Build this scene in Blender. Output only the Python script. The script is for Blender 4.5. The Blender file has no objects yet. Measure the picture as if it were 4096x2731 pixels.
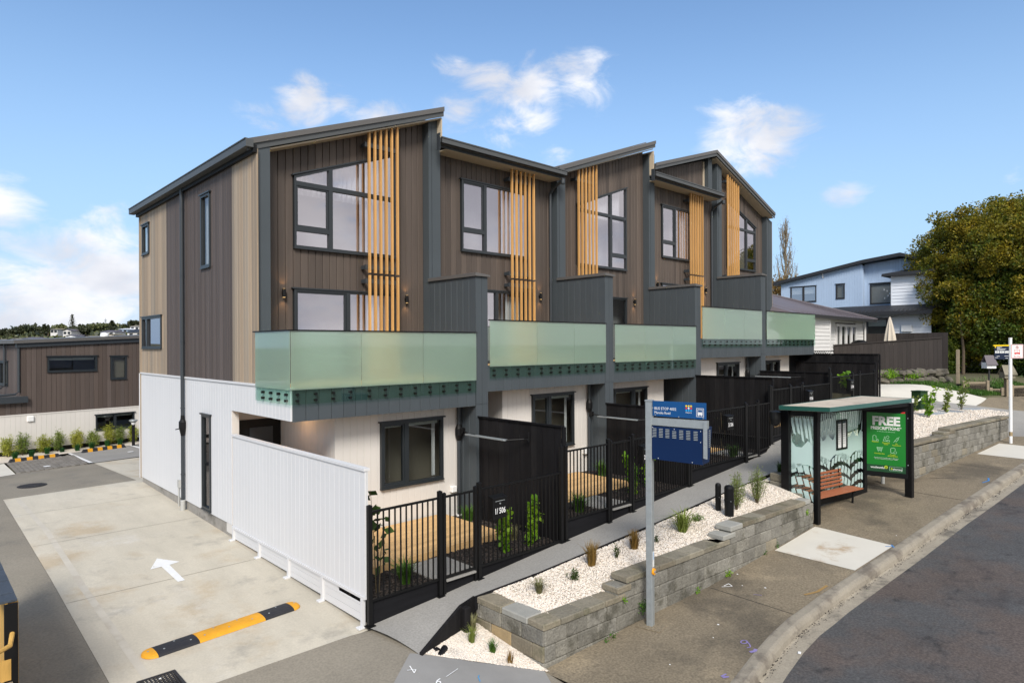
import bpy, bmesh, math, random
import numpy as np
from mathutils import Vector, Matrix

scn = bpy.context.scene
C = scn.collection
random.seed(7)
RNG = np.random.default_rng(7)
PI = math.pi

# ------------------------------------------------------------------ camera
H = 3.6
YAW = 0.81252
FW = (math.cos(YAW), math.sin(YAW))
RT = (FW[1], -FW[0])
cd = bpy.data.cameras.new('camera')
cam = bpy.data.objects.new('camera', cd)
C.objects.link(cam)
cd.sensor_width = 36.0
cd.lens = 2577.0 / 4096 * 36
cd.shift_y = 14.5 / 4096
cd.clip_start = 0.1
cd.clip_end = 6000
cam.matrix_world = (Matrix.Translation((0, 0, H)) @ Matrix.Rotation(-(PI / 2 - YAW), 4, 'Z')
                    @ Matrix.Rotation(PI / 2, 4, 'X') @ Matrix.Rotation(-0.00508, 4, 'Z'))
scn.camera = cam

# ------------------------------------------------------------------ light
SUN_EL, SUN_AZ = math.radians(39), math.radians(231)   # azimuth counted from +X, anticlockwise
sd = bpy.data.lights.new('sun', 'SUN')
sd.energy = 2.3
sd.angle = math.radians(18)
sd.color = (1.0, 0.95, 0.88)
sun = bpy.data.objects.new('sun', sd)
C.objects.link(sun)
sv = Vector((math.cos(SUN_EL) * math.cos(SUN_AZ), math.cos(SUN_EL) * math.sin(SUN_AZ), math.sin(SUN_EL)))
sun.rotation_euler = sv.to_track_quat('Z', 'Y').to_euler()
sun.location = (0, 0, 40)

scn.view_settings.view_transform = 'Standard'
scn.view_settings.look = 'None'
scn.view_settings.gamma = 1
scn.view_settings.use_curve_mapping = False
scn.view_settings.exposure = 0.74


def raydir(x, y):
    """direction seen at pixel (x, y) of the 2352-wide view of the photograph (used for cloud bearings)"""
    a = (x - 1176) / 1479.7
    b = (792.4 - y) / 1479.7
    v = Vector((FW[0] + a * RT[0], FW[1] + a * RT[1], b))
    return v.normalized()


world = bpy.data.worlds.new("World")
scn.world = world
world.use_nodes = True
nt = world.node_tree
nt.nodes.clear()


def N(tree, typ, **kw):
    n = tree.nodes.new(typ)
    for k, v in kw.items():
        setattr(n, k, v)
    return n


def mathn(tree, op, a, b=None, c=None, clamp=False):
    n = tree.nodes.new('ShaderNodeMath')
    n.operation = op
    n.use_clamp = clamp
    for i, v in enumerate((a, b, c)):
        if v is None:
            continue
        if isinstance(v, (int, float)):
            n.inputs[i].default_value = v
        else:
            tree.links.new(v, n.inputs[i])
    return n.outputs[0]


def build_world():
    tc = N(nt, 'ShaderNodeTexCoord')
    sky = N(nt, 'ShaderNodeTexSky', sky_type='NISHITA', sun_disc=False)
    sky.sun_elevation = SUN_EL
    sky.sun_rotation = math.radians(90) - SUN_AZ
    sky.air_density = 1.0
    sky.dust_density = 1.2
    sky.ozone_density = 1.5
    sep = N(nt, 'ShaderNodeSeparateXYZ')
    nt.links.new(tc.outputs['Generated'], sep.inputs[0])
    mp = N(nt, 'ShaderNodeMapping')
    mp.inputs['Scale'].default_value = (1, 1, 1.9)
    nt.links.new(tc.outputs['Generated'], mp.inputs[0])
    nz = N(nt, 'ShaderNodeTexNoise')
    nz.inputs['Scale'].default_value = 11.0
    nz.inputs['Detail'].default_value = 9
    nz.inputs['Roughness'].default_value = 0.62
    nz.inputs['Distortion'].default_value = 0.5
    nt.links.new(mp.outputs[0], nz.inputs['Vector'])
    blobs = [(700, 228, 62, 1.0), (790, 232, 55, .65), (868, 268, 60, .75), (600, 255, 55, .5),
             (1060, 140, 55, .65), (1140, 180, 75, .85), (1225, 205, 85, 1.0), (1330, 190, 85, .75), (1230, 265, 65, .85),
             (1060, 262, 65, .75), (1160, 290, 65, .75), (1290, 360, 50, .45),
             (1690, 300, 90, 1.05), (1760, 335, 85, 1.05), (1830, 320, 60, .55), (1955, 446, 48, .75),
             (0, 470, 85, .9), (60, 495, 70, .6), (2340, 395, 50, .5), (590, 265, 50, .4)]
    st = N(nt, 'ShaderNodeMapping')
    st.inputs['Scale'].default_value = (1, 1, 1.45)
    nt.links.new(tc.outputs['Generated'], st.inputs[0])
    dens = None
    for (x, y, r, w) in blobs:
        d = raydir(x, y)
        d.z *= 1.45
        vm = N(nt, 'ShaderNodeVectorMath', operation='DISTANCE')
        nt.links.new(st.outputs[0], vm.inputs[0])
        vm.inputs[1].default_value = d
        f = mathn(nt, 'MULTIPLY_ADD', vm.outputs['Value'], -1479.7 / (r * 1.45), 1.0, clamp=True)
        f = mathn(nt, 'MULTIPLY', f, w)
        dens = f if dens is None else mathn(nt, 'MAXIMUM', dens, f)
    # bank of pale cloud low over the land on the left
    for (x, y, r, w) in [(-60, 640, 200, .8), (120, 650, 160, .95), (260, 640, 150, 1.0), (220, 730, 190, .95), (0, 730, 190, .85),
                         (420, 640, 160, .95), (-200, 690, 260, .9)]:
        d = raydir(x, y)
        vm = N(nt, 'ShaderNodeVectorMath', operation='DISTANCE')
        nt.links.new(tc.outputs['Generated'], vm.inputs[0])
        vm.inputs[1].default_value = d
        f = mathn(nt, 'MULTIPLY_ADD', vm.outputs['Value'], -1479.7 / (r * 1.3), 1.0, clamp=True)
        f = mathn(nt, 'MULTIPLY', f, w)
        dens = mathn(nt, 'MAXIMUM', dens, f)
    # a broad pale overcast stands behind the camera (seen mirrored in the panes)
    dt = N(nt, 'ShaderNodeVectorMath', operation='DOT_PRODUCT')
    nt.links.new(tc.outputs['Generated'], dt.inputs[0])
    dt.inputs[1].default_value = (0.0, -1.0, 0.0)
    back = mathn(nt, 'MULTIPLY_ADD', dt.outputs['Value'], 3.2, 0.15, clamp=True)
    dens = mathn(nt, 'MAXIMUM', dens, back)
    # density and noise make the mask
    s = mathn(nt, 'MULTIPLY_ADD', nz.outputs['Fac'], 2.1, -1.08)
    s = mathn(nt, 'ADD', s, dens)
    mr = N(nt, 'ShaderNodeMapRange', interpolation_type='SMOOTHSTEP')
    mr.inputs['From Min'].default_value = 0.18
    mr.inputs['From Max'].default_value = 0.95
    nt.links.new(s, mr.inputs['Value'])
    gate = mathn(nt, 'MULTIPLY', mr.outputs[0], mathn(nt, 'MULTIPLY', dens, 4.0, clamp=True))
    # paler haze towards the horizon
    hz = N(nt, 'ShaderNodeMapRange', interpolation_type='SMOOTHSTEP')
    hz.inputs['From Min'].default_value = 0.50
    hz.inputs['From Max'].default_value = -0.03
    hz.inputs['To Max'].default_value = 0.88
    nt.links.new(sep.outputs['Z'], hz.inputs['Value'])
    # the deep blue of the photograph
    tint = N(nt, 'ShaderNodeMix', data_type='RGBA', blend_type='MULTIPLY')
    tint.inputs['Factor'].default_value = 1.0
    nt.links.new(sky.outputs[0], tint.inputs['A'])
    tint.inputs['B'].default_value = SKY_TINT
    m1 = N(nt, 'ShaderNodeMix', data_type='RGBA')
    nt.links.new(hz.outputs[0], m1.inputs['Factor'])
    nt.links.new(tint.outputs['Result'], m1.inputs['A'])
    m1.inputs['B'].default_value = SKY_HAZE
    m2 = N(nt, 'ShaderNodeMix', data_type='RGBA')
    nt.links.new(gate, m2.inputs['Factor'])
    nt.links.new(m1.outputs['Result'], m2.inputs['A'])
    n9 = N(nt, 'ShaderNodeTexNoise')
    n9.inputs['Scale'].default_value = 4.5
    n9.inputs['Detail'].default_value = 5
    nt.links.new(mp.outputs[0], n9.inputs['Vector'])
    m9 = N(nt, 'ShaderNodeMix', data_type='RGBA')
    r9 = N(nt, 'ShaderNodeMapRange', interpolation_type='SMOOTHSTEP')
    r9.inputs['From Min'].default_value = 0.40
    r9.inputs['From Max'].default_value = 0.58
    nt.links.new(n9.outputs['Fac'], r9.inputs['Value'])
    nt.links.new(r9.outputs[0], m9.inputs['Factor'])
    m9.inputs['A'].default_value = (5.0, 5.2, 5.8, 1)
    m9.inputs['B'].default_value = SKY_CLOUD
    nt.links.new(m9.outputs['Result'], m2.inputs['B'])
    bg = N(nt, 'ShaderNodeBackground')
    bg.inputs['Strength'].default_value = SKY_STRENGTH
    nt.links.new(m2.outputs['Result'], bg.inputs['Color'])
    out = N(nt, 'ShaderNodeOutputWorld')
    nt.links.new(bg.outputs[0], out.inputs['Surface'])


SKY_STRENGTH = 0.090
SKY_TINT = (1.10, 1.26, 1.37, 1)
SKY_HAZE = (3.05, 4.5, 6.4, 1)
SKY_CLOUD = (6.9, 6.95, 7.2, 1)
build_world()


# ------------------------------------------------------------------ materials
def pmat(name, col, rough=0.7, var=0.12, scale=3.0, objvar=0.0, bump=0.0, bscale=40.0, metal=0.0, spec=0.4,
         stretch=None, col2=None, island=0.0, coat=0.0, detail=6, blot=None, fine=0.0, finescale=150.0, hue=0.0):
    m = bpy.data.materials.new(name)
    m.use_nodes = True
    t = m.node_tree
    b = t.nodes['Principled BSDF']
    b.inputs['Roughness'].default_value = rough
    b.inputs['Metallic'].default_value = metal
    b.inputs['Specular IOR Level'].default_value = spec
    b.inputs['Coat Weight'].default_value = coat
    geo = N(t, 'ShaderNodeNewGeometry')
    vec = geo.outputs['Position']
    if stretch:
        mp = N(t, 'ShaderNodeMapping')
        mp.inputs['Scale'].default_value = stretch
        t.links.new(vec, mp.inputs[0])
        vec = mp.outputs[0]
        oi = N(t, 'ShaderNodeObjectInfo')
        add = N(t, 'ShaderNodeVectorMath', operation='ADD')
        cmb = N(t, 'ShaderNodeCombineXYZ')
        t.links.new(mathn(t, 'MULTIPLY', oi.outputs['Random'], 37.0), cmb.inputs[2])
        t.links.new(vec, add.inputs[0])
        t.links.new(cmb.outputs[0], add.inputs[1])
        vec = add.outputs[0]
    nz = N(t, 'ShaderNodeTexNoise')
    nz.inputs['Scale'].default_value = scale
    nz.inputs['Detail'].default_value = detail
    nz.inputs['Roughness'].default_value = 0.6
    t.links.new(vec, nz.inputs['Vector'])
    fac = mathn(t, 'MULTIPLY_ADD', nz.outputs['Fac'], 2.6 * var, 1.0 - 1.3 * var)
    if fine:
        n2 = N(t, 'ShaderNodeTexNoise')
        n2.inputs['Scale'].default_value = finescale
        n2.inputs['Detail'].default_value = 3
        t.links.new(geo.outputs['Position'], n2.inputs['Vector'])
        fac = mathn(t, 'MULTIPLY', fac, mathn(t, 'MULTIPLY_ADD', n2.outputs['Fac'], 2.6 * fine, 1.0 - 1.3 * fine))
    rnd = None
    if objvar:
        oi = N(t, 'ShaderNodeObjectInfo')
        rnd = oi.outputs['Random']
        fac = mathn(t, 'MULTIPLY', fac, mathn(t, 'MULTIPLY_ADD', rnd, 2 * objvar, 1.0 - objvar))
    if island:
        rnd = geo.outputs['Random Per Island']
        fac = mathn(t, 'MULTIPLY', fac, mathn(t, 'MULTIPLY_ADD', rnd, 2 * island, 1.0 - island))
    src = N(t, 'ShaderNodeMix', data_type='RGBA')
    src.inputs['A'].default_value = (*col, 1)
    src.inputs['B'].default_value = (*(col2 or col), 1)
    if col2:
        if rnd is not None:
            wn = N(t, 'ShaderNodeTexWhiteNoise', noise_dimensions='1D')
            t.links.new(rnd, wn.inputs['W'])
            t.links.new(wn.outputs['Value'], src.inputs['Factor'])
        else:
            n3 = N(t, 'ShaderNodeTexNoise')
            n3.inputs['Scale'].default_value = scale * 0.45
            n3.inputs['Detail'].default_value = 5
            t.links.new(vec, n3.inputs['Vector'])
            r3 = N(t, 'ShaderNodeMapRange')
            r3.inputs['From Min'].default_value = 0.38
            r3.inputs['From Max'].default_value = 0.64
            t.links.new(n3.outputs['Fac'], r3.inputs['Value'])
            t.links.new(r3.outputs[0], src.inputs['Factor'])
    else:
        src.inputs['Factor'].default_value = 0
    colout = src.outputs['Result']
    if blot:                                   # (colour, scale, threshold, amount) stains with a shape of their own
        for (bc, bs, bt, ba) in blot:
            n4 = N(t, 'ShaderNodeTexNoise')
            n4.inputs['Scale'].default_value = bs
            n4.inputs['Detail'].default_value = 7
            n4.inputs['Roughness'].default_value = 0.65
            ofs = N(t, 'ShaderNodeVectorMath', operation='ADD')
            ofs.inputs[1].default_value = (bs * 3.1, bc[0] * 91, 5.0)
            t.links.new(geo.outputs['Position'], ofs.inputs[0])
            t.links.new(ofs.outputs[0], n4.inputs['Vector'])
            r4 = N(t, 'ShaderNodeMapRange', interpolation_type='SMOOTHSTEP')
            r4.inputs['From Min'].default_value = bt
            r4.inputs['From Max'].default_value = bt + 0.16
            r4.inputs['To Max'].default_value = ba
            t.links.new(n4.outputs['Fac'], r4.inputs['Value'])
            mx = N(t, 'ShaderNodeMix', data_type='RGBA')
            t.links.new(r4.outputs[0], mx.inputs['Factor'])
            t.links.new(colout, mx.inputs['A'])
            mx.inputs['B'].default_value = (*bc, 1)
            colout = mx.outputs['Result']
    hs = N(t, 'ShaderNodeHueSaturation')
    t.links.new(colout, hs.inputs['Color'])
    t.links.new(fac, hs.inputs['Value'])
    t.links.new(hs.outputs[0], b.inputs['Base Color'])
    if bump:
        n5 = N(t, 'ShaderNodeTexNoise')
        n5.inputs['Scale'].default_value = bscale
        n5.inputs['Detail'].default_value = 5
        t.links.new(vec if stretch else geo.outputs['Position'], n5.inputs['Vector'])
        bp = N(t, 'ShaderNodeBump')
        bp.inputs['Strength'].default_value = bump
        bp.inputs['Distance'].default_value = 0.02
        t.links.new(n5.outputs['Fac'], bp.inputs['Height'])
        t.links.new(bp.outputs[0], b.inputs['Normal'])
    return m


def leafmat(name, c1, c2, transl=0.3, rough=0.5, var=0.35):
    m = bpy.data.materials.new(name)
    m.use_nodes = True
    t = m.node_tree
    b = t.nodes['Principled BSDF']
    geo = N(t, 'ShaderNodeNewGeometry')
    mix = N(t, 'ShaderNodeMix', data_type='RGBA')
    mix.inputs['A'].default_value = (*c1, 1)
    mix.inputs['B'].default_value = (*c2, 1)
    nz = N(t, 'ShaderNodeTexNoise')
    nz.inputs['Scale'].default_value = 1.3
    nz.inputs['Detail'].default_value = 3
    t.links.new(geo.outputs['Position'], nz.inputs['Vector'])
    f = mathn(t, 'MULTIPLY_ADD', nz.outputs['Fac'], 2.6, -1.05)
    f = mathn(t, 'MULTIPLY_ADD', geo.outputs['Random Per Island'], 0.5, f, clamp=True)
    t.links.new(f, mix.inputs['Factor'])
    hs = N(t, 'ShaderNodeHueSaturation')
    wn = N(t, 'ShaderNodeTexWhiteNoise', noise_dimensions='1D')
    t.links.new(geo.outputs['Random Per Island'], wn.inputs['W'])
    t.links.new(mathn(t, 'MULTIPLY_ADD', wn.outputs['Value'], 2 * var, 1 - var), hs.inputs['Value'])
    t.links.new(mix.outputs['Result'], hs.inputs['Color'])
    t.links.new(hs.outputs[0], b.inputs['Base Color'])
    b.inputs['Roughness'].default_value = rough
    b.inputs['Specular IOR Level'].default_value = 0.35
    tr = N(t, 'ShaderNodeBsdfTranslucent')
    t.links.new(hs.outputs[0], tr.inputs['Color'])
    ms = N(t, 'ShaderNodeMixShader')
    ms.inputs[0].default_value = transl
    t.links.new(b.outputs[0], ms.inputs[1])
    t.links.new(tr.outputs[0], ms.inputs[2])
    t.links.new(ms.outputs[0], t.nodes['Material Output'].inputs['Surface'])
    return m


def glassmat(name, refl=0.42, tint=(0.75, 0.78, 0.8), gcol=(0.92, 0.88, 0.92), rough=0.0):
    """coated glazing: part mirror, part clear"""
    m = bpy.data.materials.new(name)
    m.use_nodes = True
    t = m.node_tree
    t.nodes.remove(t.nodes['Principled BSDF'])
    tr = N(t, 'ShaderNodeBsdfTransparent')
    tr.inputs['Color'].default_value = (*tint, 1)
    gl = N(t, 'ShaderNodeBsdfAnisotropic')
    gl.inputs['Color'].default_value = (*gcol, 1)
    gl.inputs['Roughness'].default_value = rough
    fr = N(t, 'ShaderNodeFresnel')
    fr.inputs['IOR'].default_value = 1.5
    f = mathn(t, 'MULTIPLY_ADD', fr.outputs[0], 1.0 - refl, refl, clamp=True)
    gg = N(t, 'ShaderNodeNewGeometry')
    f = mathn(t, 'MULTIPLY', f, mathn(t, 'SUBTRACT', 1.0, gg.outputs['Backfacing']))
    ms = N(t, 'ShaderNodeMixShader')
    t.links.new(f, ms.inputs[0])
    t.links.new(tr.outputs[0], ms.inputs[1])
    t.links.new(gl.outputs[0], ms.inputs[2])
    t.links.new(ms.outputs[0], t.nodes['Material Output'].inputs['Surface'])
    return m


def frosted(name, col, transp=0.25, refl=0.05, dif=0.55):
    """acid-etched glass: scatters what is behind it, polished outer face"""
    m = bpy.data.materials.new(name)
    m.use_nodes = True
    t = m.node_tree
    b = t.nodes['Principled BSDF']
    b.inputs['Base Color'].default_value = (*col, 1)
    b.inputs['Roughness'].default_value = 0.42
    b.inputs['Specular IOR Level'].default_value = 0.1
    b.inputs['Coat Weight'].default_value = 1.0
    b.inputs['Coat Roughness'].default_value = 0.02
    b.inputs['Coat IOR'].default_value = 1.5
    b.inputs['IOR'].default_value = 1.15
    b.inputs['Transmission Weight'].default_value = transp
    return m


def emis(name, col, s):
    m = bpy.data.materials.new(name)
    m.use_nodes = True
    b = m.node_tree.nodes['Principled BSDF']
    b.inputs['Base Color'].default_value = (*col, 1)
    b.inputs['Emission Color'].default_value = (*col, 1)
    b.inputs['Emission Strength'].default_value = s
    return m


VS = (9, 9, 0.45)          # grain that runs up the boards
M = {}
M['brown'] = pmat('stained_cedar', (.076, .059, .049), .65, .24, 1.6, objvar=.22, col2=(.098, .076, .062), bump=.15, bscale=6, stretch=VS)
M['dbrown'] = pmat('dark_stained_cedar', (.082, .061, .051), .65, .18, 1.6, objvar=.14, col2=(.098, .077, .068), bump=.15, bscale=6, stretch=VS)
M['light'] = pmat('pale_cedar', (.37, .275, .185), .65, .18, 1.6, objvar=.16, col2=(.30, .245, .185), bump=.1, bscale=6, stretch=VS)
M['beige'] = pmat('beige_lining', (.50, .42, .31), .7, .05)
M['grey'] = pmat('charcoal_board', (.058, .070, .079), .6, .08, 1.5, objvar=.05)
M['dgrey'] = pmat('charcoal_metal', (.036, .043, .050), .42, .05, 2.0, spec=.5)
M['barge'] = pmat('barge_metal', (.075, .080, .082), .5, .06, spec=.4)
M['roofm'] = pmat('charcoal_roof', (.105, .100, .096), .5, .06, 2.0, spec=.5)
M['frame'] = pmat('window_aluminium', (.022, .027, .031), .4, .04, spec=.5)
M['white'] = pmat('white_board', (.655, .655, .66), .55, .03, .7, objvar=.012)
M['warmwhite'] = pmat('warm_white_board', (.66, .63, .59), .6, .03, .7, objvar=.015)
M['plinth'] = pmat('raw_concrete', (.30, .28, .25), .9, .25, 4, bump=.5, bscale=25, blot=[((.13, .12, .10), 3.0, .52, .6)])
M['slat'] = pmat('cedar_slat', (.58, .315, .105), .5, .22, 2.0, objvar=.12, stretch=(14, 14, .7), bump=.1, bscale=9)
M['deck'] = pmat('pine_deck', (.60, .385, .175), .6, .16, 2.0, objvar=.13, stretch=(.6, 12, 12))
M['black'] = pmat('black_paint', (.006, .006, .0065), .5, .1, spec=.25)
M['bmetal'] = pmat('black_powder_coat', (.0055, .0055, .006), .45, .05, spec=.25)
M['bfence'] = pmat('black_stained_timber', (.008, .0075, .0085), .8, .5, 1.3, objvar=.25, stretch=(8, 8, 1.2), bump=.3, bscale=8, col2=(.014, .013, .0135), spec=.15)
M['bkick'] = pmat('black_stained_kickboard', (.008, .008, .0095), .8, .45, 1.2, spec=.15, objvar=.2, stretch=(1, 8, 8), bump=.3, bscale=8)
M['dfence'] = pmat('dark_brown_fence', (.036, .029, .026), .75, .25, 1.3, objvar=.15, stretch=(8, 8, .8), bump=.2, bscale=8)
M['conc'] = pmat('pale_driveway_concrete', (.52, .475, .385), .85, .18, .9, bump=.12, bscale=90, fine=.12, finescale=38,
                 blot=[((.40, .29, .16), 0.55, .52, .50), ((.28, .26, .225), 1.1, .55, .55), ((.60, .58, .54), .8, .58, .45), ((.20, .185, .16), 3.2, .68, .6)], stretch=(2.4, .7, 1))
M['conc3'] = pmat('trowelled_channel', (.52, .48, .405), .85, .16, 1.6, fine=.06, finescale=60, blot=[((.46, .41, .33), 2.0, .48, .8)])
M['coredark'] = pmat('dark_crown_core', (.012, .014, .006), .9, .3, 3, bump=.8, bscale=6)  # solid dark fill: shade inside the hedge crown put into the colour
M['conc2'] = pmat('grey_driveway_concrete', (.245, .218, .172), .88, .2, .8, bump=.15, bscale=80, fine=.26, finescale=34,
                  blot=[((.18, .165, .14), .9, .52, .6), ((.33, .29, .21), .6, .58, .5)])
M['path'] = pmat('path_concrete', (.275, .265, .245), .88, .14, 1.2, bump=.2, bscale=110, fine=.24, finescale=36, blot=[((.25, .235, .21), 1.1, .55, .4)])
M['foot'] = pmat('exposed_aggregate_footpath', (.205, .168, .115), .92, .16, 1.2, bump=.4, bscale=90, fine=.52, finescale=30,
                 blot=[((.105, .088, .064), .42, .47, .85), ((.31, .25, .165), .8, .55, .65), ((.38, .26, .15), 1.7, .66, .5), ((.07, .06, .045), 3.5, .66, .6)])
M['slab'] = pmat('new_white_concrete', (.60, .57, .50), .85, .08, 1.5, bump=.1, bscale=60, fine=.05, blot=[((.42, .37, .28), 1.4, .62, .5)])
M['slab_s'] = pmat('stained_new_concrete', (.60, .57, .50), .85, .08, 1.5, bump=.1, bscale=60, fine=.05, blot=[((.34, .21, .09), 1.1, .54, .8), ((.42, .37, .28), 2.4, .58, .4)])
M['greyslab'] = pmat('new_grey_concrete', (.265, .258, .245), .85, .18, 1.5, bump=.1, bscale=60, fine=.05)
M['kerb'] = pmat('kerb_concrete', (.27, .24, .19), .9, .25, 2.5, bump=.3, bscale=50, fine=.16, finescale=34, blot=[((.12, .10, .08), 1.8, .48, .75), ((.42, .39, .34), 3.0, .62, .5)])
M['gutter'] = pmat('gutter_concrete', (.33, .29, .225), .9, .2, 2.5, bump=.3, bscale=50, fine=.25, finescale=34, blot=[((.10, .09, .075), 1.3, .50, .85)])
M['asph'] = pmat('asphalt', (.078, .077, .077), .8, .2, .8, bump=.5, bscale=110, fine=.62, finescale=30, blot=[((.105, .082, .070), .34, .46, .9), ((.030, .028, .028), 2.2, .56, .9), ((.042, .036, .036), .8, .55, .75)])
M['block'] = pmat('retaining_block', (.175, .165, .138), .92, .32, 5, objvar=.2, col2=(.215, .205, .178), bump=1.0, bscale=24, fine=.34, finescale=32,
                  blot=[((.075, .07, .052), 2.4, .49, .78), ((.38, .37, .34), 6.0, .60, .55)])
M['cap'] = pmat('cap_block', (.225, .205, .158), .92, .24, 4, objvar=.2, col2=(.20, .17, .12), bump=.7, bscale=30, fine=.24, finescale=34, blot=[((.11, .105, .065), 2.2, .50, .75), ((.34, .33, .30), 5.0, .62, .4)])
M['newblock'] = pmat('pale_new_block', (.31, .305, .275), .9, .15, 5, bump=.5, bscale=35, fine=.1)
M['rustblock'] = pmat('ochre_stained_block', (.36, .27, .15), .92, .25, 4, objvar=.1, bump=.7, bscale=30, blot=[((.20, .19, .15), 3.0, .52, .6)])
M['pebble'] = pmat('white_pebbles', (.80, .745, .67), .85, .1, 2, island=.14, col2=(.68, .58, .47))
M['pebbase'] = pmat('pebble_bed', (.60, .54, .46), .9, .3, 60, bump=.6, bscale=90, fine=.3, finescale=70)
M['mulch'] = pmat('bark_mulch', (.022, .018, .016), .9, .3, 20, island=.5, col2=(.055, .042, .035))
M['soil'] = pmat('dark_soil', (.030, .026, .023), .95, .4, 30, bump=.9, bscale=40)
M['ochre'] = pmat('orange_rubber', (.68, .32, .018), .6, .2, 5, bump=.2, bscale=60, fine=.12, blot=[((.30, .17, .05), 5.0, .60, .6)])
M['rubber'] = pmat('black_rubber', (.022, .022, .026), .6, .3, 6, bump=.3, bscale=60, blot=[((.22, .22, .24), 7.0, .68, .6)])
M['linep'] = pmat('white_road_paint', (.74, .74, .73), .7, .08, 6, blot=[((.48, .45, .39), 9.0, .60, .8)])
M['galv'] = pmat('galvanised_steel', (.36, .39, .40), .42, .16, 14, metal=.45, spec=.5, fine=.08)
M['navy'] = pmat('navy_enamel', (.003, .017, .066), .5, .05, spec=.2)
M['blue'] = pmat('blue_sign_face', (.008, .068, .21), .5, .10, spec=.2)
M['wpaint'] = pmat('white_paint', (.80, .80, .79), .4, .04)
M['yellow'] = pmat('yellow_sign_paint', (.85, .60, .01), .5, .03)
M['oran'] = pmat('amber_plastic', (.90, .36, .01), .35, .03)
M['red'] = pmat('red_paint', (.62, .03, .03), .5, .05)
M['skyblue'] = pmat('light_blue_paint', (.03, .33, .70), .5, .05)
M['navy2'] = pmat('dark_navy_panel', (.010, .018, .045), .4, .05)
M['teal'] = pmat('teal_edge_paint', (.006, .060, .045), .45, .08)
M['teal2'] = pmat('teal_grey_trim', (.045, .12, .108), .45, .08)
M['shroof'] = pmat('weathered_shelter_roof', (.52, .45, .36), .8, .2, 1.5, blot=[((.22, .17, .135), 1.2, .50, .8), ((.55, .52, .47), 2.0, .6, .5)])
M['bench'] = pmat('terracotta_bench_slat', (.31, .105, .048), .5, .12, 3, stretch=(.7, 8, 8))
M['poster'] = pmat('green_poster', (.004, .19, .018), .35, .10, 1.0, coat=.6)
M['poster2'] = pmat('dark_green_poster', (.008, .060, .022), .35, .10, 1.0, coat=.6)
M['ptext'] = pmat('white_print', (.74, .75, .73), .5, .02)
M['pgreen'] = pmat('mint_print', (.38, .66, .42), .5, .02)
M['pyel'] = pmat('lime_print', (.42, .52, .02), .5, .02)
M['grbox'] = pmat('green_cabinet', (.010, .040, .010), .45, .1)
M['wbd'] = pmat('white_weatherboard', (.66, .65, .63), .6, .04, objvar=.02)
M['wbd2'] = pmat('bright_white_weatherboard', (.76, .78, .81), .6, .03, objvar=.02)
M['bbd'] = pmat('pale_blue_board', (.42, .53, .68), .6, .04, objvar=.02)
M['roofb'] = pmat('brown_grey_roof', (.125, .108, .118), .6, .08, objvar=.04)
M['roofk'] = pmat('black_roof', (.030, .030, .032), .5, .1, objvar=.05)
M['grass'] = leafmat('grass_blades', (.045, .12, .012), (.11, .17, .02))
M['ground'] = pmat('ground_cover', (.085, .095, .04), .95, .3, .3, col2=(.13, .11, .07), bump=.5, bscale=8)
M['tim'] = pmat('weathered_timber', (.26, .21, .145), .8, .3, 2, stretch=(1, 1, 8), bump=.4, bscale=8)
M['pine'] = pmat('treated_pine', (.56, .33, .085), .65, .22, 1.4, stretch=(7, 7, .7), bump=.2, bscale=9, objvar=.12)
M['shingle'] = pmat('dark_shingle_cap', (.050, .062, .080), .7, .15, 6, objvar=.1, bump=.3, bscale=50)
M['rock'] = pmat('mossy_rock', (.135, .12, .095), .92, .35, 3, objvar=.2, bump=.9, bscale=12, blot=[((.05, .065, .02), 2.4, .52, .7)])
M['curtain'] = pmat('white_curtain', (.74, .71, .74), .8, .05)
M['blind'] = pmat('roller_blind', (.68, .68, .66), .8, .04)
M['room'] = pmat('room_backing', (.24, .20, .16), .85, .06)
M['roomd'] = pmat('dim_room_wall', (.06, .055, .05), .85, .06)  # room wall darkened in its colour to look dim
M['roomlit'] = pmat('lit_room_wall', (.46, .44, .46), .85, .06)  # room wall brightened in its colour to look lit
M['pvc'] = pmat('grey_pvc_pipe', (.42, .42, .40), .5, .06)
M['trunk'] = pmat('tree_bark', (.10, .075, .05), .9, .3, 6, bump=.6, bscale=20)
M['twig'] = pmat('plant_stem', (.085, .065, .035), .8, .2)
M['cream'] = pmat('cream_cloth', (.60, .53, .43), .85, .08, 3)
M['iron'] = pmat('cast_iron', (.028, .026, .026), .6, .25, 10, bump=.5, bscale=40)
M['paver'] = pmat('grey_paver', (.185, .170, .150), .9, .15, 3, objvar=.14, fine=.15, finescale=50)
M['slate'] = pmat('blue_grey_paver', (.30, .325, .35), .8, .1, 3, objvar=.05, fine=.08)
M['hill'] = pmat('hill_ground', (.060, .070, .030), .95, .35, .05, col2=(.10, .095, .045))
M['letter'] = pmat('lettering_white', (.75, .75, .75), .5, .02)
M['purple'] = pmat('survey_purple', (.24, .20, .42), .8, .1)
M['bluep'] = pmat('survey_blue', (.04, .20, .48), .8, .1)
M['orap'] = pmat('survey_orange', (.30, .19, .07), .85, .1)
M['glass'] = glassmat('coated_glass', .40, (.85, .87, .88), (.95, .89, .92))
M['glassd'] = glassmat('clear_glass', .06, (.80, .83, .82))
M['glassf'] = frosted('obscure_glass', (.78, .80, .80), .25)
M['bal'] = frosted('green_frosted_glass', (.62, .80, .67), .80)
M['balclear'] = glassmat('green_clear_glass', .04, (.78, .90, .86), (.9, 1, .95))
M['film'] = frosted('shelter_film', (.46, .60, .57), .10)
M['shglass'] = glassmat('shelter_glass', .05, (.80, .90, .87))
M['lamp'] = emis('warm_lamp', (1.0, .62, .25), 1.4)
M['l_bright'] = leafmat('bright_leaf', (.10, .26, .012), (.24, .40, .02), .4)
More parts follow.
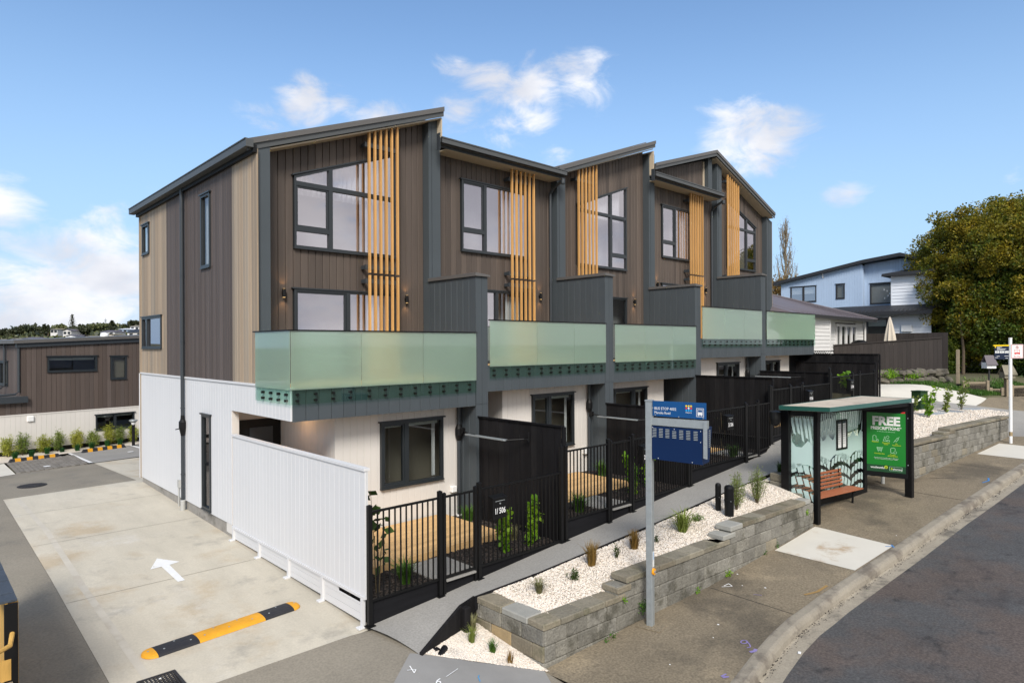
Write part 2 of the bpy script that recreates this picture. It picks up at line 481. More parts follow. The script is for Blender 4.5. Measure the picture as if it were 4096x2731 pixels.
M['l_dark'] = leafmat('dark_leaf', (.020, .050, .010), (.05, .09, .015), .25)
M['l_olive'] = leafmat('olive_leaf', (.14, .21, .04), (.26, .31, .07), .4)
M['l_yel'] = leafmat('yellow_green_leaf', (.25, .31, .03), (.42, .42, .07), .45)
M['l_hedge'] = leafmat('hedge_leaf', (.080, .120, .014), (.33, .245, .020), .4, var=.5)
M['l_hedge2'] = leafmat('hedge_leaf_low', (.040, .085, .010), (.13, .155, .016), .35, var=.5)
M['l_brown'] = leafmat('rust_grass', (.20, .115, .025), (.30, .20, .06), .3)
M['l_green'] = leafmat('green_grass', (.045, .12, .015), (.10, .20, .03), .3)
M['l_pale'] = leafmat('pale_grass', (.16, .17, .07), (.26, .24, .12), .3)
M['l_teal'] = leafmat('deep_green_tuft', (.010, .065, .018), (.03, .12, .02), .3)
M['l_far'] = leafmat('far_foliage', (.060, .082, .028), (.13, .13, .045), .1)
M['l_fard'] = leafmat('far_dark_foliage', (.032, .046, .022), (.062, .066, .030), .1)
M['l_aut'] = leafmat('autumn_leaf', (.16, .085, .02), (.20, .14, .04), .3)


# ------------------------------------------------------------------ mesh helpers
class MB:
    def __init__(s):
        s.v = []
        s.f = []

    def add(s, verts, faces):
        o = len(s.v)
        s.v += [tuple(p) for p in verts]
        s.f += [tuple(i + o for i in f) for f in faces]
        return s

    def box(s, x0, y0, z0, x1, y1, z1):
        return s.add([(x0, y0, z0), (x1, y0, z0), (x1, y1, z0), (x0, y1, z0), (x0, y0, z1), (x1, y0, z1), (x1, y1, z1), (x0, y1, z1)],
                     [(0, 3, 2, 1), (4, 5, 6, 7), (0, 1, 5, 4), (1, 2, 6, 5), (2, 3, 7, 6), (3, 0, 4, 7)])

    def hexa(s, p):
        return s.add(p, [(0, 3, 2, 1), (4, 5, 6, 7), (0, 1, 5, 4), (1, 2, 6, 5), (2, 3, 7, 6), (3, 0, 4, 7)])

    def cbox(s, c, u, v, w, a, b, h, ch=0.01):
        """chamfered box: centre c, unit axes u v w, half sizes a b h"""
        c, u, v, w = Vector(c), Vector(u), Vector(v), Vector(w)
        pts = []
        idx = {}
        for i in (-1, 1):
            for j in (-1, 1):
                for k in (-1, 1):
                    for ax in range(3):
                        d = [a, b, h]
                        for q in range(3):
                            if q != ax:
                                d[q] -= ch
                        idx[(i, j, k, ax)] = len(pts)
                        pts.append(c + u * (i * d[0]) + v * (j * d[1]) + w * (k * d[2]))
        F = []
        for i in (-1, 1):
            F.append([idx[(i, -1, -1, 0)], idx[(i, 1, -1, 0)], idx[(i, 1, 1, 0)], idx[(i, -1, 1, 0)]])
            F.append([idx[(-1, i, -1, 1)], idx[(1, i, -1, 1)], idx[(1, i, 1, 1)], idx[(-1, i, 1, 1)]])
            F.append([idx[(-1, -1, i, 2)], idx[(1, -1, i, 2)], idx[(1, 1, i, 2)], idx[(-1, 1, i, 2)]])
        for i in (-1, 1):
            for j in (-1, 1):
                F.append([idx[(i, j, -1, 0)], idx[(i, j, 1, 0)], idx[(i, j, 1, 1)], idx[(i, j, -1, 1)]])
                F.append([idx[(i, -1, j, 0)], idx[(i, 1, j, 0)], idx[(i, 1, j, 2)], idx[(i, -1, j, 2)]])
                F.append([idx[(-1, i, j, 1)], idx[(1, i, j, 1)], idx[(1, i, j, 2)], idx[(-1, i, j, 2)]])
                for k in (-1, 1):
                    F.append([idx[(i, j, k, 0)], idx[(i, j, k, 1)], idx[(i, j, k, 2)]])
        return s.add(pts, F)

    def prism(s, poly, d):
        """closed polygon (3D points) pushed along vector d"""
        n = len(poly)
        d = Vector(d)
        a = [Vector(p) for p in poly]
        b = [p + d for p in a]
        return s.add(a + b, [tuple(range(n))[::-1], tuple(range(n, 2 * n))] + [(i, (i + 1) % n, n + (i + 1) % n, n + i) for i in range(n)])

    def tube(s, pts, r, n=8, cap=True):
        pts = [Vector(p) for p in pts]
        rs = r if isinstance(r, (list, tuple)) else [r] * len(pts)
        rings = []
        for i, p in enumerate(pts):
            t = (pts[min(i + 1, len(pts) - 1)] - pts[max(i - 1, 0)]).normalized()
            a = Vector((0, 0, 1)) if abs(t.z) < .9 else Vector((1, 0, 0))
            x = t.cross(a).normalized()
            y = t.cross(x)
            rings.append([p + (x * math.cos(2 * PI * k / n) + y * math.sin(2 * PI * k / n)) * rs[i] for k in range(n)])
        V = [q for R in rings for q in R]
        F = [(i * n + k, i * n + (k + 1) % n, (i + 1) * n + (k + 1) % n, (i + 1) * n + k) for i in range(len(pts) - 1) for k in range(n)]
        if cap:
            F += [tuple(range(n))[::-1], tuple(range((len(pts) - 1) * n, len(pts) * n))]
        return s.add(V, F)

    def lathe(s, c, prof, n=16):
        """profile [(r, z)] turned about the vertical through c"""
        V = [(c[0] + r * math.cos(2 * PI * k / n), c[1] + r * math.sin(2 * PI * k / n), c[2] + z) for r, z in prof for k in range(n)]
        F = [(i * n + k, i * n + (k + 1) % n, (i + 1) * n + (k + 1) % n, (i + 1) * n + k) for i in range(len(prof) - 1) for k in range(n)]
        F += [tuple(range(n))[::-1], tuple(range((len(prof) - 1) * n, len(prof) * n))]
        return s.add(V, F)

    def build(s, name, mat, parent=None, smooth=False, loc=None, norm=True, **props):
        o0 = Vector(root_loc(parent)) if parent is not None else Vector(loc or (0, 0, 0))
        me = bpy.data.meshes.new(name)
        me.from_pydata([(p[0] - o0.x, p[1] - o0.y, p[2] - o0.z) for p in s.v], [], s.f)
        if norm:
            bm = bmesh.new()
            bm.from_mesh(me)
            bmesh.ops.recalc_face_normals(bm, faces=bm.faces)
            bm.to_mesh(me)
            bm.free()
        if smooth:
            me.polygons.foreach_set('use_smooth', [True] * len(me.polygons))
        if mat is not None:
            me.materials.append(M[mat] if isinstance(mat, str) else mat)
        o = bpy.data.objects.new(name, me)
        C.objects.link(o)
        if parent is not None:
            o.parent = parent
        elif loc:
            o.location = loc
        for k, v in props.items():
            o[k] = v
        return o


def root_loc(o):
    while o.parent is not None:
        o = o.parent
    return tuple(o.location)


def thing(name, label, cat, loc, group=None):
    o = bpy.data.objects.new(name, None)
    o.empty_display_size = .3
    C.objects.link(o)
    o.location = loc
    o['label'] = label
    o['category'] = cat
    if group:
        o['group'] = group
    return o


def tag(o, label, cat, group=None):
    o['label'] = label
    o['category'] = cat
    if group:
        o['group'] = group
    return o


def npmesh(name, V, F4, mat, parent=None, loc=(0, 0, 0), **props):
    """mesh from numpy: V (n,3) world coords, F4 (m,k) polygons"""
    o0 = np.array(root_loc(parent) if parent is not None else loc, dtype=np.float64)
    me = bpy.data.meshes.new(name)
    V = (V - o0).astype(np.float32)
    k = F4.shape[1]
    me.vertices.add(len(V))
    me.vertices.foreach_set('co', V.ravel())
    me.loops.add(F4.size)
    me.loops.foreach_set('vertex_index', F4.ravel().astype(np.int32))
    me.polygons.add(len(F4))
    me.polygons.foreach_set('loop_start', np.arange(0, F4.size, k, dtype=np.int32))
    me.polygons.foreach_set('loop_total', np.full(len(F4), k, dtype=np.int32))
    me.update()
    me.materials.append(M[mat] if isinstance(mat, str) else mat)
    o = bpy.data.objects.new(name, me)
    C.objects.link(o)
    if parent is not None:
        o.parent = parent
    else:
        o.location = loc
    for kk, vv in props.items():
        o[kk] = vv
    return o


def leaves(P, size, asp=.5, up=0.0, rng=RNG, out=None, ow=0.0):
    """diamond leaves at points P; returns V, F"""
    n = len(P)
    d = rng.normal(size=(n, 3))
    if out is not None:
        d = d * (1 - ow) + out * ow * 1.7
    d[:, 2] += up
    d /= np.linalg.norm(d, axis=1)[:, None]
    e = rng.normal(size=(n, 3))
    e -= (e * d).sum(1)[:, None] * d
    e /= np.linalg.norm(e, axis=1)[:, None]
    s = size * rng.uniform(.6, 1.35, n)[:, None]
    V = np.stack([P, P + d * s * .5 + e * s * asp * .5, P + d * s, P + d * s * .5 - e * s * asp * .5], 1).reshape(-1, 3)
    F = np.arange(4 * n).reshape(n, 4)
    return V, F


def text(name, s, size, o, u, v, mat, parent=None, align='LEFT', bold=0.0, ext=.001, sx=1.0):
    cu = bpy.data.curves.new(name, 'FONT')
    cu.body = s
    cu.size = size
    cu.align_x = align
    cu.extrude = ext
    cu.offset = bold
    cu.resolution_u = 2
    to = bpy.data.objects.new(name, cu)
    C.objects.link(to)
    dg = bpy.context.evaluated_depsgraph_get()
    me = bpy.data.meshes.new_from_object(to.evaluated_get(dg))
    bpy.data.objects.remove(to)
    bpy.data.curves.remove(cu)
    o, u, v = Vector(o), Vector(u).normalized(), Vector(v).normalized()
    w = u.cross(v)
    r = Vector(root_loc(parent)) if parent is not None else Vector((0, 0, 0))
    for q in me.vertices:
        c = q.co
        q.co = o + u * c.x * sx + v * c.y + w * c.z - r
    me.materials.clear()
    me.materials.append(M[mat])
    ob = bpy.data.objects.new(name, me)
    C.objects.link(ob)
    if parent is not None:
        ob.parent = parent
    return ob


def lerp(a, b, t):
    return a + (b - a) * t


# ------------------------------------------------------------------ heights of the ground
GX = [-60, 0, 6.53, 9.2, 10.6, 12.1, 14.8, 18.3, 20, 21.5, 24.3, 27.7, 45, 120]
GZ = [-1.6, -1.05, -.94, -.83, -.79, -.68, -.48, -.25, -.12, -.02, .14, .35, 1.2, 4]
PX = [-20, 4.86, 6.13, 6.93, 8.98, 10.36, 11.18, 13.35, 15.37, 16.24, 17.68]
PZ = [-.43, -.43, -.34, -.27, -.10, 0, .07, .26, .40, .47, .61]


def G(x):
    return float(np.interp(x, GX, GZ))


def P(x):
    return float(np.interp(x, PX, PZ)) if x < 17.68 else float(np.interp(x, [17.68, 21.8, 26.3, 30], [.78, 1.15, 1.62, 1.7]))


def Dz(y):
    return float(np.interp(y, [-10, 4, 5.8, 8.2, 13.2, 20, 60], [-1.1, -1.0, -.92, -.47, -.28, -.15, -.1]))


def TR(x, y):
    y0 = 4.6 - .09 * (x - 27.7)
    cap = max(0, 1.7 + .02 * (x - 26) - G(x))
    return G(x) + min(max(0, .33 * (y - y0)), cap)


def CSZ(x, y):
    return max(-1.02, -.46 - .1224 * (8.15 - y) - .15 * max(0, x - 4.95) - (.05 if y < 4 else 0))


def LOWZ(x, y):
    return max(-.945, CSZ(x, y))


def sheet(name, A, B, zf, mat, off=0.0, nu=40, nv=4, parent=None, **props):
    """surface ruled between plan polylines A and B, following the height function"""
    def samp(L, n):
        L = [Vector((p[0], p[1])) for p in L]
        d = [0]
        for i in range(1, len(L)):
            d.append(d[-1] + (L[i] - L[i - 1]).length)
        out = []
        for k in range(n + 1):
            t = d[-1] * k / n
            i = max(j for j in range(len(L)) if d[j] <= t + 1e-9)
            i = min(i, len(L) - 2)
            out.append(L[i].lerp(L[i + 1], (t - d[i]) / max(1e-9, d[i + 1] - d[i])))
        return out
    a, b = samp(A, nu), samp(B, nu)
    m = MB()
    V, F = [], []
    for i in range(nu + 1):
        for j in range(nv + 1):
            p = a[i].lerp(b[i], j / nv)
            V.append((p.x, p.y, zf(p.x, p.y) + off))
    for i in range(nu):
        for j in range(nv):
            F.append((i * (nv + 1) + j, (i + 1) * (nv + 1) + j, (i + 1) * (nv + 1) + j + 1, i * (nv + 1) + j + 1))
    m.add(V, F)
    return m.build(name, mat, parent, smooth=True, norm=False, **props)


# ================================================================== SETTING
def ground_z(x, y):
    d = math.hypot(x, y)
    if x < 26:
        if y < 4.6:
            z = G(x) - .02
            z -= .5 * min(1, max(0, (4.6 - y) / 1.2)) * 1
        elif x < 4.83:
            z = Dz(y)
        elif x < 6.4 and y < 8.2:
            z = LOWZ(x, y)
        elif y < 6.2:
            z = G(x)
        else:
            z = min(G(x), -.47)
        z -= .16
        if y > 60:
            z -= (y - 60) * .05
        if y > 36 and x < 4:
            z -= min(6, (y - 36) * .12)
    else:
        z = TR(x, y) - .05 if y > 4.4 - .09 * (x - 27.7) else G(x) - .6
    if d > 300:
        z = lerp(z, -6 if x < 26 else 2, min(1, (d - 300) / 400))
    return z


def make_ground():
    xs = sorted(set([-3000, -1200, -500, -250, -120, -60, -30, -15, -8, -4, -2, 0] + [i * .75 for i in range(1, 80)] + [62, 66, 75, 90, 120, 180, 300, 600, 1200, 3000]))
    ys = sorted(set([-3000, -1200, -500, -200, -80, -40, -20, -10, -5, -2, 0] + [i * .6 for i in range(1, 70)] + [45, 50, 56, 65, 80, 100, 140, 200, 300, 500, 1200, 3000]))
    V = [(x, y, ground_z(x, y)) for x in xs for y in ys]
    n = len(ys)
    F = [(i * n + j, (i + 1) * n + j, (i + 1) * n + j + 1, i * n + j + 1) for i in range(len(xs) - 1) for j in range(n - 1)]
    MB().add(V, F).build('ground', 'ground', smooth=True, norm=False, kind='structure')


make_ground()

# street: kerb lines in plan
KB = [(-60, -32), (-20, -12), (-6, -2.2), (0, 1.4), (3, 2.85), (5.2, 3.65), (6.6, 4.0), (7.95, 4.22), (8.8, 4.34), (9.57, 4.43), (10.3, 4.47), (11.4, 4.42), (12.8, 4.3),
      (14.57, 4.14), (17.3, 3.95), (19.8, 3.72), (24, 3.38), (32, 2.65), (45, 1.4), (70, -2), (110, -9)]


def offs(L, d):
    out = []
    for i, p in enumerate(L):
        a, b = Vector(L[max(i - 1, 0)]), Vector(L[min(i + 1, len(L) - 1)])
        t = (b - a).normalized()
        out.append((p[0] + t.y * d, p[1] - t.x * d))
    return out


def densify(L, step=.5, x0=-8, x1=50):
    out = []
    for a, b in zip(L, L[1:]):
        n = max(1, int(math.hypot(b[0] - a[0], b[1] - a[1]) / step)) if (b[0] > x0 and a[0] < x1) else 1
        for k in range(n):
            out.append((lerp(a[0], b[0], k / n), lerp(a[1], b[1], k / n)))
    out.append(L[-1])
    return out


KBd = densify(KB)
gxy = lambda x, y: G(x)


def kerb_profile(name, prof, mat, **props):
    """prof: (offset to the street, dz) list swept along the kerb line"""
    rails = []
    for (d, dz) in prof:
        rails.append([(p[0], p[1], G(p[0]) + dz) for p in offs(KBd, d)])
    V = [q for i in range(len(KBd)) for q in [r[i] for r in rails]]
    k = len(prof)
    F = [(i * k + j, (i + 1) * k + j, (i + 1) * k + j + 1, i * k + j + 1) for i in range(len(KBd) - 1) for j in range(k - 1)]
    return MB().add(V, F).build(name, mat, None, smooth=False, norm=False, **props)


kb = kerb_profile('kerb', [(-.01, -.03), (0, .006), (.03, .010), (.14, .006), (.18, -.012), (.21, -.06), (.225, -.128)], 'kerb', kind='structure')
kerb_profile('kerb_gutter', [(.20, -.128), (.26, -.140), (.50, -.118), (.52, -.13)], 'gutter', kind='structure')
# asphalt
road_a = offs(KBd, .49)
road_b = offs(KBd, 9.5)
roadz = lambda x, y: G(x) - .112
V = []
for i, (a, b) in enumerate(zip(road_a, road_b)):
    for j in range(9):
        t = j / 8
        V.append((lerp(a[0], b[0], t), lerp(a[1], b[1], t), G(a[0]) - .118 + .10 * math.sin(t * PI)))
F = [(i * 9 + j, (i + 1) * 9 + j, (i + 1) * 9 + j + 1, i * 9 + j + 1) for i in range(len(KBd) - 1) for j in range(8)]
MB().add(V, F).build('road', 'asph', norm=False, smooth=True, kind='structure')
# silt and leaf litter lying in the channel
def gutter_litter():
    pts, F = [], []
    rng = np.random.default_rng(3)
    line = [p for p in offs(densify(KB, .06), .245) if 7 < p[0] < 40]
    n = 1300
    Pn = []
    for _ in range(n):
        q = rng.random() ** 1.4
        q = q if rng.random() < .35 else (math.floor(q * 26) + .5 + rng.normal(0, .22)) / 26
        p = line[int(min(.999, max(0, q)) * (len(line) - 1))]
        Pn.append((p[0] + rng.normal(0, .05), p[1] + .01 - abs(rng.normal(0, .05)), G(p[0]) - .130))
    Pn = np.array(Pn)
    V, F = leaves(Pn, .028, .7, rng=rng)
    V[:, 2] = np.maximum(V[:, 2] * .0 + np.repeat(Pn[:, 2], 4) + rng.uniform(0, .02, len(V)), 0 * V[:, 2] - 5)
    npmesh('leaf_litter', V, F, 'mulch', kind='stuff', label='dark dead leaves and silt lying along the street gutter', category='leaf litter')


gutter_litter()

# footpath of the street (wall line W: from the block wall to the kerb)
W1A = (6.53, 6.25)
W1B = (14.78, 5.83)
MIDA, MIDB = (14.9, 6.85), (19.95, 6.25)
W2A, W2B = (19.95, 5.23), (27.72, 4.37)
foot_top = [(6.35, 6.2), (6.6, 6.3), W1B, (14.9, 6.9), (19.9, 6.3), (20, 5.3), W2B, (30, 4.35), (33, 4.4), (50, 3)]
sheet('footpath', [(6.46, 6.3), (14.78, 5.9), (14.9, 6.9), (19.9, 6.3), (19.95, 5.3), (27.7, 4.45), (29.5, 4.4), (36, 3.7), (60, 1)],
      [p for p in KBd if 6.5 < p[0] < 62], gxy, 'foot', 0.0, nu=160, nv=3, kind='structure')
# joint lines scored in the footpath: recessed strips
for i, (a, b) in enumerate([((10.57, 5.98), (10.5, 4.47)), ((18.9, 6.2), (18.7, 3.85)), ((22.6, 4.9), (22.4, 3.55))]):
    sheet('footpath_joint', [(a[0] - .008, a[1]), (b[0] - .008, b[1])], [(a[0] + .010, a[1]), (b[0] + .010, b[1])], gxy, 'soil', .004, nu=4, nv=1, kind='structure')
sheet('footpath_slab', [(12.93, 5.88), (12.86, 4.33)], [(14.78, 5.80), (14.56, 4.17)], gxy, 'slab_s', .006, nu=6, nv=10, kind='structure')
sheet('footpath_slab', [(24.3, 4.62), (24.2, 3.42)], [(26.35, 4.40), (26.2, 3.25)], gxy, 'slab', .006, nu=6, nv=6, kind='structure')
# vehicle crossing at the left, grey new pieces near the pebble bed
xz = CSZ
sheet('vehicle_crossing', [(-30, 8.145), (1.9, 8.145), (4.83, 8.145), (5.7, 8.1), (6.1, 7.2), (6.47, 6.25)], [(-30, -10), (0, 1.5), (3.0, 3.0), (5.3, 3.75), (6.0, 3.9), (6.6, 4.05)], xz, 'conc2', -.004, nu=60, nv=16, kind='structure')
sheet('crossing_slab', [(4.98, 7.30), (5.14, 7.22), (5.65, 6.80), (6.46, 6.20)], [(4.1, 6.6), (4.3, 6.1), (4.9, 5.6), (5.9, 5.2)], xz, 'greyslab', .008, nu=14, nv=8, kind='structure')
# driveway
dzf = lambda x, y: Dz(y)
sheet('driveway', [(1.80, 20.2), (1.80, 8.15)], [(4.95, 20.5), (4.95, 8.15)], dzf, 'conc', 0.0, nu=60, nv=6, kind='structure')
sheet('side_lane', [(-14, 26), (-14, 8.14)], [(1.797, 26), (1.797, 8.14)], dzf, 'conc2', -.002, nu=40, nv=6, kind='structure')
sheet('parking_court', [(1.797, 24.0), (4.50, 24.42), (6.5, 24.75), (14, 26)], [(1.797, 20.15), (4.9, 20.46), (9, 20.6), (14, 20.9)], dzf, 'conc2', -.006, nu=30, nv=6, kind='structure')
sheet('concrete_apron', [(4.50, 24.42), (6.5, 24.75), (14, 26)], [(4.79, 20.47), (9, 20.6), (14, 20.9)], dzf, 'conc', -.001, nu=20, nv=6, kind='structure')
sheet('parking_bay', [(4.45, 24.5), (6.5, 24.9), (14, 26)], [(4.24, 27.4), (6.3, 27.75), (14, 29)], dzf, 'path', .0, nu=20, nv=4, kind='structure')
sheet('bay_edge', [(1.9, 23.75), (2.43, 23.97)], [(1.9, 26.2), (2.38, 26.4)], dzf, 'slab', .004, nu=2, nv=2, kind='structure')
sheet('planting_bed', [(-6, 26.3), (2.4, 26.45), (4.2, 27.3), (6.3, 27.75), (14, 29)], [(-6, 28.0), (2.43, 28.1), (4.2, 28.5), (6.5, 28.85), (14, 30)], dzf, 'pebbase', .01, nu=24, nv=2, kind='structure')
# wide shallow channel line down the drive: a smoother trowelled strip
sheet('driveway_channel', [(2.02, 20.1), (2.13, 16.4), (2.08, 12.5), (2.12, 8.3)], [(2.12, 20.1), (2.23, 16.4), (2.18, 12.5), (2.22, 8.3)], dzf, 'conc3', .003, nu=40, nv=1, kind='structure')
for y_ in (11.9, 15.4, 18.2):
    sheet('driveway_joint', [(1.82, y_), (4.82, y_ + .02)], [(1.82, y_ + .010), (4.82, y_ + .030)], dzf, 'conc2', .004, nu=12, nv=1, kind='structure')
# block paving of the near bay
bay = bpy.data.objects.new('paved_bay', None)
C.objects.link(bay)
bay.location = (3.3, 25.4, -.145)
bay['kind'] = 'structure'
pm = None
nx, ny = 16, 12
for i in range(nx):
    for j in range(ny):
        t = (j + (.5 if i % 2 else 0)) / ny
        if t + 1 / ny > 1.001:
            continue
        x0 = lerp(2.46, 4.34, (i + .5) / nx) + lerp(0, -.02, t)
        y0 = lerp(24.0, 26.45, t + .5 / ny) + (x0 - 2.4) * .19
        if pm is None:
            b = MB().cbox((0, 0, 0), (1, 0, 0), (0, 1, 0), (0, 0, 1), .053, .095, .02, .006)
            o = b.build('paver', 'paver', None, loc=(0, 0, 0))
            pm = o.data
        else:
            o = bpy.data.objects.new('paver', pm)
            C.objects.link(o)
        o.parent = bay
        o.location = (x0 - 3.3, y0 - 25.4, .003 + random.uniform(-.002, .002))
# path past the front gates
EDGE = [(6.45, 7.70), (7.73, 7.53), (8.79, 7.46), (10.87, 7.36), (12.2, 7.3), (13.0, 7.27), (15.66, 7.12), (17.68, 7.0), (22, 6.9), (26.4, 7.0)]
def pxy(x, y):
    k_ = min(1, max(0, (x - 19.5) / 3.5)) * min(1, max(0, (8.0 - y) / 1.0))
    return lerp(P(x), .84 + .02 * (x - 20) + .19 if x > 19 else P(x), k_) if x > 19.5 else P(x)


sheet('front_path', [(4.83, 8.16), (9, 8.16), (17.68, 8.16)], [(5.09, 7.22), (6.1, 7.63), (6.45, 7.70), (7.73, 7.53), (10.87, 7.36), (13.0, 7.27), (17.68, 7.0)],
      lambda x, y: lerp(P(x), CSZ(x, y) + .006, min(1, max(0, (6.25 - x) / 1.1)) * min(1, max(0, (8.15 - y) / .9))), 'path', 0.0, nu=60, nv=5, kind='structure')
sheet('front_path', [(17.68, 8.16), (26.35, 8.16)], [(17.68, 7.0), (22, 6.9), (26.4, 7.0)], pxy, 'path', 0, nu=30, nv=3, kind='structure')
m = MB().hexa([(17.675, 7.0, .5), (17.70, 7.0, .5), (17.70, 8.16, .5), (17.675, 8.16, .5), (17.675, 7.0, .783), (17.70, 7.0, .783), (17.70, 8.16, .783), (17.675, 8.16, .783)])
m.build('path_step', 'path', None, kind='structure')
# ground to the right: neighbour's concrete drive, crossings
T2 = lambda x, y: TR(x, y)
sheet('neighbour_driveway', [(26.4, 8.2), (27.4, 8.43), (29.6, 9.6), (30.96, 9.7)], [(26.5, 8.0), (29.46, 7.16), (30.4, 6.4), (31.2, 5.96)], T2, 'slab', .0, nu=20, nv=8, kind='structure')
sheet('neighbour_driveway', [(30.96, 9.7), (31.6, 8.7), (32.6, 7.6), (33.3, 5.98)], [(31.2, 5.96), (31.3, 5.96), (31.7, 5.95), (32.4, 5.94)], T2, 'slab', .001, nu=12, nv=8, kind='structure')
sheet('crossing_path', [(26.35, 8.17), (26.6, 7.95), (29.46, 7.16), (31.22, 5.95), (32.6, 5.3), (36, 4.4)], [(26.4, 7.0), (27.0, 6.85), (28.31, 6.57), (30.4, 5.31), (31.2, 4.5), (34, 3.7)], T2, 'path', .004, nu=30, nv=6, kind='structure')
sheet('crossing_path', [(30.2, 5.35), (31.2, 4.55), (33, 3.8)], [(27.75, 4.4), (28.6, 3.2), (30, 2.85)], T2, 'path', .003, nu=14, nv=6, kind='structure')
sheet('far_footpath', [(33.61, 5.96), (36, 5.2), (45, 4.0)], [(31.25, 5.93), (33.2, 4.6), (44, 2.2)], T2, 'foot', .006, nu=16, nv=5, kind='structure')
# grass verge at the foot of the hedge
def blades(name, spots, h, w, mat, parent=None, loc=(0, 0, 0), lean=.5, rng=RNG, **props):
    """curved two-segment blades; spots (n,3)"""
    n = len(spots)
    a = rng.uniform(0, 2 * PI, n)
    L = h * rng.uniform(.55, 1.15, n)
    le = lean * rng.uniform(.2, 1.2, n)
    d = np.stack([np.cos(a), np.sin(a), 0 * a], 1)
    e = np.stack([-np.sin(a), np.cos(a), 0 * a], 1) * (w * .5)
    up = np.array([0, 0, 1.0])
    p0 = spots
    p1 = p0 + up * (L * .6)[:, None] + d * (L * le * .35)[:, None]
    p2 = p0 + up * (L * (1.0 - .35 * le))[:, None] + d * (L * le)[:, None]
    V = np.stack([p0 - e, p0 + e, p1 + e * .8, p1 - e * .8, p2 + e * .15, p2 - e * .15], 1).reshape(-1, 3)
    b = np.arange(n)[:, None] * 6
    F = np.concatenate([b + np.array([[0, 1, 2, 3]]), b + np.array([[3, 2, 4, 5]])], 0)
    return npmesh(name, V, F, mat, parent, loc, **props)


rng = np.random.default_rng(11)
pts = []
while len(pts) < 9000:
    t = rng.random()
    x = lerp(31.7, 39, t)
    lo = np.interp(x, [31.7, 33.4, 36, 39], [8.2, 6.1, 5.35, 4.9])
    y = lo + .15 + abs(rng.normal(0, .55))
    pts.append((x, y, TR(x, y) - .01))
blades('verge_grass', np.array(pts), .16, .02, 'l_green', rng=rng, kind='stuff', label='green grass verge at the foot of the hedge', category='grass')


# ================================================================== PEBBLES AND BARK
def stones(name, region, zf, n, size, mat, flat=.55, rng=RNG, parent=None, **props):
    """n small eight-sided stones scattered on a region given by a sampler"""
    Pp = np.array([region(rng) for _ in range(n)])
    z = np.array([zf(p[0], p[1]) for p in Pp])
    base = np.array([[1, 0, 0], [0, 1, 0], [-1, 0, 0], [0, -1, 0], [0, 0, 1], [0, 0, -1]], float)
    s = size * rng.uniform(.6, 1.3, (n, 1, 1)) * rng.uniform(.7, 1.2, (n, 1, 3))
    s[:, :, 2] *= flat
    a = rng.uniform(0, 2 * PI, n)
    ca, sa = np.cos(a), np.sin(a)
    B = base[None] * s
    X = B[..., 0] * ca[:, None] - B[..., 1] * sa[:, None] + Pp[:, 0:1]
    Y = B[..., 0] * sa[:, None] + B[..., 1] * ca[:, None] + Pp[:, 1:2]
    tilt = rng.uniform(-.4, .4, (n, 1))
    Z = B[..., 2] + tilt * B[..., 0] + z[:, None]
    V = np.stack([X, Y, Z], 2).reshape(-1, 3)
    tri = np.array([[0, 1, 4], [1, 2, 4], [2, 3, 4], [3, 0, 4], [1, 0, 5], [2, 1, 5], [3, 2, 5], [0, 3, 5]])
    F = (np.arange(n)[:, None, None] * 6 + tri[None]).reshape(-1, 3)
    return npmesh(name, V, F, mat, parent, **props)


def wall1_y(x):
    return lerp(W1A[1], W1B[1], (x - W1A[0]) / (W1B[0] - W1A[0]))


def edge_y(x):
    return float(np.interp(x, [p[0] for p in EDGE], [p[1] for p in EDGE]))


CAPX = [6.53, 8.05, 8.06, 8.28, 8.29, 11.06, 11.07, 11.32, 11.33, 14.8]
def captop(x):
    return -.31 if x < 8.06 else (-.19 if x < 8.28 else (-.07 if x < 11.07 else (.03 if x < 11.33 else .155)))


def PW(x, y):
    t_ = min(1, max(0, (y - wall1_y(x) - .25) / (edge_y(x) - wall1_y(x) - .3)))
    cs_ = float(np.interp(x, [6.5, 8.05, 8.45, 10.95, 11.5, 14.8], [-.325, -.32, -.11, -.09, .10, .14]))
    return lerp(min(P(x), cs_), P(x), t_ ** .6) - .015 + .008 * math.sin(x * 2.1) * math.sin(y * 3.3)




def reg1(r):
    x = 6.8 + (14.7 - 6.8) * r.random() ** 1.25
    return (x, r.uniform(wall1_y(x) + .26, edge_y(x) - .02))


sheet('planter_bed', [(6.6, 7.68), (7.73, 7.52), (10.87, 7.35), (14.9, 7.15)], [(6.6, 6.4), (14.75, 6.0)], PW, 'pebbase', -.012, nu=60, nv=8, kind='structure')
stones('white_pebbles', reg1, PW, 26000, .017, 'pebble', rng=np.random.default_rng(5), kind='stuff', label='white pebbles filling the long planter beside the path', category='pebbles')


def reglow(r):
    while True:
        x, y = r.uniform(4.9, 6.55), r.uniform(5.85, 7.7)
        # triangle between the timber edge, the side of the block wall and the crossing
        if x > 6.50:
            continue
        if (y - 7.20) > (x - 5.09) * .41 - .03:
            continue
        if (y - 7.22) < (x - 5.14) * -.775:
            continue
        return (x, y)


LW = lambda x, y: LOWZ(x, y) + .012 + .006 * math.sin(x * 7) * math.sin(y * 6)
sheet('lower_pebble_bed', [(5.09, 7.2), (6.11, 7.62), (6.52, 7.72)], [(5.14, 7.20), (5.8, 6.69), (6.52, 6.15)], LOWZ, 'pebbase', .012, nu=14, nv=10, kind='structure')
stones('white_pebbles', reglow, LW, 9000, .017, 'pebble', rng=np.random.default_rng(6), kind='stuff', label='white pebbles in the low bed at the corner of the block wall', category='pebbles')


def wall2_y(x):
    return lerp(W2A[1], W2B[1], (x - W2A[0]) / (W2B[0] - W2A[0]))


def cap2(x):
    return .88 if x < 22.06 else (1.0 if x < 22.9 else 1.06)


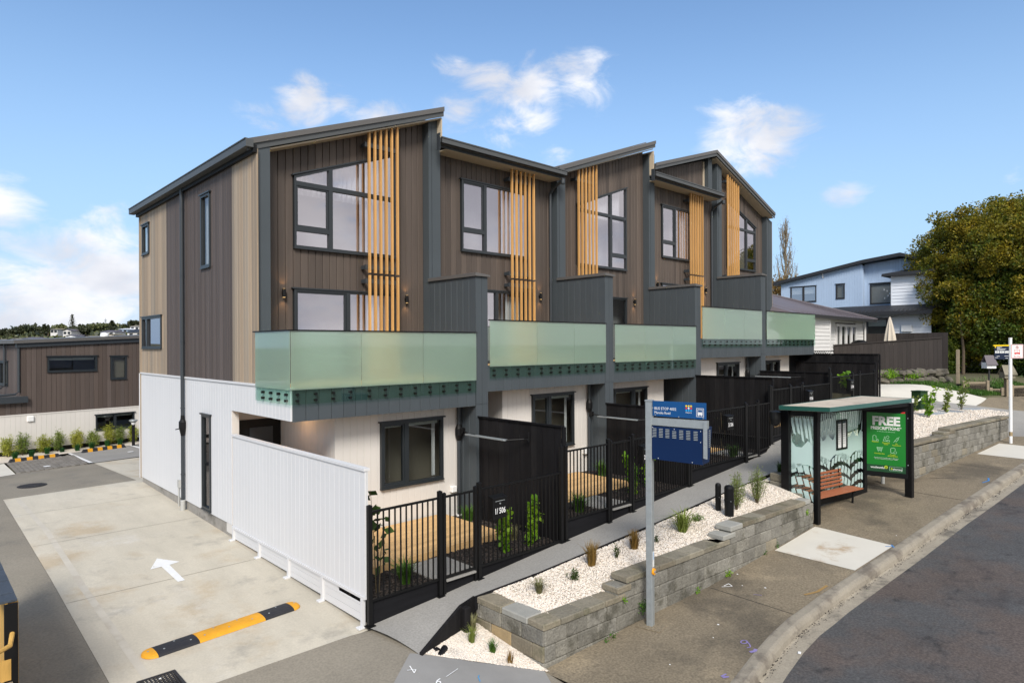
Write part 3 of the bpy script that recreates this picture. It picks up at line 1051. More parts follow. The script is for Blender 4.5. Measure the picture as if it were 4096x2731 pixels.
def PW2(x, y):
    y0 = wall2_y(x) + .3 if x > 20 else 6.9
    if x < 20:
        return P(x) - .04
    z0 = lerp(.80, .97, min(1, max(0, (x - 20) / 7)))
    return min(P(x), z0 + .10 * max(0, y - y0))


sheet('planter_bed', [(14.9, 7.12), (17.68, 7.0), (20, 6.95), (26.4, 6.98), (28.31, 6.57), (30.0, 5.5)], [(14.95, 6.95), (17, 6.7), (19.98, 5.4), (24, 4.95), (27.7, 4.45), (27.8, 4.42)], PW2, 'pebbase', -.01, nu=50, nv=8, kind='structure')


def reg2(r):
    while True:
        x = r.uniform(15, 30)
        if x < 20:
            y = r.uniform(6.9, 7.05)
        else:
            y = r.uniform(wall2_y(min(x, 27.7)) + .25, 7.0)
        if x > 26.4 and y > lerp(6.98, 5.4, (x - 26.4) / 3.6):
            continue
        return (x, y)


stones('white_pebbles', reg2, PW2, 15000, .026, 'pebble', rng=np.random.default_rng(8), kind='stuff', label='white pebbles in the sloping planter behind the bus shelter', category='pebbles')

# timber edging of the path
def edging(name, pts, label, group=None):
    t = thing(name, label, 'edging', (pts[0][0], pts[0][1], P(pts[0][0])), group)
    for a, b in zip(pts, pts[1:]):
        d = (Vector(b) - Vector(a)).normalized()
        n = Vector((-d.y, d.x)) * .012
        z0, z1 = P(a[0]), P(b[0])
        MB().hexa([(a[0] - n.x, a[1] - n.y, z0 - .2), (b[0] - n.x, b[1] - n.y, z1 - .2), (b[0] + n.x, b[1] + n.y, z1 - .2), (a[0] + n.x, a[1] + n.y, z0 - .2),
                   (a[0] - n.x, a[1] - n.y, z0 + .012), (b[0] - n.x, b[1] - n.y, z1 + .012), (b[0] + n.x, b[1] + n.y, z1 + .012), (a[0] + n.x, a[1] + n.y, z0 + .012)]).build('board', 'bkick', t)
    for k, x in enumerate((7.6, 10.1, 12.3)):
        if pts[0][0] < x < pts[-1][0]:
            MB().cbox((x, edge_y(x) - .03, P(x) - .03), (1, 0, 0), (0, 1, 0), (0, 0, 1), .05, .022, .05, .006).build('peg', 'bkick', t)
    return t


edging('timber_edging', [(p[0], p[1] - .015) for p in EDGE[:7]], 'black timber edging between the front path and the white pebbles')

# black timber board that retains the path beside the lower bed
t = thing('retaining_board', 'sloping black timber board holding the path above the low pebble bed', 'retaining board', (5.6, 7.3, -.6))
pl = [(5.09, 7.20), (6.11, 7.62), (6.46, 7.70)]
top = [-.555, -.325, -.30]
for i in range(2):
    a, b = pl[i], pl[i + 1]
    d = (Vector(b) - Vector(a)).normalized()
    n = Vector((-d.y, d.x)) * .022
    zb = lambda p: LOWZ(p[0], p[1]) - .12
    MB().hexa([(a[0] - n.x, a[1] - n.y, zb(a)), (b[0] - n.x, b[1] - n.y, zb(b)), (b[0] + n.x, b[1] + n.y, zb(b)), (a[0] + n.x, a[1] + n.y, zb(a)),
               (a[0] - n.x, a[1] - n.y, top[i]), (b[0] - n.x, b[1] - n.y, top[i + 1]), (b[0] + n.x, b[1] + n.y, top[i + 1]), (a[0] + n.x, a[1] + n.y, top[i])]).build('board', 'bfence', t)
for (x, y, z, w) in ((6.16, 7.55, -.34, .055), (5.38, 7.24, -.60, .04)):
    MB().cbox((x, y, (z - .8) / 2), (1, 0, 0), (0, 1, 0), (0, 0, 1), w, w, (z + .8) / 2, .01).build('post', 'bfence', t)
MB().tube([(5.50, 7.20, -.62), (5.32, 7.10, -.66)], .045, 12).build('drain_pipe', 'black', t)


# ================================================================== RETAINING WALLS
def block(t, a, b, z0, z1, thick, mat, name='block', jit=.006, ch=.014):
    """a block between plan points a and b (its outer face), thick to the left of a->b"""
    a, b = Vector((a[0], a[1], 0)), Vector((b[0], b[1], 0))
    u = (b - a).normalized()
    n = Vector((-u.y, u.x, 0))
    L = (b - a).length
    off = random.uniform(-jit, jit)
    c = (a + b) / 2 + n * (thick / 2 + off)
    c.z = (z0 + z1) / 2
    return MB().cbox(c, u, n, (0, 0, 1), L / 2 - .0025, thick / 2, (z1 - z0) / 2 - .0025, ch).build(name, mat, t)


def stepped(t, A, B, courses, ch, base, topf, th=.26, L=.44, caph=.11, capth=.33, gz=None):
    """courses of blocks from A to B; a course exists where topf allows it; caps on top"""
    A, B = Vector(A), Vector(B)
    D = (B - A).length
    u = (B - A) / D
    k = 0
    z = base
    while z < 3:
        x = -(L / 2 if k % 2 else 0)
        anyb = False
        while x < D - .02:
            x0, x1 = max(0, x), min(D, x + L)
            x += L
            pm_ = A + u * ((x0 + x1) / 2)
            tz = topf(pm_.x)
            if gz is not None and z + ch < gz(pm_.x) - .04:
                anyb = True
                continue
            if z + ch > tz + .01:
                if z + .06 < tz:            # a thinner closer below the cap
                    block(t, A + u * x0, A + u * x1, z, tz, th, 'block')
                    anyb = True
                continue
            anyb = True
            setb = -.012 * ((z - base) / ch)
            block(t, A + u * x0, A + u * x1, z, z + ch, th, 'block' if random.random() > .04 else 'cap')
        if not anyb:
            break
        z += ch
        k += 1


t = thing('retaining_wall', 'grey block retaining wall stepping up along the footpath in front of the townhouses', 'wall', (10, 6.05, -.8))
CH = .228
base = -.31 - .10 - 3 * CH
top1 = lambda x: captop(x) - .10
stepped(t, W1A, W1B, 5, CH, base, top1, gz=lambda x: G(x))
# side return on the left of the corner
sx = 6.50
z = base
k = 0
for k in range(3):
    z0 = base + k * CH
    y = 6.27 + (.22 if k % 2 else .44)
    ys = [6.262]
    while y < 7.72:
        ys.append(y)
        y += .44
    ys.append(7.72)
    for i, (y0, y1) in enumerate(zip(ys, ys[1:])):
        if z0 + CH < LOWZ(6.4, y1) - .02:
            continue
        mat = 'rustblock' if (k == 1 and 6.6 < y0 < 7.3) or (k == 0 and i % 2) else ('cap' if k == 1 else 'block')
        block(t, (6.505, y1), (6.505, y0), z0, z0 + CH, .25, mat)
# caps
def caprow(x0, x1, z, L=.46, first='cap'):
    n = max(1, round((x1 - x0) / L))
    for i in range(n):
        a, b = lerp(x0, x1, i / n), lerp(x0, x1, (i + 1) / n)
        block(t, (a, wall1_y(a) - .02), (b, wall1_y(b) - .02), z - .10, z, .34, first if i == 0 else 'cap', name='cap', ch=.012)


caprow(6.84, 8.26, -.31)
block(t, (6.49, 6.232), (6.838, 6.215), -.41, -.31, .34, 'cap', name='cap')
block(t, (6.49, 7.12), (6.49, 6.575), -.412, -.31, .34, 'newblock', name='cap')
block(t, (6.485, 7.73), (6.485, 7.125), -.42, -.31, .35, 'cap', name='cap')
caprow(8.06, 8.40, -.19)
block(t, (8.40, wall1_y(8.4)), (8.83, wall1_y(8.8)), -.30, -.19, .26, 'block')
caprow(8.28, 11.30, -.07)
caprow(11.07, 11.50, .035, first='newblock')
block(t, (11.28, wall1_y(11.3) + .008), (11.76, wall1_y(11.76) + .008), -.18, -.07, .24, 'block')
block(t, (11.5, wall1_y(11.5)), (11.95, wall1_y(11.9)), -.07, .04, .26, 'block')
caprow(11.33, 14.35, .155, first='newblock')
block(t, (14.36, wall1_y(14.4) - .02), (14.62, wall1_y(14.62) - .02), .06, .16, .25, 'newblock', name='cap')
# the return behind the left end of the shelter
t = thing('retaining_wall', 'short stepped block wall behind the left end of the bus shelter', 'wall', (15.0, 6.6, -.4))
A, B = Vector((14.80, 6.15)), Vector((14.95, 6.92))
for k in range(6):
    z0 = -.55 + k * CH * .8
    for i in range(2):
        a, b = A.lerp(B, i / 2), A.lerp(B, (i + 1) / 2)
        if i == 0 and k > 3:
            continue
        block(t, b, a, z0, z0 + CH * .8, .26, 'block' if k < 3 else 'cap')
a0, b0 = Vector((14.95, 6.9)), Vector((19.95, 6.28))
for k in range(6):
    z0 = -.5 + k * .2
    n = 12
    for i in range(n):
        a, b = a0.lerp(b0, i / n), a0.lerp(b0, (i + 1) / n)
        if z0 + .2 > P(a.x) + .02:
            continue
        block(t, a, b, z0, z0 + .2, .26, 'block' if k < 3 else 'cap')
t = thing('retaining_wall', 'long grey block retaining wall right of the bus shelter', 'wall', (24, 4.8, .1))
stepped(t, W2A, W2B, 6, .2, .955 - .2 * 7, lambda x: cap2(x) - .09, L=.42, gz=lambda x: G(x))
def cr2(x0, x1, z):
    n = max(1, round((x1 - x0) / .43))
    for i in range(n):
        a, b = lerp(x0, x1, i / n), lerp(x0, x1, (i + 1) / n)
        block(t, (a, wall2_y(a) - .02), (b, wall2_y(b) - .02), z - .09, z, .33, 'cap', name='cap', ch=.012)
cr2(19.96, 22.4, .88)
cr2(22.06, 22.9, .985)
cr2(22.5, 27.72, 1.07)
block(t, (19.95, 6.25), (19.95, 5.3), .1, .88, .26, 'block')
block(t, (27.72, 4.40), (27.95, 6.2), -.1, 1.0, .25, 'block')


# ================================================================== TOWNHOUSES
PL = [8.97, 13.41, 17.86, 22.31]
PW_ = .34
YF, YG, YB = 12.5, 11.15, 10.6        # upper facade, ground-floor facade, balcony front
TOPZ = {0: 3.86, 1: 4.14, 2: 4.14, 3: 4.77, 4: 4.77}
OFF = [0, .285, .285, .91, .91]


def plane_fn(o, u, n):
    """point from wall coordinates: s along u, z up, d outwards along n"""
    return lambda s, z, d=0.0: (o[0] + u[0] * s + n[0] * d, o[1] + u[1] * s + n[1] * d, z)


def boards(parent, o, u, n, s0, s1, pitch, zb, zt, mat, holes=(), name='board', th=.025, chm=.007, matf=None):
    """upright boards with V joints; holes = (sa, sb, za(s)->, zb(s)->)"""
    pf = plane_fn(o, u, n)
    zb = zb if callable(zb) else (lambda s, _z=zb: _z)
    zt = zt if callable(zt) else (lambda s, _z=zt: _z)
    H_ = [(a, b, (c if callable(c) else (lambda s, _c=c: _c)), (d if callable(d) else (lambda s, _d=d: _d))) for a, b, c, d in holes]
    cnt = max(1, round((s1 - s0) / pitch))
    w = (s1 - s0) / cnt

    def piece(a, b, lo, hi, k):
        if b - a < .012 or min(hi(a) - lo(a), hi(b) - lo(b)) < -.001 or max(hi(a) - lo(a), hi(b) - lo(b)) < .012:
            return
        g = .0015 if chm < .006 else .003
        a2, b2 = a + g, b - g
        c = min(chm, (b2 - a2) * .3)
        sec = [(a2, 0), (a2, th - c), (a2 + c, th), (b2 - c, th), (b2, th - c), (b2, 0)]
        m_ = MB()
        V = [pf(s, lo(s), d) for s, d in sec] + [pf(s, hi(s), d) for s, d in sec]
        m_.add(V, [tuple(range(6))[::-1], tuple(range(6, 12))] + [(i, (i + 1) % 6, 6 + (i + 1) % 6, 6 + i) for i in range(6)])
        m_.build(name, matf((a + b) / 2, k) if matf else mat, parent)

    for k in range(cnt):
        a, b = s0 + k * w, s0 + (k + 1) * w
        hs = [h for h in H_ if h[0] < b - .004 and h[1] > a + .004]
        if not hs:
            piece(a, b, zb, zt, k)
            continue
        hs.sort(key=lambda h: h[2]((a + b) / 2))
        lo = zb
        for h in hs:
            piece(a, b, lo, h[2], k)
            if h[0] > a + .004:
                piece(a, h[0], h[2], h[3], k)
            if h[1] < b - .004:
                piece(h[1], b, h[2], h[3], k)
            lo = h[3]
        piece(a, b, lo, zt, k)


def inset(poly, t):
    n = len(poly)
    cx = sum(p[0] for p in poly) / n
    cz = sum(p[1] for p in poly) / n
    lines = []
    for i in range(n):
        p, q = poly[i], poly[(i + 1) % n]
        dx, dz = q[0] - p[0], q[1] - p[1]
        L = math.hypot(dx, dz)
        nx, nz = -dz / L, dx / L
        if (cx - p[0]) * nx + (cz - p[1]) * nz < 0:
            nx, nz = -nx, -nz
        lines.append(((p[0] + nx * t, p[1] + nz * t), (dx, dz)))
    out = []
    for i in range(n):
        (p, d), (q, e) = lines[i - 1], lines[i]
        den = d[0] * e[1] - d[1] * e[0]
        k = ((q[0] - p[0]) * e[1] - (q[1] - p[1]) * e[0]) / den
        out.append((p[0] + d[0] * k, p[1] + d[1] * k))
    return out


def window(parent, o, u, n, cells, name='window', glass='glass', t=.045, depth=.09, d0=-.03, head=True, curtain=None, blind=None, fmat='frame', panes=None, backing=None, sash=()):
    """cells: polygons in (s, z). frame rings round every cell, one pane each"""
    pf = plane_fn(o, u, n)
    fr = MB()
    for ci, c in enumerate(cells):
        inn = inset(c, t)
        k = len(c)
        for i in range(k):
            j = (i + 1) % k
            q = [c[i], c[j], inn[j], inn[i]]
            fr.hexa([pf(a, z, d0) for a, z in q] + [pf(a, z, d0 + depth) for a, z in q])
        if ci in sash:                                            # an opening sash: second inner ring
            in2 = inset(inn, .035)
            for i in range(k):
                j = (i + 1) % k
                q = [inn[i], inn[j], in2[j], in2[i]]
                fr.hexa([pf(a, z, d0) for a, z in q] + [pf(a, z, d0 + depth * .8) for a, z in q])
    f = fr.build(name, fmat, parent)
    for ci, c in enumerate(cells):
        inn = inset(c, t - .006)
        g = glass if not isinstance(glass, (list, tuple)) else glass[ci]
        MB().prism([pf(a, z, d0 + depth * .42) for a, z in inn], Vector((n[0], n[1], 0)) * .006).build('pane', g, f)
    s0 = min(p[0] for c in cells for p in c)
    s1 = max(p[0] for c in cells for p in c)
    ztl = max(p[1] for c in cells for p in c if abs(p[0] - s0) < .01)
    ztr = max(p[1] for c in cells for p in c if abs(p[0] - s1) < .01)
    zbm = min(p[1] for c in cells for p in c)
    if head:
        q = [(s0 - .045, ztl), (s1 + .045, ztr), (s1 + .045, ztr + .03), (s0 - .045, ztl + .03)]
        MB().hexa([pf(a, z, -.01) for a, z in q] + [pf(a, z, .085) for a, z in q]).build('head_flashing', fmat, f)
        MB().hexa([pf(a, z, -.02) for a, z in [(s0 - .01, zbm - .028), (s1 + .01, zbm - .028), (s1 + .01, zbm), (s0 - .01, zbm)]] +
                  [pf(a, z, .075) for a, z in [(s0 - .01, zbm - .028), (s1 + .01, zbm - .028), (s1 + .01, zbm), (s0 - .01, zbm)]]).build('sill', fmat, f)
    if curtain:
        for (a, b, z0, zfn) in curtain:
            k = max(8, int((b - a) / .022))
            V, F = [], []
            for i in range(k + 1):
                s = lerp(a, b, i / k)
                dd = -.16 + .022 * math.sin(i * PI / 2.6) + .006 * math.sin(i * 1.7)
                V += [pf(s, z0, dd), pf(s, zfn(s) if callable(zfn) else zfn, dd)]
            for i in range(k):
                F.append((2 * i, 2 * i + 2, 2 * i + 3, 2 * i + 1))
            MB().add(V, F).build('curtain', 'curtain', f, norm=False)
    if blind:
        for (a, b, z0, z1) in blind:
            q = [(a, z0), (b, z0), (b, z1), (a, z1)]
            MB().hexa([pf(s, z, -.10) for s, z in q] + [pf(s, z, -.096) for s, z in q]).build('blind', 'blind', f)
    if backing:  # panel close behind panes; room colours paint in a dim and a lit inside
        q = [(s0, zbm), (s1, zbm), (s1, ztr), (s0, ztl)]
        MB().hexa([pf(s, z, -.075) for s, z in q] + [pf(s, z, -.065) for s, z in q]).build('pane_backing', backing, f)
    return f


def rect(a, b, z0, z1):
    return [(a, z0), (b, z0), (b, z1), (a, z1)]


FX = ((0, 0), (1, 0), (0, -1))


def fac(y):
    return ((0, y), (1, 0), (0, -1))


def roof_line(k):
    """underside height of the gable line above x for the plane of the front wall"""
    if k == 0:
        return lambda x: lerp(7.28, 8.97, (x - 4.79) / (9.25 - 4.79)) - .01
    if k == 2:
        return lambda x: lerp(8.42, 10.01, (x - 13.47) / (17.94 - 13.47)) - .01
    if k == 4:
        return lambda x: lerp(10.50, 8.92, (x - 21.93) / (26.65 - 21.93)) - .01
    return None


labels = ['nearest townhouse with pale cedar bands on its side wall and the balcony at the corner',
          'second townhouse, flat eave and a wide window left of its cedar slats',
          'middle townhouse with the slats left of its sloping-topped window',
          'fourth townhouse, flat eave below a brown gable wall',
          'far-end townhouse whose roof falls to the right']
HOUSE = []
XR = [(4.83, 8.97), (9.31, 13.41), (13.75, 17.86), (18.2, 22.31), (22.65, 26.95)]
for k in range(5):
    x0, x1 = XR[k]
    HOUSE.append(thing('townhouse', labels[k], 'townhouse', ((x0 + x1) / 2, 15, [-.3, 0, .3, .6, .9][k]), 'townhouses in the terrace'))


def core(k):
    """inner walls, set back half a metre behind the windows"""
    h = HOUSE[k]
    x0, x1 = XR[k]
    xe = x1 + PW_
    if k == 0:
        poly = [(5.02, 2.6), (9.22, 2.6), (9.22, 8.93), (5.02, 7.30)]
        MB().box(5.02, 13.75, 0, 9.2, 20.0, 2.6).build('inner_wall', 'room', h)
    elif k == 1:
        poly = [(9.3, 0.2), (13.5, 0.2), (13.5, 8.2), (9.3, 8.2)]
    elif k == 2:
        poly = [(13.55, 0.3), (17.92, .3), (17.92, 9.95), (13.55, 8.35)]
    elif k == 3:
        poly = [(18.0, .6), (22.3, .6), (22.3, 10.35), (18.0, 9.2)]
    else:
        poly = [(22.4, .8), (26.85, .8), (26.85, 8.75), (22.4, 10.25)]
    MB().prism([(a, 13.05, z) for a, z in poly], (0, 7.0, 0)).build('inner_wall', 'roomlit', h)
    z1 = 2.8 + OFF[k]
    rx0, rx1 = [(6.02, 8.95), (10.34, 13.4), (13.8, 16.9), (19.2, 22.3), (22.7, 25.85)][k]
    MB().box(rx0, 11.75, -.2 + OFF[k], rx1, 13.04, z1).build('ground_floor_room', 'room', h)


core(0)
h0 = HOUSE[0]
# the return of the beige gable wall above the second roof
for k in range(1, 5):
    core(k)
for (k, x, z) in ((0, 9.24, 8.93), (2, 17.93, 9.93)):
    MB().box(x - .02, 12.12, 8.42 if k == 0 else 9.17, x + .012, 20.0, z).build('side_lining', 'beige', HOUSE[k])
# right end wall of the last house
boards(HOUSE[4], (26.95, 12.3), (0, 1), (1, 0), 0, 7.8, .6, .9, 8.8, 'light', th=.02)

# ---------------------------------------------------------------- left side wall (plane x = 4.83), s runs towards the street
SO = ((4.86, 20.12), (0, -1), (-1, 0))
sy = lambda y: 20.12 - y


def hole(w, e=.0):
    return (sy(w[0]) - e, sy(w[1]) + e, w[2] - e, w[3] + e)


sw = {'tall': (15.08, 14.50, 5.33, 6.92), 'back': (19.87, 19.21, 6.12, 6.92), 'mid': (19.92, 18.12, 3.57, 4.40), 'low': (15.08, 14.54, .05, 2.11)}
wood_holes = [hole(sw['tall']), hole(sw['back']), hole(sw['mid'])]


def sidemat(s, k):
    y = 20.12 - s
    return 'light' if (y > 17.70 or y < 13.28) else 'dbrown'


ss = [0, sy(17.70), sy(13.28), sy(12.02)]
for a, b in zip(ss, ss[1:]):
    boards(h0, *SO, a, b, .14, 2.9, 7.30, 'light', holes=wood_holes, matf=sidemat, th=.03)
boards(h0, *SO, 0, sy(13.35), .15, 0.0, 2.86, 'white', holes=[hole(sw['low'])], th=.03, chm=.004)
boards(h0, *SO, sy(13.35), sy(10.62), .15, 2.31, 2.86, 'white', th=.03, chm=.004)
for q_ in ((13.36, 14.53, 0, 2.85), (15.09, 20.08, 0, 2.85), (14.53, 15.09, 2.12, 2.85), (10.64, 13.36, 2.33, 2.85)):
    MB().box(4.862, q_[0], q_[2], 4.872, q_[1], q_[3]).build('wall_backing', 'white', h0)
MB().box(4.805, 12.02, 2.86, 4.84, 20.14, 2.90).build('flashing', 'white', h0)
MB().box(4.805, 10.60, 2.86, 4.90, 12.02, 2.885).build('flashing', 'white', h0)
MB().box(4.80, 20.10, -.02, 4.92, 20.15, 7.35).build('corner_trim', 'light', h0)
MB().box(4.79, 20.105, -.02, 4.90, 20.16, 2.87).build('corner_trim', 'white', h0)
MB().box(4.86, 13.34, -.6, 5.0, 20.08, 0.0).build('plinth', 'plinth', h0)
# windows of the side wall
def srect(w):
    return rect(sy(w[0]), sy(w[1]), w[2], w[3])


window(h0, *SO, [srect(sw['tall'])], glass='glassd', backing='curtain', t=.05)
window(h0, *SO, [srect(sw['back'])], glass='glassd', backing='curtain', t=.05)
m3 = lerp(sw['mid'][0], sw['mid'][1], .27)
window(h0, *SO, [rect(sy(19.92), sy(m3), 3.57, 4.40), rect(sy(m3), sy(18.12), 3.57, 4.40)], glass='glass', t=.05)
window(h0, *SO, [srect(sw['low'])], glass='glassd', t=.05, curtain=[(sy(14.95), sy(14.60), .15, 2.0)])
MB().box(5.0, 14.4, -.1, 5.01, 15.2, 2.3).build('room_backing', 'roomd', h0)  # dark sheet close behind the panes, painted for a dim interior
MB().box(4.99, 18.0, 3.5, 5.0, 20.0, 4.5).build('room_backing', 'roomd', h0)  # dark sheet again, making the pane look dark
# corner post at the front, beige edge
MB().box(4.86, 12.10, 2.9, 5.12, 12.5, 7.40).build('corner_post', 'grey', h0)
MB().box(4.838, 12.07, 2.9, 4.858, 12.11, 7.32).build('corner_edge', 'beige', h0)

# ---------------------------------------------------------------- upper facades
def trap_z(xa, za, xb, zb_):
    return lambda x: lerp(za, zb_, (x - xa) / (xb - xa))


def upper(k, xs0, xs1, ztop, win, door, zdoor):
    h = HOUSE[k]
    zb = 2.86 + OFF[k]
    holes = []
    x0, x1, z0, zl, zr = win
    tz = trap_z(x0, zl, x1, zr)
    holes.append((x0, x1, z0, tz))
    if door:
        holes.append((door[0], door[1], zb, zdoor))
    boards(h, *fac(12.53), xs0, xs1, .163, zb, ztop, 'brown', holes=holes, th=.03, chm=.011)
    return tz


# house 1
tz = upper(0, 5.12, 8.97, roof_line(0), (5.76, 8.17, 5.60, 7.04, 7.95), (5.75, 8.14), 4.76)
cm = tz(6.56)
window(h0, *fac(12.5), [rect(5.76, 6.56, 5.60, 5.98), rect(5.76, 6.56, 5.98, 6.90), [(5.76, 6.90), (6.56, 6.90), (6.56, cm), (5.76, 7.04)],
                        rect(6.56, 8.17, 5.60, 6.90), [(6.56, 6.90), (8.17, 6.90), (8.17, 7.95), (6.56, cm)]],
       curtain=[(5.84, 7.40, 6.72, lambda s: tz(s) - .05), (7.50, 8.10, 5.66, lambda s: tz(s) - .05)], sash=(1,))
window(h0, *fac(12.5), [rect(5.75, 6.96, 2.88, 4.76), rect(6.96, 8.14, 2.88, 4.76)], name='sliding_door', curtain=[(7.55, 8.05, 2.95, 4.68)], sash=(0,))
# house 2
tz2 = upper(1, 9.31, 13.41, 8.26, (10.10, 12.40, 5.96, 7.72, 7.72), (10.10, 12.40), 5.0)
window(HOUSE[1], *fac(12.5), [rect(10.10, 10.87, 5.96, 6.47), rect(10.10, 10.87, 6.47, 7.72), rect(10.87, 12.40, 5.96, 7.72)], curtain=[(11.62, 12.3, 6.02, 7.66)], sash=(1,))
window(HOUSE[1], *fac(12.5), [rect(10.10, 11.26, 3.15, 5.0), rect(11.26, 12.40, 3.15, 5.0)], name='sliding_door', glass=['glass', 'glassd'], curtain=[(11.75, 12.3, 3.2, 4.9)])
# house 3
tz = upper(2, 13.75, 17.86, roof_line(2), (14.50, 16.88, 5.97, 7.74, 8.62), (14.50, 16.87), 5.06)
cm = tz(16.07)
window(HOUSE[2], *fac(12.5), [rect(14.50, 16.07, 5.97, 7.60), [(14.50, 7.60), (16.07, 7.60), (16.07, cm), (14.50, 7.74)],
                              rect(16.07, 16.88, 5.97, 6.39), rect(16.07, 16.88, 6.39, 7.60), [(16.07, 7.60), (16.88, 7.60), (16.88, 8.62), (16.07, cm)]],
       curtain=[(14.6, 15.1, 6.0, lambda s: tz(s) - .05), (15.2, 16.8, 7.5, lambda s: tz(s) - .05)], sash=(3,))
window(HOUSE[2], *fac(12.5), [rect(14.50, 15.68, 3.15, 5.06), rect(15.68, 16.87, 3.15, 5.06)], name='sliding_door', glass='glassd')
# house 4
upper(3, 18.2, 22.31, 8.98, (18.90, 20.73, 6.60, 8.37, 8.37), (18.87, 20.7), 5.68)
window(HOUSE[3], *fac(12.5), [rect(18.90, 19.71, 6.60, 7.11), rect(18.90, 19.71, 7.11, 8.37), rect(19.71, 20.73, 6.60, 8.37)], curtain=[(20.3, 20.7, 6.65, 8.3)], sash=(1,))
window(HOUSE[3], *fac(12.5), [rect(18.87, 20.7, 3.78, 5.68)], name='sliding_door')
# brown gable wall of house 4 above its eave
boards(HOUSE[3], *fac(12.50), 18.05, 21.60, .163, 9.02, lambda x: lerp(9.33, 10.50, (x - 17.96) / (21.93 - 17.96)) - .01, 'brown', th=.03)
MB().box(21.60, 12.44, 9.02, 21.68, 12.5, 10.36).build('gable_trim', 'beige', HOUSE[3])
# house 5
tz = upper(4, 22.65, 26.45, roof_line(4), (23.40, 25.75, 6.60, 9.25, 8.39), (23.4, 25.7), 5.68)
cm = tz(24.97)
window(HOUSE[4], *fac(12.5), [rect(23.40, 24.97, 6.60, 8.20), [(23.40, 8.20), (24.97, 8.20), (24.97, cm), (23.40, 9.25)],
                              rect(24.97, 25.75, 6.60, 7.0), rect(24.97, 25.75, 7.0, 8.20), [(24.97, 8.20), (25.75, 8.20), (25.75, 8.39), (24.97, cm)]], sash=(3,))
window(HOUSE[4], *fac(12.5), [rect(23.40, 25.7, 3.78, 5.68)], name='sliding_door')

# ---------------------------------------------------------------- fins, party walls, end post
ptop = [5.11, 5.43, 5.42, 6.07]
ftop = [lambda y: 8.9, lambda y: 8.45, lambda y: 9.94, lambda y: 10.6]
FT = [(8.86, 9.0), (8.30, 8.36), (9.86, 9.9), (10.46, 10.36)]
for i in range(4):
    h = HOUSE[i]
    xa, xb = PL[i], PL[i] + PW_
    z1, z2 = FT[i]
    MB().hexa([(xa, 12.28, 2.8), (xb, 12.28, 2.8), (xb, 12.56, 2.8), (xa, 12.56, 2.8), (xa, 12.28, z1), (xb, 12.28, z2), (xb, 12.56, z2), (xa, 12.56, z1)]).build('fin', 'grey', h)
    MB().box(xa + .085, 12.272, ptop[i], xa + .092, 12.279, z1 - .05).build('fin_seam', 'dgrey', h)
    # party wall: inner slab, boarded left face, framed front
    zb = [-.35, -.1, .25, .7][i]
    MB().box(xa + .026, 10.626, zb, xb - .01, 12.28, ptop[i]).build('party_wall', 'grey', h)
    boards(h, (xa + .026, 12.28), (0, -1), (-1, 0), 0, 1.66, .205, 2.86 + OFF[i], ptop[i], 'grey', name='party_board', th=.024)
    boards(h, (xa + .026, 12.28), (0, -1), (-1, 0), .6, 1.66, .205, zb, 2.30 + OFF[i] - .05 * (i == 3), 'grey', name='party_board', th=.024)
    MB().box(xa, 10.6, zb, xa + .165, 10.628, ptop[i]).build('party_trim', 'grey', h)
    MB().box(xa + .172, 10.6, zb, xb, 10.628, ptop[i]).build('party_trim', 'grey', h)
    MB().box(xa - .004, 10.594, 2.33 + OFF[i], xb + .004, 10.599, 2.335 + OFF[i]).build('party_seam', 'dgrey', h)
    # sloping cap
    MB().hexa([(xa - .04, 10.55, ptop[i] - .02), (xb + .04, 10.55, ptop[i] - .02), (xb + .04, 12.28, ptop[i] - .02), (xa - .04, 12.28, ptop[i] - .02),
               (xa - .04, 10.55, ptop[i] + .055), (xb + .04, 10.55, ptop[i] + .02), (xb + .04, 12.28, ptop[i] + .02), (xa - .04, 12.28, ptop[i] + .055)]).build('party_cap', 'roofm', h)
MB().hexa([(26.45, 12.3, 3.7), (26.93, 12.3, 3.7), (26.93, 12.6, 3.7), (26.45, 12.6, 3.7), (26.45, 12.3, 8.93), (26.93, 12.3, 8.78), (26.93, 12.6, 8.78), (26.45, 12.6, 8.93)]).build('end_post', 'grey', HOUSE[4])
MB().box(26.62, 12.293, 3.7, 26.63, 12.299, 8.85).build('fin_seam', 'dgrey', HOUSE[4])

# ---------------------------------------------------------------- roofs
def slab(h, prof, y0, y1, name='roof', mat='roofm'):
    return MB().prism([(x, y0, z) for x, z in prof], (0, y1 - y0, 0)).build(name, mat, h)


def barge(h, xa, za, xb, zb, hgt, y, second=True):
    """two-step metal barge along a gable"""
    MB().hexa([(xa, y - .02, za - hgt), (xb, y - .02, zb - hgt), (xb, y + .012, zb - hgt), (xa, y + .012, za - hgt), (xa, y - .02, za), (xb, y - .02, zb), (xb, y + .012, zb), (xa, y + .012, za)]).build('barge_board', 'barge', h)
    MB().hexa([(xa, y - .05, za - hgt * .45), (xb, y - .05, zb - hgt * .45), (xb, y - .021, zb - hgt * .45), (xa, y - .021, za - hgt * .45), (xa, y - .05, za + .02), (xb, y - .05, zb + .02), (xb, y - .021, zb + .02), (xa, y - .021, za + .02)]).build('barge_flashing', 'roofm', h)


def ribs(h, xa, za, xb, zb, y0, y1, n, lift=.03):
    m_ = MB()
    for i in range(n):
        y = lerp(y0, y1, (i + .5) / n)
        m_.hexa([(xa, y - .02, za), (xb, y - .02, zb), (xb, y + .02, zb), (xa, y + .02, za), (xa, y - .012, za + lift), (xb, y - .012, zb + lift), (xb, y + .012, zb + lift), (xa, y + .012, za + lift)])
    return m_.build('roof_rib', 'roofm', h, kind='stuff')


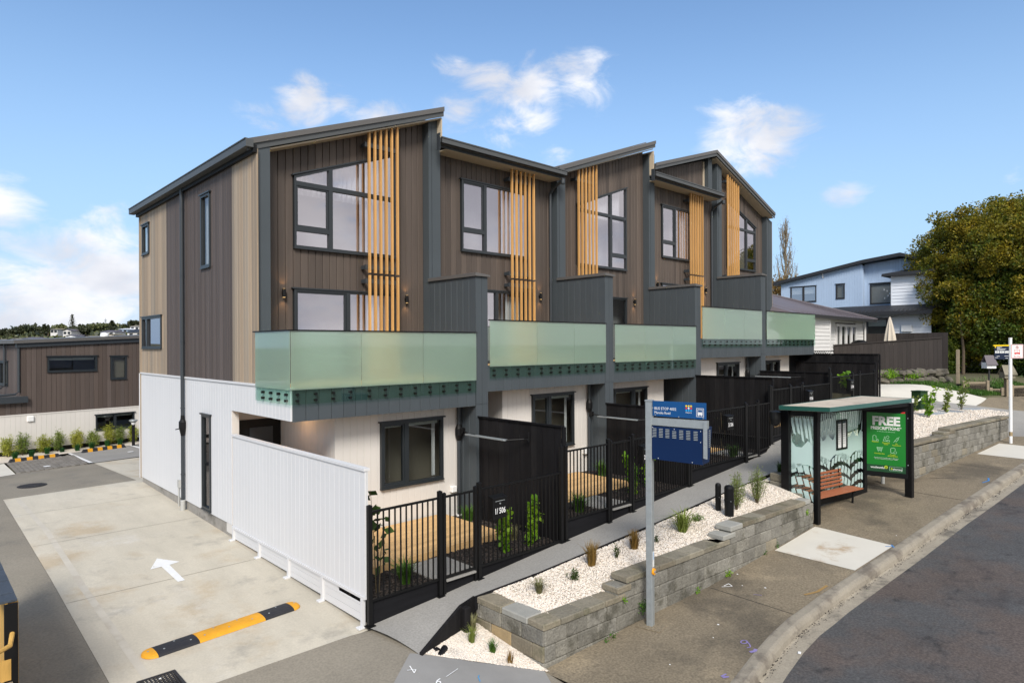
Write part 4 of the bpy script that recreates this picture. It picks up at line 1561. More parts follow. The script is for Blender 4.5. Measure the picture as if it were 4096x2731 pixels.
r = slab(h0, [(4.69, 7.45), (9.27, 9.19), (9.27, 9.08), (4.69, 7.34)], 12.12, 20.3)
barge(h0, 4.69, 7.45, 9.27, 9.18, .20, 12.1)
MB().hexa([(4.9, 12.13, 7.28), (9.24, 12.13, 8.93), (9.24, 12.5, 8.93), (4.9, 12.5, 7.28), (4.9, 12.13, 7.31), (9.24, 12.13, 8.96), (9.24, 12.5, 8.96), (4.9, 12.5, 7.31)]).build('soffit', 'beige', h0)
ribs(h0, 4.7, 7.45, 9.25, 9.18, 12.3, 20.2, 30)
# side gutter, box section with a lip
g = MB()
g.box(4.62, 12.0, 7.30, 4.76, 20.42, 7.32).box(4.62, 12.0, 7.32, 4.635, 20.42, 7.45).box(4.605, 12.0, 7.435, 4.64, 20.42, 7.455).box(4.745, 12.0, 7.32, 4.76, 20.42, 7.44)
g.box(4.62, 11.985, 7.30, 4.76, 12.0, 7.45).box(4.62, 20.42, 7.30, 4.76, 20.435, 7.45)
g.build('gutter', 'barge', h0)
MB().box(4.76, 12.0, 7.22, 4.83, 20.3, 7.36).build('fascia', 'black', h0)
# house 2
r = slab(HOUSE[1], [(9.27, 8.36), (13.5, 8.36), (13.5, 8.44), (9.27, 8.44)], 12.1, 20.3)
for v in r.data.vertices:
    wy = v.co.y + 15
    v.co.z += (wy - 12.1) * .045
ribs_m = MB()
for i in range(22):
    x = lerp(9.4, 13.4, i / 21)
    ribs_m.hexa([(x - .02, 12.0, 8.44), (x + .02, 12.0, 8.44), (x + .02, 20.2, 8.80), (x - .02, 20.2, 8.80), (x - .01, 12.0, 8.475), (x + .01, 12.0, 8.475), (x + .01, 20.2, 8.835), (x - .01, 20.2, 8.835)])
ribs_m.build('roof_rib', 'roofm', HOUSE[1], kind='stuff')


def front_gutter(h, xa, xb, z):
    g_ = MB()
    g_.box(xa, 11.86, z - .15, xb, 11.875, z - .015).box(xa, 11.86, z - .15, xb, 12.0, z - .135).box(xa, 11.845, z - .03, xb, 11.885, z).box(xa, 11.86, z - .15, xa + .012, 12.0, z - .02).box(xb - .012, 11.86, z - .15, xb, 12.0, z - .02)
    g_.build('gutter', 'barge', h)
    MB().box(xa + .02, 12.0, z - .20, xb - .02, 12.03, z - .03).build('fascia', 'dgrey', h)
    MB().box(xa + .26, 12.03, z - .21, xb - .02, 12.5, z - .19).build('soffit', 'beige', h)


front_gutter(HOUSE[1], 9.04, 13.38, 8.41)
MB().box(9.015, 11.90, 8.12, 9.03, 12.02, 8.50).build('gutter_bracket', 'dgrey', HOUSE[1])
# house 3
slab(HOUSE[2], [(13.27, 8.55), (17.96, 10.27), (17.96, 10.16), (13.27, 8.44)], 12.12, 20.3)
barge(HOUSE[2], 13.27, 8.53, 17.96, 10.25, .20, 12.1)
MB().hexa([(13.5, 12.13, 8.40), (17.9, 12.13, 9.98), (17.9, 12.5, 9.98), (13.5, 12.5, 8.40), (13.5, 12.13, 8.43), (17.9, 12.13, 10.01), (17.9, 12.5, 10.01), (13.5, 12.5, 8.43)]).build('soffit', 'beige', HOUSE[2])
ribs(HOUSE[2], 13.3, 8.56, 17.94, 10.27, 12.3, 20.2, 30)
# house 4 lean-to eave plus the shared gable roof
front_gutter(HOUSE[3], 17.66, 22.10, 9.17)
MB().hexa([(17.9, 12.0, 9.10), (22.1, 12.0, 9.10), (22.1, 12.55, 9.16), (17.9, 12.55, 9.16), (17.9, 12.0, 9.14), (22.1, 12.0, 9.14), (22.1, 12.55, 9.20), (17.9, 12.55, 9.20)]).build('eave_roof', 'roofm', HOUSE[3])
MB().box(17.63, 11.90, 8.88, 17.645, 12.02, 9.26).build('gutter_bracket', 'dgrey', HOUSE[3])
slab(HOUSE[3], [(17.97, 9.53), (21.93, 10.77), (21.93, 10.65), (17.97, 9.41)], 12.12, 20.3)
barge(HOUSE[3], 17.97, 9.53, 21.93, 10.76, .20, 12.1)
slab(HOUSE[4], [(21.935, 10.77), (26.75, 9.10), (26.75, 8.98), (21.935, 10.65)], 12.12, 20.3)
barge(HOUSE[4], 21.93, 10.76, 26.75, 9.09, .20, 12.1)
MB().hexa([(22.0, 12.13, 10.50), (26.7, 12.13, 8.88), (26.7, 12.5, 8.88), (22.0, 12.5, 10.50), (22.0, 12.13, 10.53), (26.7, 12.13, 8.91), (26.7, 12.5, 8.91), (22.0, 12.5, 10.53)]).build('soffit', 'beige', HOUSE[4])
# the fourth fin continues up to the ridge
MB().box(21.70, 12.3, 9.18, 21.98, 12.49, 10.47).build('fin', 'grey', HOUSE[3])

# ---------------------------------------------------------------- slat screens
def slats(k, x0, x1, z0, zgap, ztf, n=6, y=12.24):
    h = HOUSE[k]
    w = .042
    for i in range(n):
        x = lerp(x0, x1 - w, i / (n - 1))
        zt = ztf(x)
        if zgap:
            MB().box(x, y - .028, z0, x + w, y + .028, zgap - .025).build('slat', 'slat', h)
            MB().hexa([(x, y - .028, zgap + .025), (x + w, y - .028, zgap + .025), (x + w, y + .028, zgap + .025), (x, y + .028, zgap + .025),
                       (x, y - .028, ztf(x)), (x + w, y - .028, ztf(x + w)), (x + w, y + .028, ztf(x + w)), (x, y + .028, ztf(x))]).build('slat', 'slat', h)
        else:
            MB().hexa([(x, y - .028, z0), (x + w, y - .028, z0), (x + w, y + .028, z0), (x, y + .028, z0),
                       (x, y - .028, ztf(x)), (x + w, y - .028, ztf(x + w)), (x + w, y + .028, ztf(x + w)), (x, y + .028, ztf(x))]).build('slat', 'slat', h)
    zs = [zgap - .15, zgap + .15] if zgap else []
    zs += [ztf(x0) - .25]
    for z in zs:
        MB().box(x0 - .06, y + .029, z - .05, x1 + .0, y + .09, z + .05).build('slat_rail', 'dgrey', h)
        for x in (x0 - .03, x1 - .06):
            MB().box(x - .02, y + .09, z - .04, x + .04, 12.48, z + .04).build('bracket', 'dgrey', h)


slats(0, 7.34, 8.10, 2.90, 5.155, lambda x: roof_line(0)(x) - .03)
slats(1, 11.60, 12.45, 3.18, 5.33, lambda x: 8.20)
slats(2, 14.27, 15.12, 3.18, 5.33, lambda x: roof_line(2)(x) - .03)
slats(3, 20.35, 21.20, 3.80, 6.06, lambda x: 8.97)
slats(4, 23.02, 23.90, 3.80, 6.06, lambda x: roof_line(4)(x) - .03)


# ---------------------------------------------------------------- wall lamps
def lamp(k, x, z, lit=True):
    h = HOUSE[k]
    y = 12.43
    m_ = MB().tube([(x, y, z - .085), (x, y, z + .085)], .038, 14)
    m_.box(x - .018, y, z - .03, x + .018, 12.50, z + .03)
    o = m_.build('wall_lamp', 'black', h)
    for s in (-1, 1):
        MB().tube([(x, y, z + s * .0855), (x, y, z + s * .0875)], .028, 12).build('bulb', 'lamp' if lit else 'black', o)
        if lit:
            ld = bpy.data.lights.new('lamp_light', 'SPOT')
            ld.energy = 2.6
            ld.color = (1, .55, .22)
            ld.spot_size = math.radians(100)
            ld.spot_blend = .9
            ld.shadow_soft_size = .02
            lo = bpy.data.objects.new('lamp_light', ld)
            C.objects.link(lo)
            lo.parent = h
            r_ = root_loc(h)
            lo.location = (x - r_[0], y - r_[1], z + s * .10 - r_[2])
            lo.rotation_euler = (0 if s < 0 else PI, 0, 0)


lamp(0, 5.53, 4.66)
lamp(0, 8.45, 4.67)
lamp(1, 12.89, 4.95)
lamp(2, 17.29, 4.98)
lamp(3, 18.60, 5.62)
lamp(3, 21.75, 5.60)

# ---------------------------------------------------------------- balconies
def balcony(k, xa, xb, joints, left_return=False):
    h = HOUSE[k]
    o = OFF[k]
    zt, zg = TOPZ[k], TOPZ[k] - 1.26
    zb = (2.30 + o) if k < 3 else 3.16
    # deck and boarded beam
    MB().box(xa + .03, 10.63, zb + .012, xb - .002, 12.5, 2.845 + o).build('balcony_deck', 'deck' if k else 'deck', h)
    boards(h, (0, 10.628), (1, 0), (0, -1), xa + (.03 if k == 0 else 0), xb, .235, zb, 2.845 + o, 'grey', name='beam_board', th=.028)
    MB().box(xa + .02, 10.60, 2.846 + o, xb, 10.72, 2.865 + o).build('beam_cap', 'dgrey', h)
    MB().box(xa + .05, 10.64, zb - .006, xb, 11.15, zb + .01).build('soffit', 'beige', h)
    zf = zt - 1.01
    xs = [xa - (.03 if k == 0 else -.015)] + joints + [xb - .02]
    for i in range(len(xs) - 1):
        a, b = xs[i] + .006, xs[i + 1] - .006
        gp = MB().box(a, 10.545, zf, b, 10.557, zt).build('glass_panel', 'bal', h)
        MB().box(a, 10.545, zg, b, 10.557, zf - .001).build('clear_band', 'balclear', gp)
        for q in range(4):
            x = lerp(a, b, (q + .5) / 4 if i else (q + .36) / 4)
            for z in (zg + .06, zg + .165):
                MB().tube([(x, 10.535, z), (x, 10.602, z)], .024, 12).build('standoff', 'bmetal', gp)
    MB().box(xs[0] - .02, 10.525, zt, xb - .01, 10.577, zt + .024).build('handrail', 'bmetal', h)
    if left_return:
        gp = MB().box(xa - .045, 10.56, zf, xa - .033, 12.02, zt).build('glass_panel', 'bal', h)
        MB().box(xa - .045, 10.56, zg, xa - .033, 12.02, zf - .001).build('clear_band', 'balclear', gp)
        for y in (10.74, 11.05, 11.38, 11.72):
            for z in (zg + .06, zg + .165):
                MB().tube([(xa - .055, y, z), (xa + .004, y, z)], .024, 12).build('standoff', 'bmetal', gp)
        MB().box(xa - .065, 10.58, zt, xa - .013, 12.09, zt + .024).build('handrail', 'bmetal', h)


balcony(0, 4.83, 8.96, [6.16, 7.55], True)
balcony(1, 9.31, 13.40, [10.80, 12.12])
balcony(2, 13.75, 17.85, [15.13, 16.54])
balcony(3, 18.2, 22.30, [19.6, 20.95])
balcony(4, 22.65, 27.0, [24.1, 25.55])
MB().box(26.975, 10.56, 4.77 - 1.01, 26.987, 12.3, 4.77).build('glass_panel', 'bal', HOUSE[4])

# ---------------------------------------------------------------- ground floors
def gfloor(k, wa, wb, win, mull, zb, zt, left_open, winz):
    """front wall from wa to wb with one two-light window"""
    h = HOUSE[k]
    boards(h, (0, YG + .028), (1, 0), (0, -1), wa, wb, .15, zb, zt, 'warmwhite', holes=[(win[0], win[1], winz[0], winz[1])], th=.028, chm=.004)
    return window(h, *fac(YG), [rect(win[0], mull, winz[0], winz[1]), rect(mull, win[1], winz[0], winz[1])], glass='glassd', t=.05, sash=(0,),
                  blind=[(win[0] + .05, win[1] - .05, winz[1] - .13, winz[1] - .05)], curtain=[(win[1] - .16, win[1] - .07, winz[0] + .05, winz[1] - .06)])


gfloor(0, 5.96, 8.95, (6.92, 8.46), 7.52, -.2, 2.30, True, (.75, 2.06))
gfloor(1, 10.26, 13.38, (11.21, 12.74), 11.81, .1, 2.59, True, (1.02, 2.36))
gfloor(2, 13.76, 16.96, (14.44, 16.02), 15.37, .5, 2.59, False, (1.02, 2.34))
gfloor(3, 19.14, 22.29, (20.15, 21.67), 20.77, 1.0, 3.15, True, (1.62, 2.94))
gfloor(4, 22.66, 25.90, (23.74, 24.95), 24.30, 1.0, 3.15, False, (1.62, 2.94))
# house 1 porch: return wall and door
boards(h0, (5.96, 11.15), (0, 1), (-1, 0), 0, 2.42, .15, -.2, 2.30, 'warmwhite', th=.02, chm=.004, name='porch_board')
MB().box(4.85, 13.60, -.2, 6.1, 13.7, 2.30).build('porch_wall', 'warmwhite', h0)
MB().box(4.84, 13.35, -.2, 4.98, 13.6, 2.30).build('porch_jamb', 'warmwhite', h0)
d = MB().hexa([(5.06, 13.55, 0.0), (5.95, 13.55, 0.0), (5.95, 13.60, 0.0), (5.06, 13.60, 0.0), (5.06, 13.55, 2.03), (5.95, 13.55, 2.03), (5.95, 13.60, 2.03), (5.06, 13.60, 2.03)]).build('front_door', 'black', h0)
MB().box(5.27, 13.535, .15, 5.76, 13.55, 1.9).build('door_panel', 'dgrey', d)
MB().box(5.0, 13.52, 2.03, 5.98, 13.60, 2.07).build('door_head', 'black', d)
pl_ = MB().tube([(5.55, 12.3, 2.285), (5.55, 12.3, 2.295)], .06, 14).build('porch_light', 'lamp', h0)
ld = bpy.data.lights.new('lamp_light', 'POINT')
ld.energy = 2.2
ld.color = (1, .62, .32)
ld.shadow_soft_size = .05
lo = bpy.data.objects.new('lamp_light', ld)
C.objects.link(lo)
lo.parent = h0
lo.location = (5.55 - root_loc(h0)[0], 12.3 - root_loc(h0)[1], 2.20 - root_loc(h0)[2])
MB().box(6.24, 11.11, 1.13, 6.27, 11.124, 1.26).build('meter_box', 'white', h0)
# porch returns of houses 2, 3
boards(HOUSE[1], (10.26, 11.15), (0, 1), (-1, 0), 0, 1.6, .15, .1, 2.59, 'warmwhite', th=.02, chm=.004, name='porch_board')
MB().box(9.32, 12.2, 0, 10.4, 12.26, 2.59).build('porch_wall', 'warmwhite', HOUSE[1])
MB().box(16.96, 11.15, .3, 17.1, 12.2, 2.59).build('porch_wall', 'black', HOUSE[2])
MB().box(17.0, 12.2, .3, 17.86, 12.3, 2.59).build('porch_wall', 'black', HOUSE[2])
MB().box(18.2, 12.2, .9, 19.3, 12.3, 3.15).build('porch_wall', 'warmwhite', HOUSE[3])
MB().box(25.9, 11.15, 1.2, 26.9, 12.5, 3.15).build('porch_wall', 'black', HOUSE[4])

# ---------------------------------------------------------------- downpipes
def downpipe(h, x, y, z1, z0, r=.035, sleeve=None):
    o = MB().tube([(x, y, z0), (x, y, z1)], r, 12).build('downpipe', 'dgrey', h)
    z = z0 + .6
    while z < z1:
        MB().tube([(x, y, z - .012), (x, y, z + .012)], r + .008, 12).build('pipe_clip', 'dgrey', o)
        z += 1.55
    return o


downpipe(h0, 4.77, 16.27, 7.3, .02, .042)
MB().lathe((4.77, 16.27, 0), [(.044, 1.52), (.05, 1.56), (.085, 1.72), (.085, 1.84), (.05, 1.90), (.043, 2.0)], 12).build('rain_head', 'black', h0)
MB().tube([(4.72, 16.30, 1.69), (4.66, 16.42, 1.66)], .012, 6).build('overflow_spout', 'black', h0)
MB().lathe((4.77, 16.27, 0), [(.055, -.34), (.055, -.02), (.06, 0), (.045, .02)], 14).build('drain_sleeve', 'pvc', h0)
MB().tube([(4.80, 16.69, -.25), (4.80, 16.69, .24)], .016, 8).build('conduit', 'pvc', h0)
MB().box(4.785, 16.64, .24, 4.83, 16.75, .42).build('outlet_box', 'pvc', h0)
for k, x, z in ((1, 13.28, 8.2), (3, 22.15, 8.95)):
    o = downpipe(HOUSE[k], x, 12.42, z - .35, 2.9 + OFF[k], .04)
    MB().tube([(x, 12.42, z - .35), (x, 12.3, z - .22), (x, 11.95, z - .05)], .042, 10).build('gutter_outlet', 'dgrey', o)
    MB().lathe((x, 11.94, z - .17), [(.05, 0), (.06, .03), (.06, .14)], 12).build('outlet_cone', 'dgrey', o)
for k, x, z0, z1 in ((0, 8.86, -.15, 2.3), (1, 13.30, .15, 2.58), (3, 22.2, 1.1, 3.1)):
    o = downpipe(HOUSE[k], x, 11.06, z1, z0, .045)
    MB().lathe((x, 11.06, 0), [(.047, z1 - .78), (.085, z1 - .66), (.085, z1 - .52), (.047, z1 - .42)], 12).build('rain_head', 'black', o)
    MB().lathe((x, 11.06, 0), [(.06, z0 - .1), (.06, z0 + .06)], 12).build('drain_sleeve', 'wpaint', o)
    MB().cbox((x - .13, 11.10, z0 + .62), (1, 0, 0), (0, 1, 0), (0, 0, 1), .07, .05, .07, .015).build('tap_box', 'wpaint', HOUSE[k])


# ================================================================== YARDS
YZ = [-.13, .24, .58, .93, 1.30]
DK = [(4.98, 8.42, 0.0), (9.45, 12.84, .28), (13.9, 17.0, .47 + .15), (18.3, 20.9, 1.0), (22.7, 25.3, 1.4)]
XS = [4.86, 9.05, 13.45, 17.72, 22.05, 26.5]
for k in range(5):
    xa, xb = XS[k] + .02, XS[k + 1] - .05
    z = YZ[k]
    V = []
    MB().add([(xa, 8.2, z), (xb, 8.2, z), (xb, 11.12, z), (xa, 11.12, z)], [(0, 1, 2, 3)]).build('yard_soil', 'soil', None, norm=False, kind='structure')
    MB().box(xa, 11.12, z - .6, xb, 12.0, z).build('yard_footing', 'plinth', None, kind='structure')
    if k < 3:
        d = DK[k]
        stones('bark_mulch', lambda r, xa=xa, xb=xb: (r.uniform(xa, xb), r.uniform(8.2, 9.35)) if r.random() < .7 else (r.uniform(xb - 1.0, xb), r.uniform(9.2, 11.0)), lambda x, y, z=z: z + .01, [3600, 2600, 1500][k], .028, 'mulch', .5,
               np.random.default_rng(20 + k), kind='stuff', label=['dark bark mulch in the garden of the nearest townhouse', 'dark bark mulch in the garden of the second townhouse', 'dark bark mulch in the garden of the middle townhouse'][k], category='mulch')
    # deck
    x0, x1, dz = DK[k]
    t = thing('deck', ['pine deck of the nearest townhouse beside the white fence', 'pine deck of the second townhouse behind the blue bus sign', 'pine deck of the middle townhouse, nearly hidden by the fence',
                       'pine deck of the fourth townhouse seen left of the bus shelter', 'pine deck of the far-end townhouse behind the fence'][k], 'deck', ((x0 + x1) / 2, 10.1, z), 'pine decks in the front yards')
    n = 14
    for i in range(n):
        ya, yb = lerp(9.2, 11.10, i / n), lerp(9.2, 11.10, (i + 1) / n)
        MB().cbox(((x0 + x1) / 2, (ya + yb) / 2, dz - .012), (1, 0, 0), (0, 1, 0), (0, 0, 1), (x1 - x0) / 2, (yb - ya) / 2 - .0038, .012, .004).build('deck_board', 'deck', t)
    MB().box(x0, 9.185, dz - .155, x1 + .012, 9.198, dz - .004).build('fascia_board', 'deck', t)
    MB().box(x1, 9.199, dz - .155, x1 + .012, 11.1, dz - .004).build('fascia_board', 'deck', t)
    MB().box(x0, 9.24, dz - .3, x1 - .05, 11.1, dz - .156).build('bearer', 'black', t)
for (x0, y0, x1, y1, z, lb) in ((6.10, 8.22, 6.92, 9.1, -.115, 0), (10.30, 8.22, 11.15, 9.1, .255, 1), (16.1, 8.22, 16.9, 9.1, .6, 2)):
    MB().cbox(((x0 + x1) / 2, (y0 + y1) / 2, z), (1, 0, 0), (0, 1, 0), (0, 0, 1), (x1 - x0) / 2, (y1 - y0) / 2, .02, .005).build('step_slab', 'path', None, kind='structure')

# ================================================================== STREET FENCES WITH GATES
FT_ = [1.22, 1.60, 1.96, 2.31, 2.50]          # top rail
FB_ = [-.085, .275, .62, .97, 1.5]             # bottom rail
GATE = [(6.22, 6.86), (10.47, 11.12), (16.30, 16.85), (19.05, 19.75), (24.12, 24.66)]
flab = ['black steel picket fence and gate of the nearest townhouse, next to the white board fence', 'black steel picket fence and gate of the second townhouse, behind the bus stop pole',
        'black steel picket fence and gate of the middle townhouse, left of the bus shelter', 'black steel picket fence and gate of the fourth townhouse, rising above the shelter roof',
        'black steel picket fence and gate of the far-end townhouse']
for k in range(5):
    xa, xb = (4.86, 8.97) if k == 0 else (XS[k] + .03, XS[k + 1] - (.05 if k < 4 else .22))
    g0, g1 = GATE[k]
    zt, zb = FT_[k], FB_[k]
    t = thing('picket_fence', flab[k], 'fence', ((xa + xb) / 2, 8.15, P((xa + xb) / 2)), 'street fences of the townhouses')

    def post(x, top, foot=True, w=.032):
        z0 = P(x)
        o = MB().box(x - w, 8.15 - w, z0 - .02, x + w, 8.15 + w, top).build('post', 'bmetal', t)
        MB().add([(x - w - .004, 8.15 - w - .004, top), (x + w + .004, 8.15 - w - .004, top), (x + w + .004, 8.15 + w + .004, top), (x - w - .004, 8.15 + w + .004, top), (x - .01, 8.15, top + .018), (x + .01, 8.15, top + .018)],
                 [(0, 1, 5, 4), (1, 2, 5), (2, 3, 4, 5), (3, 0, 4), (3, 2, 1, 0)]).build('post_cap', 'bmetal', o)
        if foot:
            MB().box(x - .065, 8.15 - .065, z0, x + .065, 8.15 + .05, z0 + .012).build('foot_plate', 'bmetal', o)

    def run(a, b, gate=False):
        if b - a < .1:
            return
        zb0, zb1 = zb, zb
        if k >= 2 and not gate and a > g1 - .01 or (k == 2 and gate):
            zb0, zb1 = (max(zb, P(a) + .10), max(zb, P(b) + .08)) if k < 4 else (zb, zb)
            if k == 2:
                zb0, zb1 = P(a) + .12, P(b) + .09
        nm = 'gate_rail' if gate else 'rail'
        MB().box(a, 8.13, zt - .03, b, 8.17, zt).build(nm, 'bmetal', t)
        MB().hexa([(a, 8.13, zb0), (b, 8.13, zb1), (b, 8.17, zb1), (a, 8.17, zb0), (a, 8.13, zb0 + .035), (b, 8.13, zb1 + .035), (b, 8.17, zb1 + .035), (a, 8.17, zb0 + .035)]).build(nm, 'bmetal', t)
        n = max(2, round((b - a) / .098))
        for i in range(1, n):
            x = lerp(a, b, i / n)
            zz = lerp(zb0, zb1, i / n)
            MB().box(x - .0095, 8.1405, zz + .03, x + .0095, 8.1595, zt - .02).build('bar', 'bmetal', t)

    pl_ = [xa + .02, g0 - .09, xb]
    run(xa + .05, g0 - .115)
    run(g0 + .02, g1 - .02, True)
    run(g1 + .10, xb - .02)
    post(xa + .015, zt + .08 if k == 0 else zt + .09)
    post(g0 - .085, zt + .085)
    post(g0, zt + .04, False, .024)
    post(g1, zt + .05, False, .024)
    post(g1 + .085, zt + .10)
    post(xb, zt + (.47 if k < 4 else .1))
    # kick boards down to the path
    n = 3
    for (a, b) in ((xa, g0 - .12), (g0 - .05, g1 + .05), (g1 + .12, xb)):
        n = max(1, round((b - a) / 1.1))
        for i in range(n):
            c, d = lerp(a, b, i / n), lerp(a, b, (i + 1) / n)
            if k == 4:
                continue
            top = zb - .012
            if k == 2 and c > 15.3:
                top_c, top_d = P(c) + .07, P(d) + .06
            else:
                top_c = top_d = top
            if top_c < P(c) + .01:
                continue
            MB().hexa([(c, 8.168, P(c) - .05), (d - .003, 8.168, P(d) - .05), (d - .003, 8.20, P(d) - .05), (c, 8.20, P(c) - .05), (c, 8.168, top_c), (d - .003, 8.168, top_d), (d - .003, 8.20, top_d), (c, 8.20, top_c)]).build('kick_board', 'bkick', t)
    # threshold under the gate
    MB().box(g0 + .02, 8.10, zb - .045, g1 - .02, 8.3, zb - .015).build('threshold', 'path', t)
MB().box(22.0, 8.168, 1.0, 26.3, 8.2, 1.49).build('yard_edge', 'bkick', None, kind='structure')

# letterboxes on the fences
for i, (x, z, s, lb) in enumerate(((7.11, .70, '1/ 506', 'black letterbox numbered 1/506 on the nearest picket fence'), (11.36, 1.08, '2/ 506', 'black letterbox numbered 2/506, partly behind the bus stop pole'),
                                   (14.96, 1.44, '3/ 506', 'black letterbox numbered 3/506 right of the blue bus sign'), (19.95, 1.80, '4/ 506', 'black letterbox numbered 4/506 above the left end of the shelter roof'),
                                   (23.40, 1.99, '5/ 506', 'black letterbox numbered 5/506 above the middle of the shelter roof'))):
    t = thing('letterbox', lb, 'letterbox', (x + .15, 8.06, z), 'letterboxes on the picket fences')
    MB().cbox((x + .155, 8.045, z + .18), (1, 0, 0), (0, 1, 0), (0, 0, 1), .155, .065, .18, .008).build('box', 'bmetal', t)
    MB().hexa([(x - .005, 7.97, z + .34), (x + .315, 7.97, z + .34), (x + .315, 8.115, z + .375), (x - .005, 8.115, z + .375), (x - .005, 7.965, z + .352), (x + .315, 7.965, z + .352), (x + .315, 8.115, z + .388), (x - .005, 8.115, z + .388)]).build('lid', 'bmetal', t)
    MB().box(x + .05, 7.9765, z + .295, x + .26, 7.9795, z + .305).build('slot_trim', 'galv', t)
    MB().tube([(x + .155, 7.972, z + .255), (x + .155, 7.98, z + .255)], .014, 10).build('lock', 'galv', t)
    o = text('number', s, .135, (x + .155, 7.978, z + .09), (1, 0, 0), (0, 0, 1), 'letter', t, 'CENTER', bold=.002, sx=.72)

# ================================================================== BLACK TIMBER PARTY FENCES
pf = [(9.05, 2.08, -.1, 10.60, 'black timber party fence between the nearest and second yards'), (13.45, 2.08, .2, 10.60, 'black timber party fence between the second and middle yards'),
      (17.90, 2.65, .5, 10.60, 'black timber party fence between the middle and fourth yards'), (22.20, 2.66, .8, 10.60, 'black timber party fence between the fourth and far-end yards'),
      (26.55, 2.89, 1.3, 11.4, 'black timber fence closing the far end yard'), (27.0, 3.20, 1.3, 20.0, 'tall black timber boundary fence beyond the last townhouse')]
for i, (x, zt, zb, ye, lb) in enumerate(pf):
    t = thing('party_fence', lb, 'fence', (x, 9.4, zb), 'black timber fences')
    n = round((ye - 8.22) / .155)
    for j in range(n):
        a, b = lerp(8.22, ye - .01, j / n), lerp(8.22, ye - .01, (j + 1) / n)
        d = .006 * (j % 2)
        MB().box(x - .012 - d, a + .002, zb - .1, x + .010 - d, b - .002, zt - .035 - random.uniform(0, .004)).build('paling', 'bfence', t)
    MB().hexa([(x - .05, 8.17, zt - .035), (x + .05, 8.17, zt - .035), (x + .05, ye - .005, zt - .035), (x - .05, ye - .005, zt - .035), (x - .05, 8.17, zt), (x + .05, 8.17, zt - .012), (x + .05, ye - .005, zt - .012), (x - .05, ye - .005, zt)]).build('cap_board', 'bkick', t)
    for z in (zt - .3, (zt + zb) / 2, zb + .2):
        MB().box(x + .011, 8.22, z - .045, x + .055, ye - .01, z + .045).build('rail', 'bkick', t)
    MB().box(x + .012, 8.175, zb - .2, x + .10, 8.215, zt - .04).build('post', 'bkick', t)

# folding clotheslines
for i, (x, z, lb) in enumerate(((8.98, 1.74, 'folding clothesline on the black fence of the nearest yard'), (13.38, 1.77, 'folding clothesline on the black fence of the second yard'),
                                (22.12, 2.48, 'folding clothesline on the black fence of the fourth yard'))):
    t = thing('clothesline', lb, 'clothesline', (x, 10, z), 'folding clotheslines')
    MB().cbox((x - .09, 10.98, z), (1, 0, 0), (0, 1, 0), (0, 0, 1), .05, .05, .06, .01).build('hinge', 'black', t)
    MB().tube([(x - .09, 10.98, z), (x - .26, 10.55, z - .01), (x - .30, 10.3, z - .01)], .014, 8).build('arm', 'black', t)
    MB().cbox((x - .31, 9.95, z - .02), (0, 1, 0), (1, 0, 0), (0, 0, 1), .62, .05, .014, .005).build('line_frame', 'galv', t)
    MB().tube([(x - .31, 9.34, z - .02), (x - .05, 9.10, z), (x - .03, 8.98, z)], .013, 8).build('arm', 'black', t)
    MB().tube([(x - .03, 8.98, z - .04), (x - .03, 8.98, z + .14)], .016, 8).build('bracket', 'black', t)

# ================================================================== WHITE BOARD FENCE
t = thing('board_fence', 'white board fence along the driveway with white posts below', 'fence', (4.83, 10.7, -.4))
boards(t, (4.85, 13.28), (0, -1), (-1, 0), 0, 5.10, .15, 0.0, 1.80, 'white', th=.028, chm=.0025)
boards(t, (4.855, 13.28), (0, -1), (1, 0), 0, 5.10, .15, 0.0, 1.80, 'white', th=.02, chm=.004)
MB().box(4.8515, 8.19, .003, 4.8535, 13.27, 1.798).build('fence_core', 'white', t)
MB().box(4.80, 8.17, 1.80, 4.90, 13.29, 1.84).build('cap_board', 'white', t)
MB().box(4.80, 8.18, -.045, 4.86, 13.28, -.003).build('bottom_rail', 'white', t)
for y in (13.22, 11.95, 10.70, 9.47, 8.25):
    z = Dz(y)
    MB().box(4.795, y - .028, z - .02, 4.845, y + .028, -.046).build('post', 'white', t)
    MB().cbox((4.78, y, z + .012), (1, 0, 0), (0, 1, 0), (0, 0, 1), .05, .05, .014, .004).build('foot_plate', 'white', t)
ys = [13.19, 11.98, 11.92, 10.73, 10.67, 9.50, 9.44, 8.28]
for j in range(0, 8, 2):
    ya, yb = ys[j + 1], ys[j]
    za = Dz((ya + yb) / 2) + .05
    for i in range(3):
        z0, z1 = lerp(za, -.05, i / 3), lerp(za, -.05, (i + 1) / 3)
        y1 = yb
        if j == 6 and i == 2:
            y1 = yb
            MB().box(4.832, 9.0, z0 + .003, 4.85, yb, z1 - .002).build('lower_board', 'white', t)
            MB().box(4.832, ya, z0 + .003, 4.85, 9.0, z1 - .085).build('lower_board', 'white', t)
            continue
        MB().box(4.832, ya, z0 + .003, 4.85, yb, z1 - .002).build('lower_board', 'white', t)

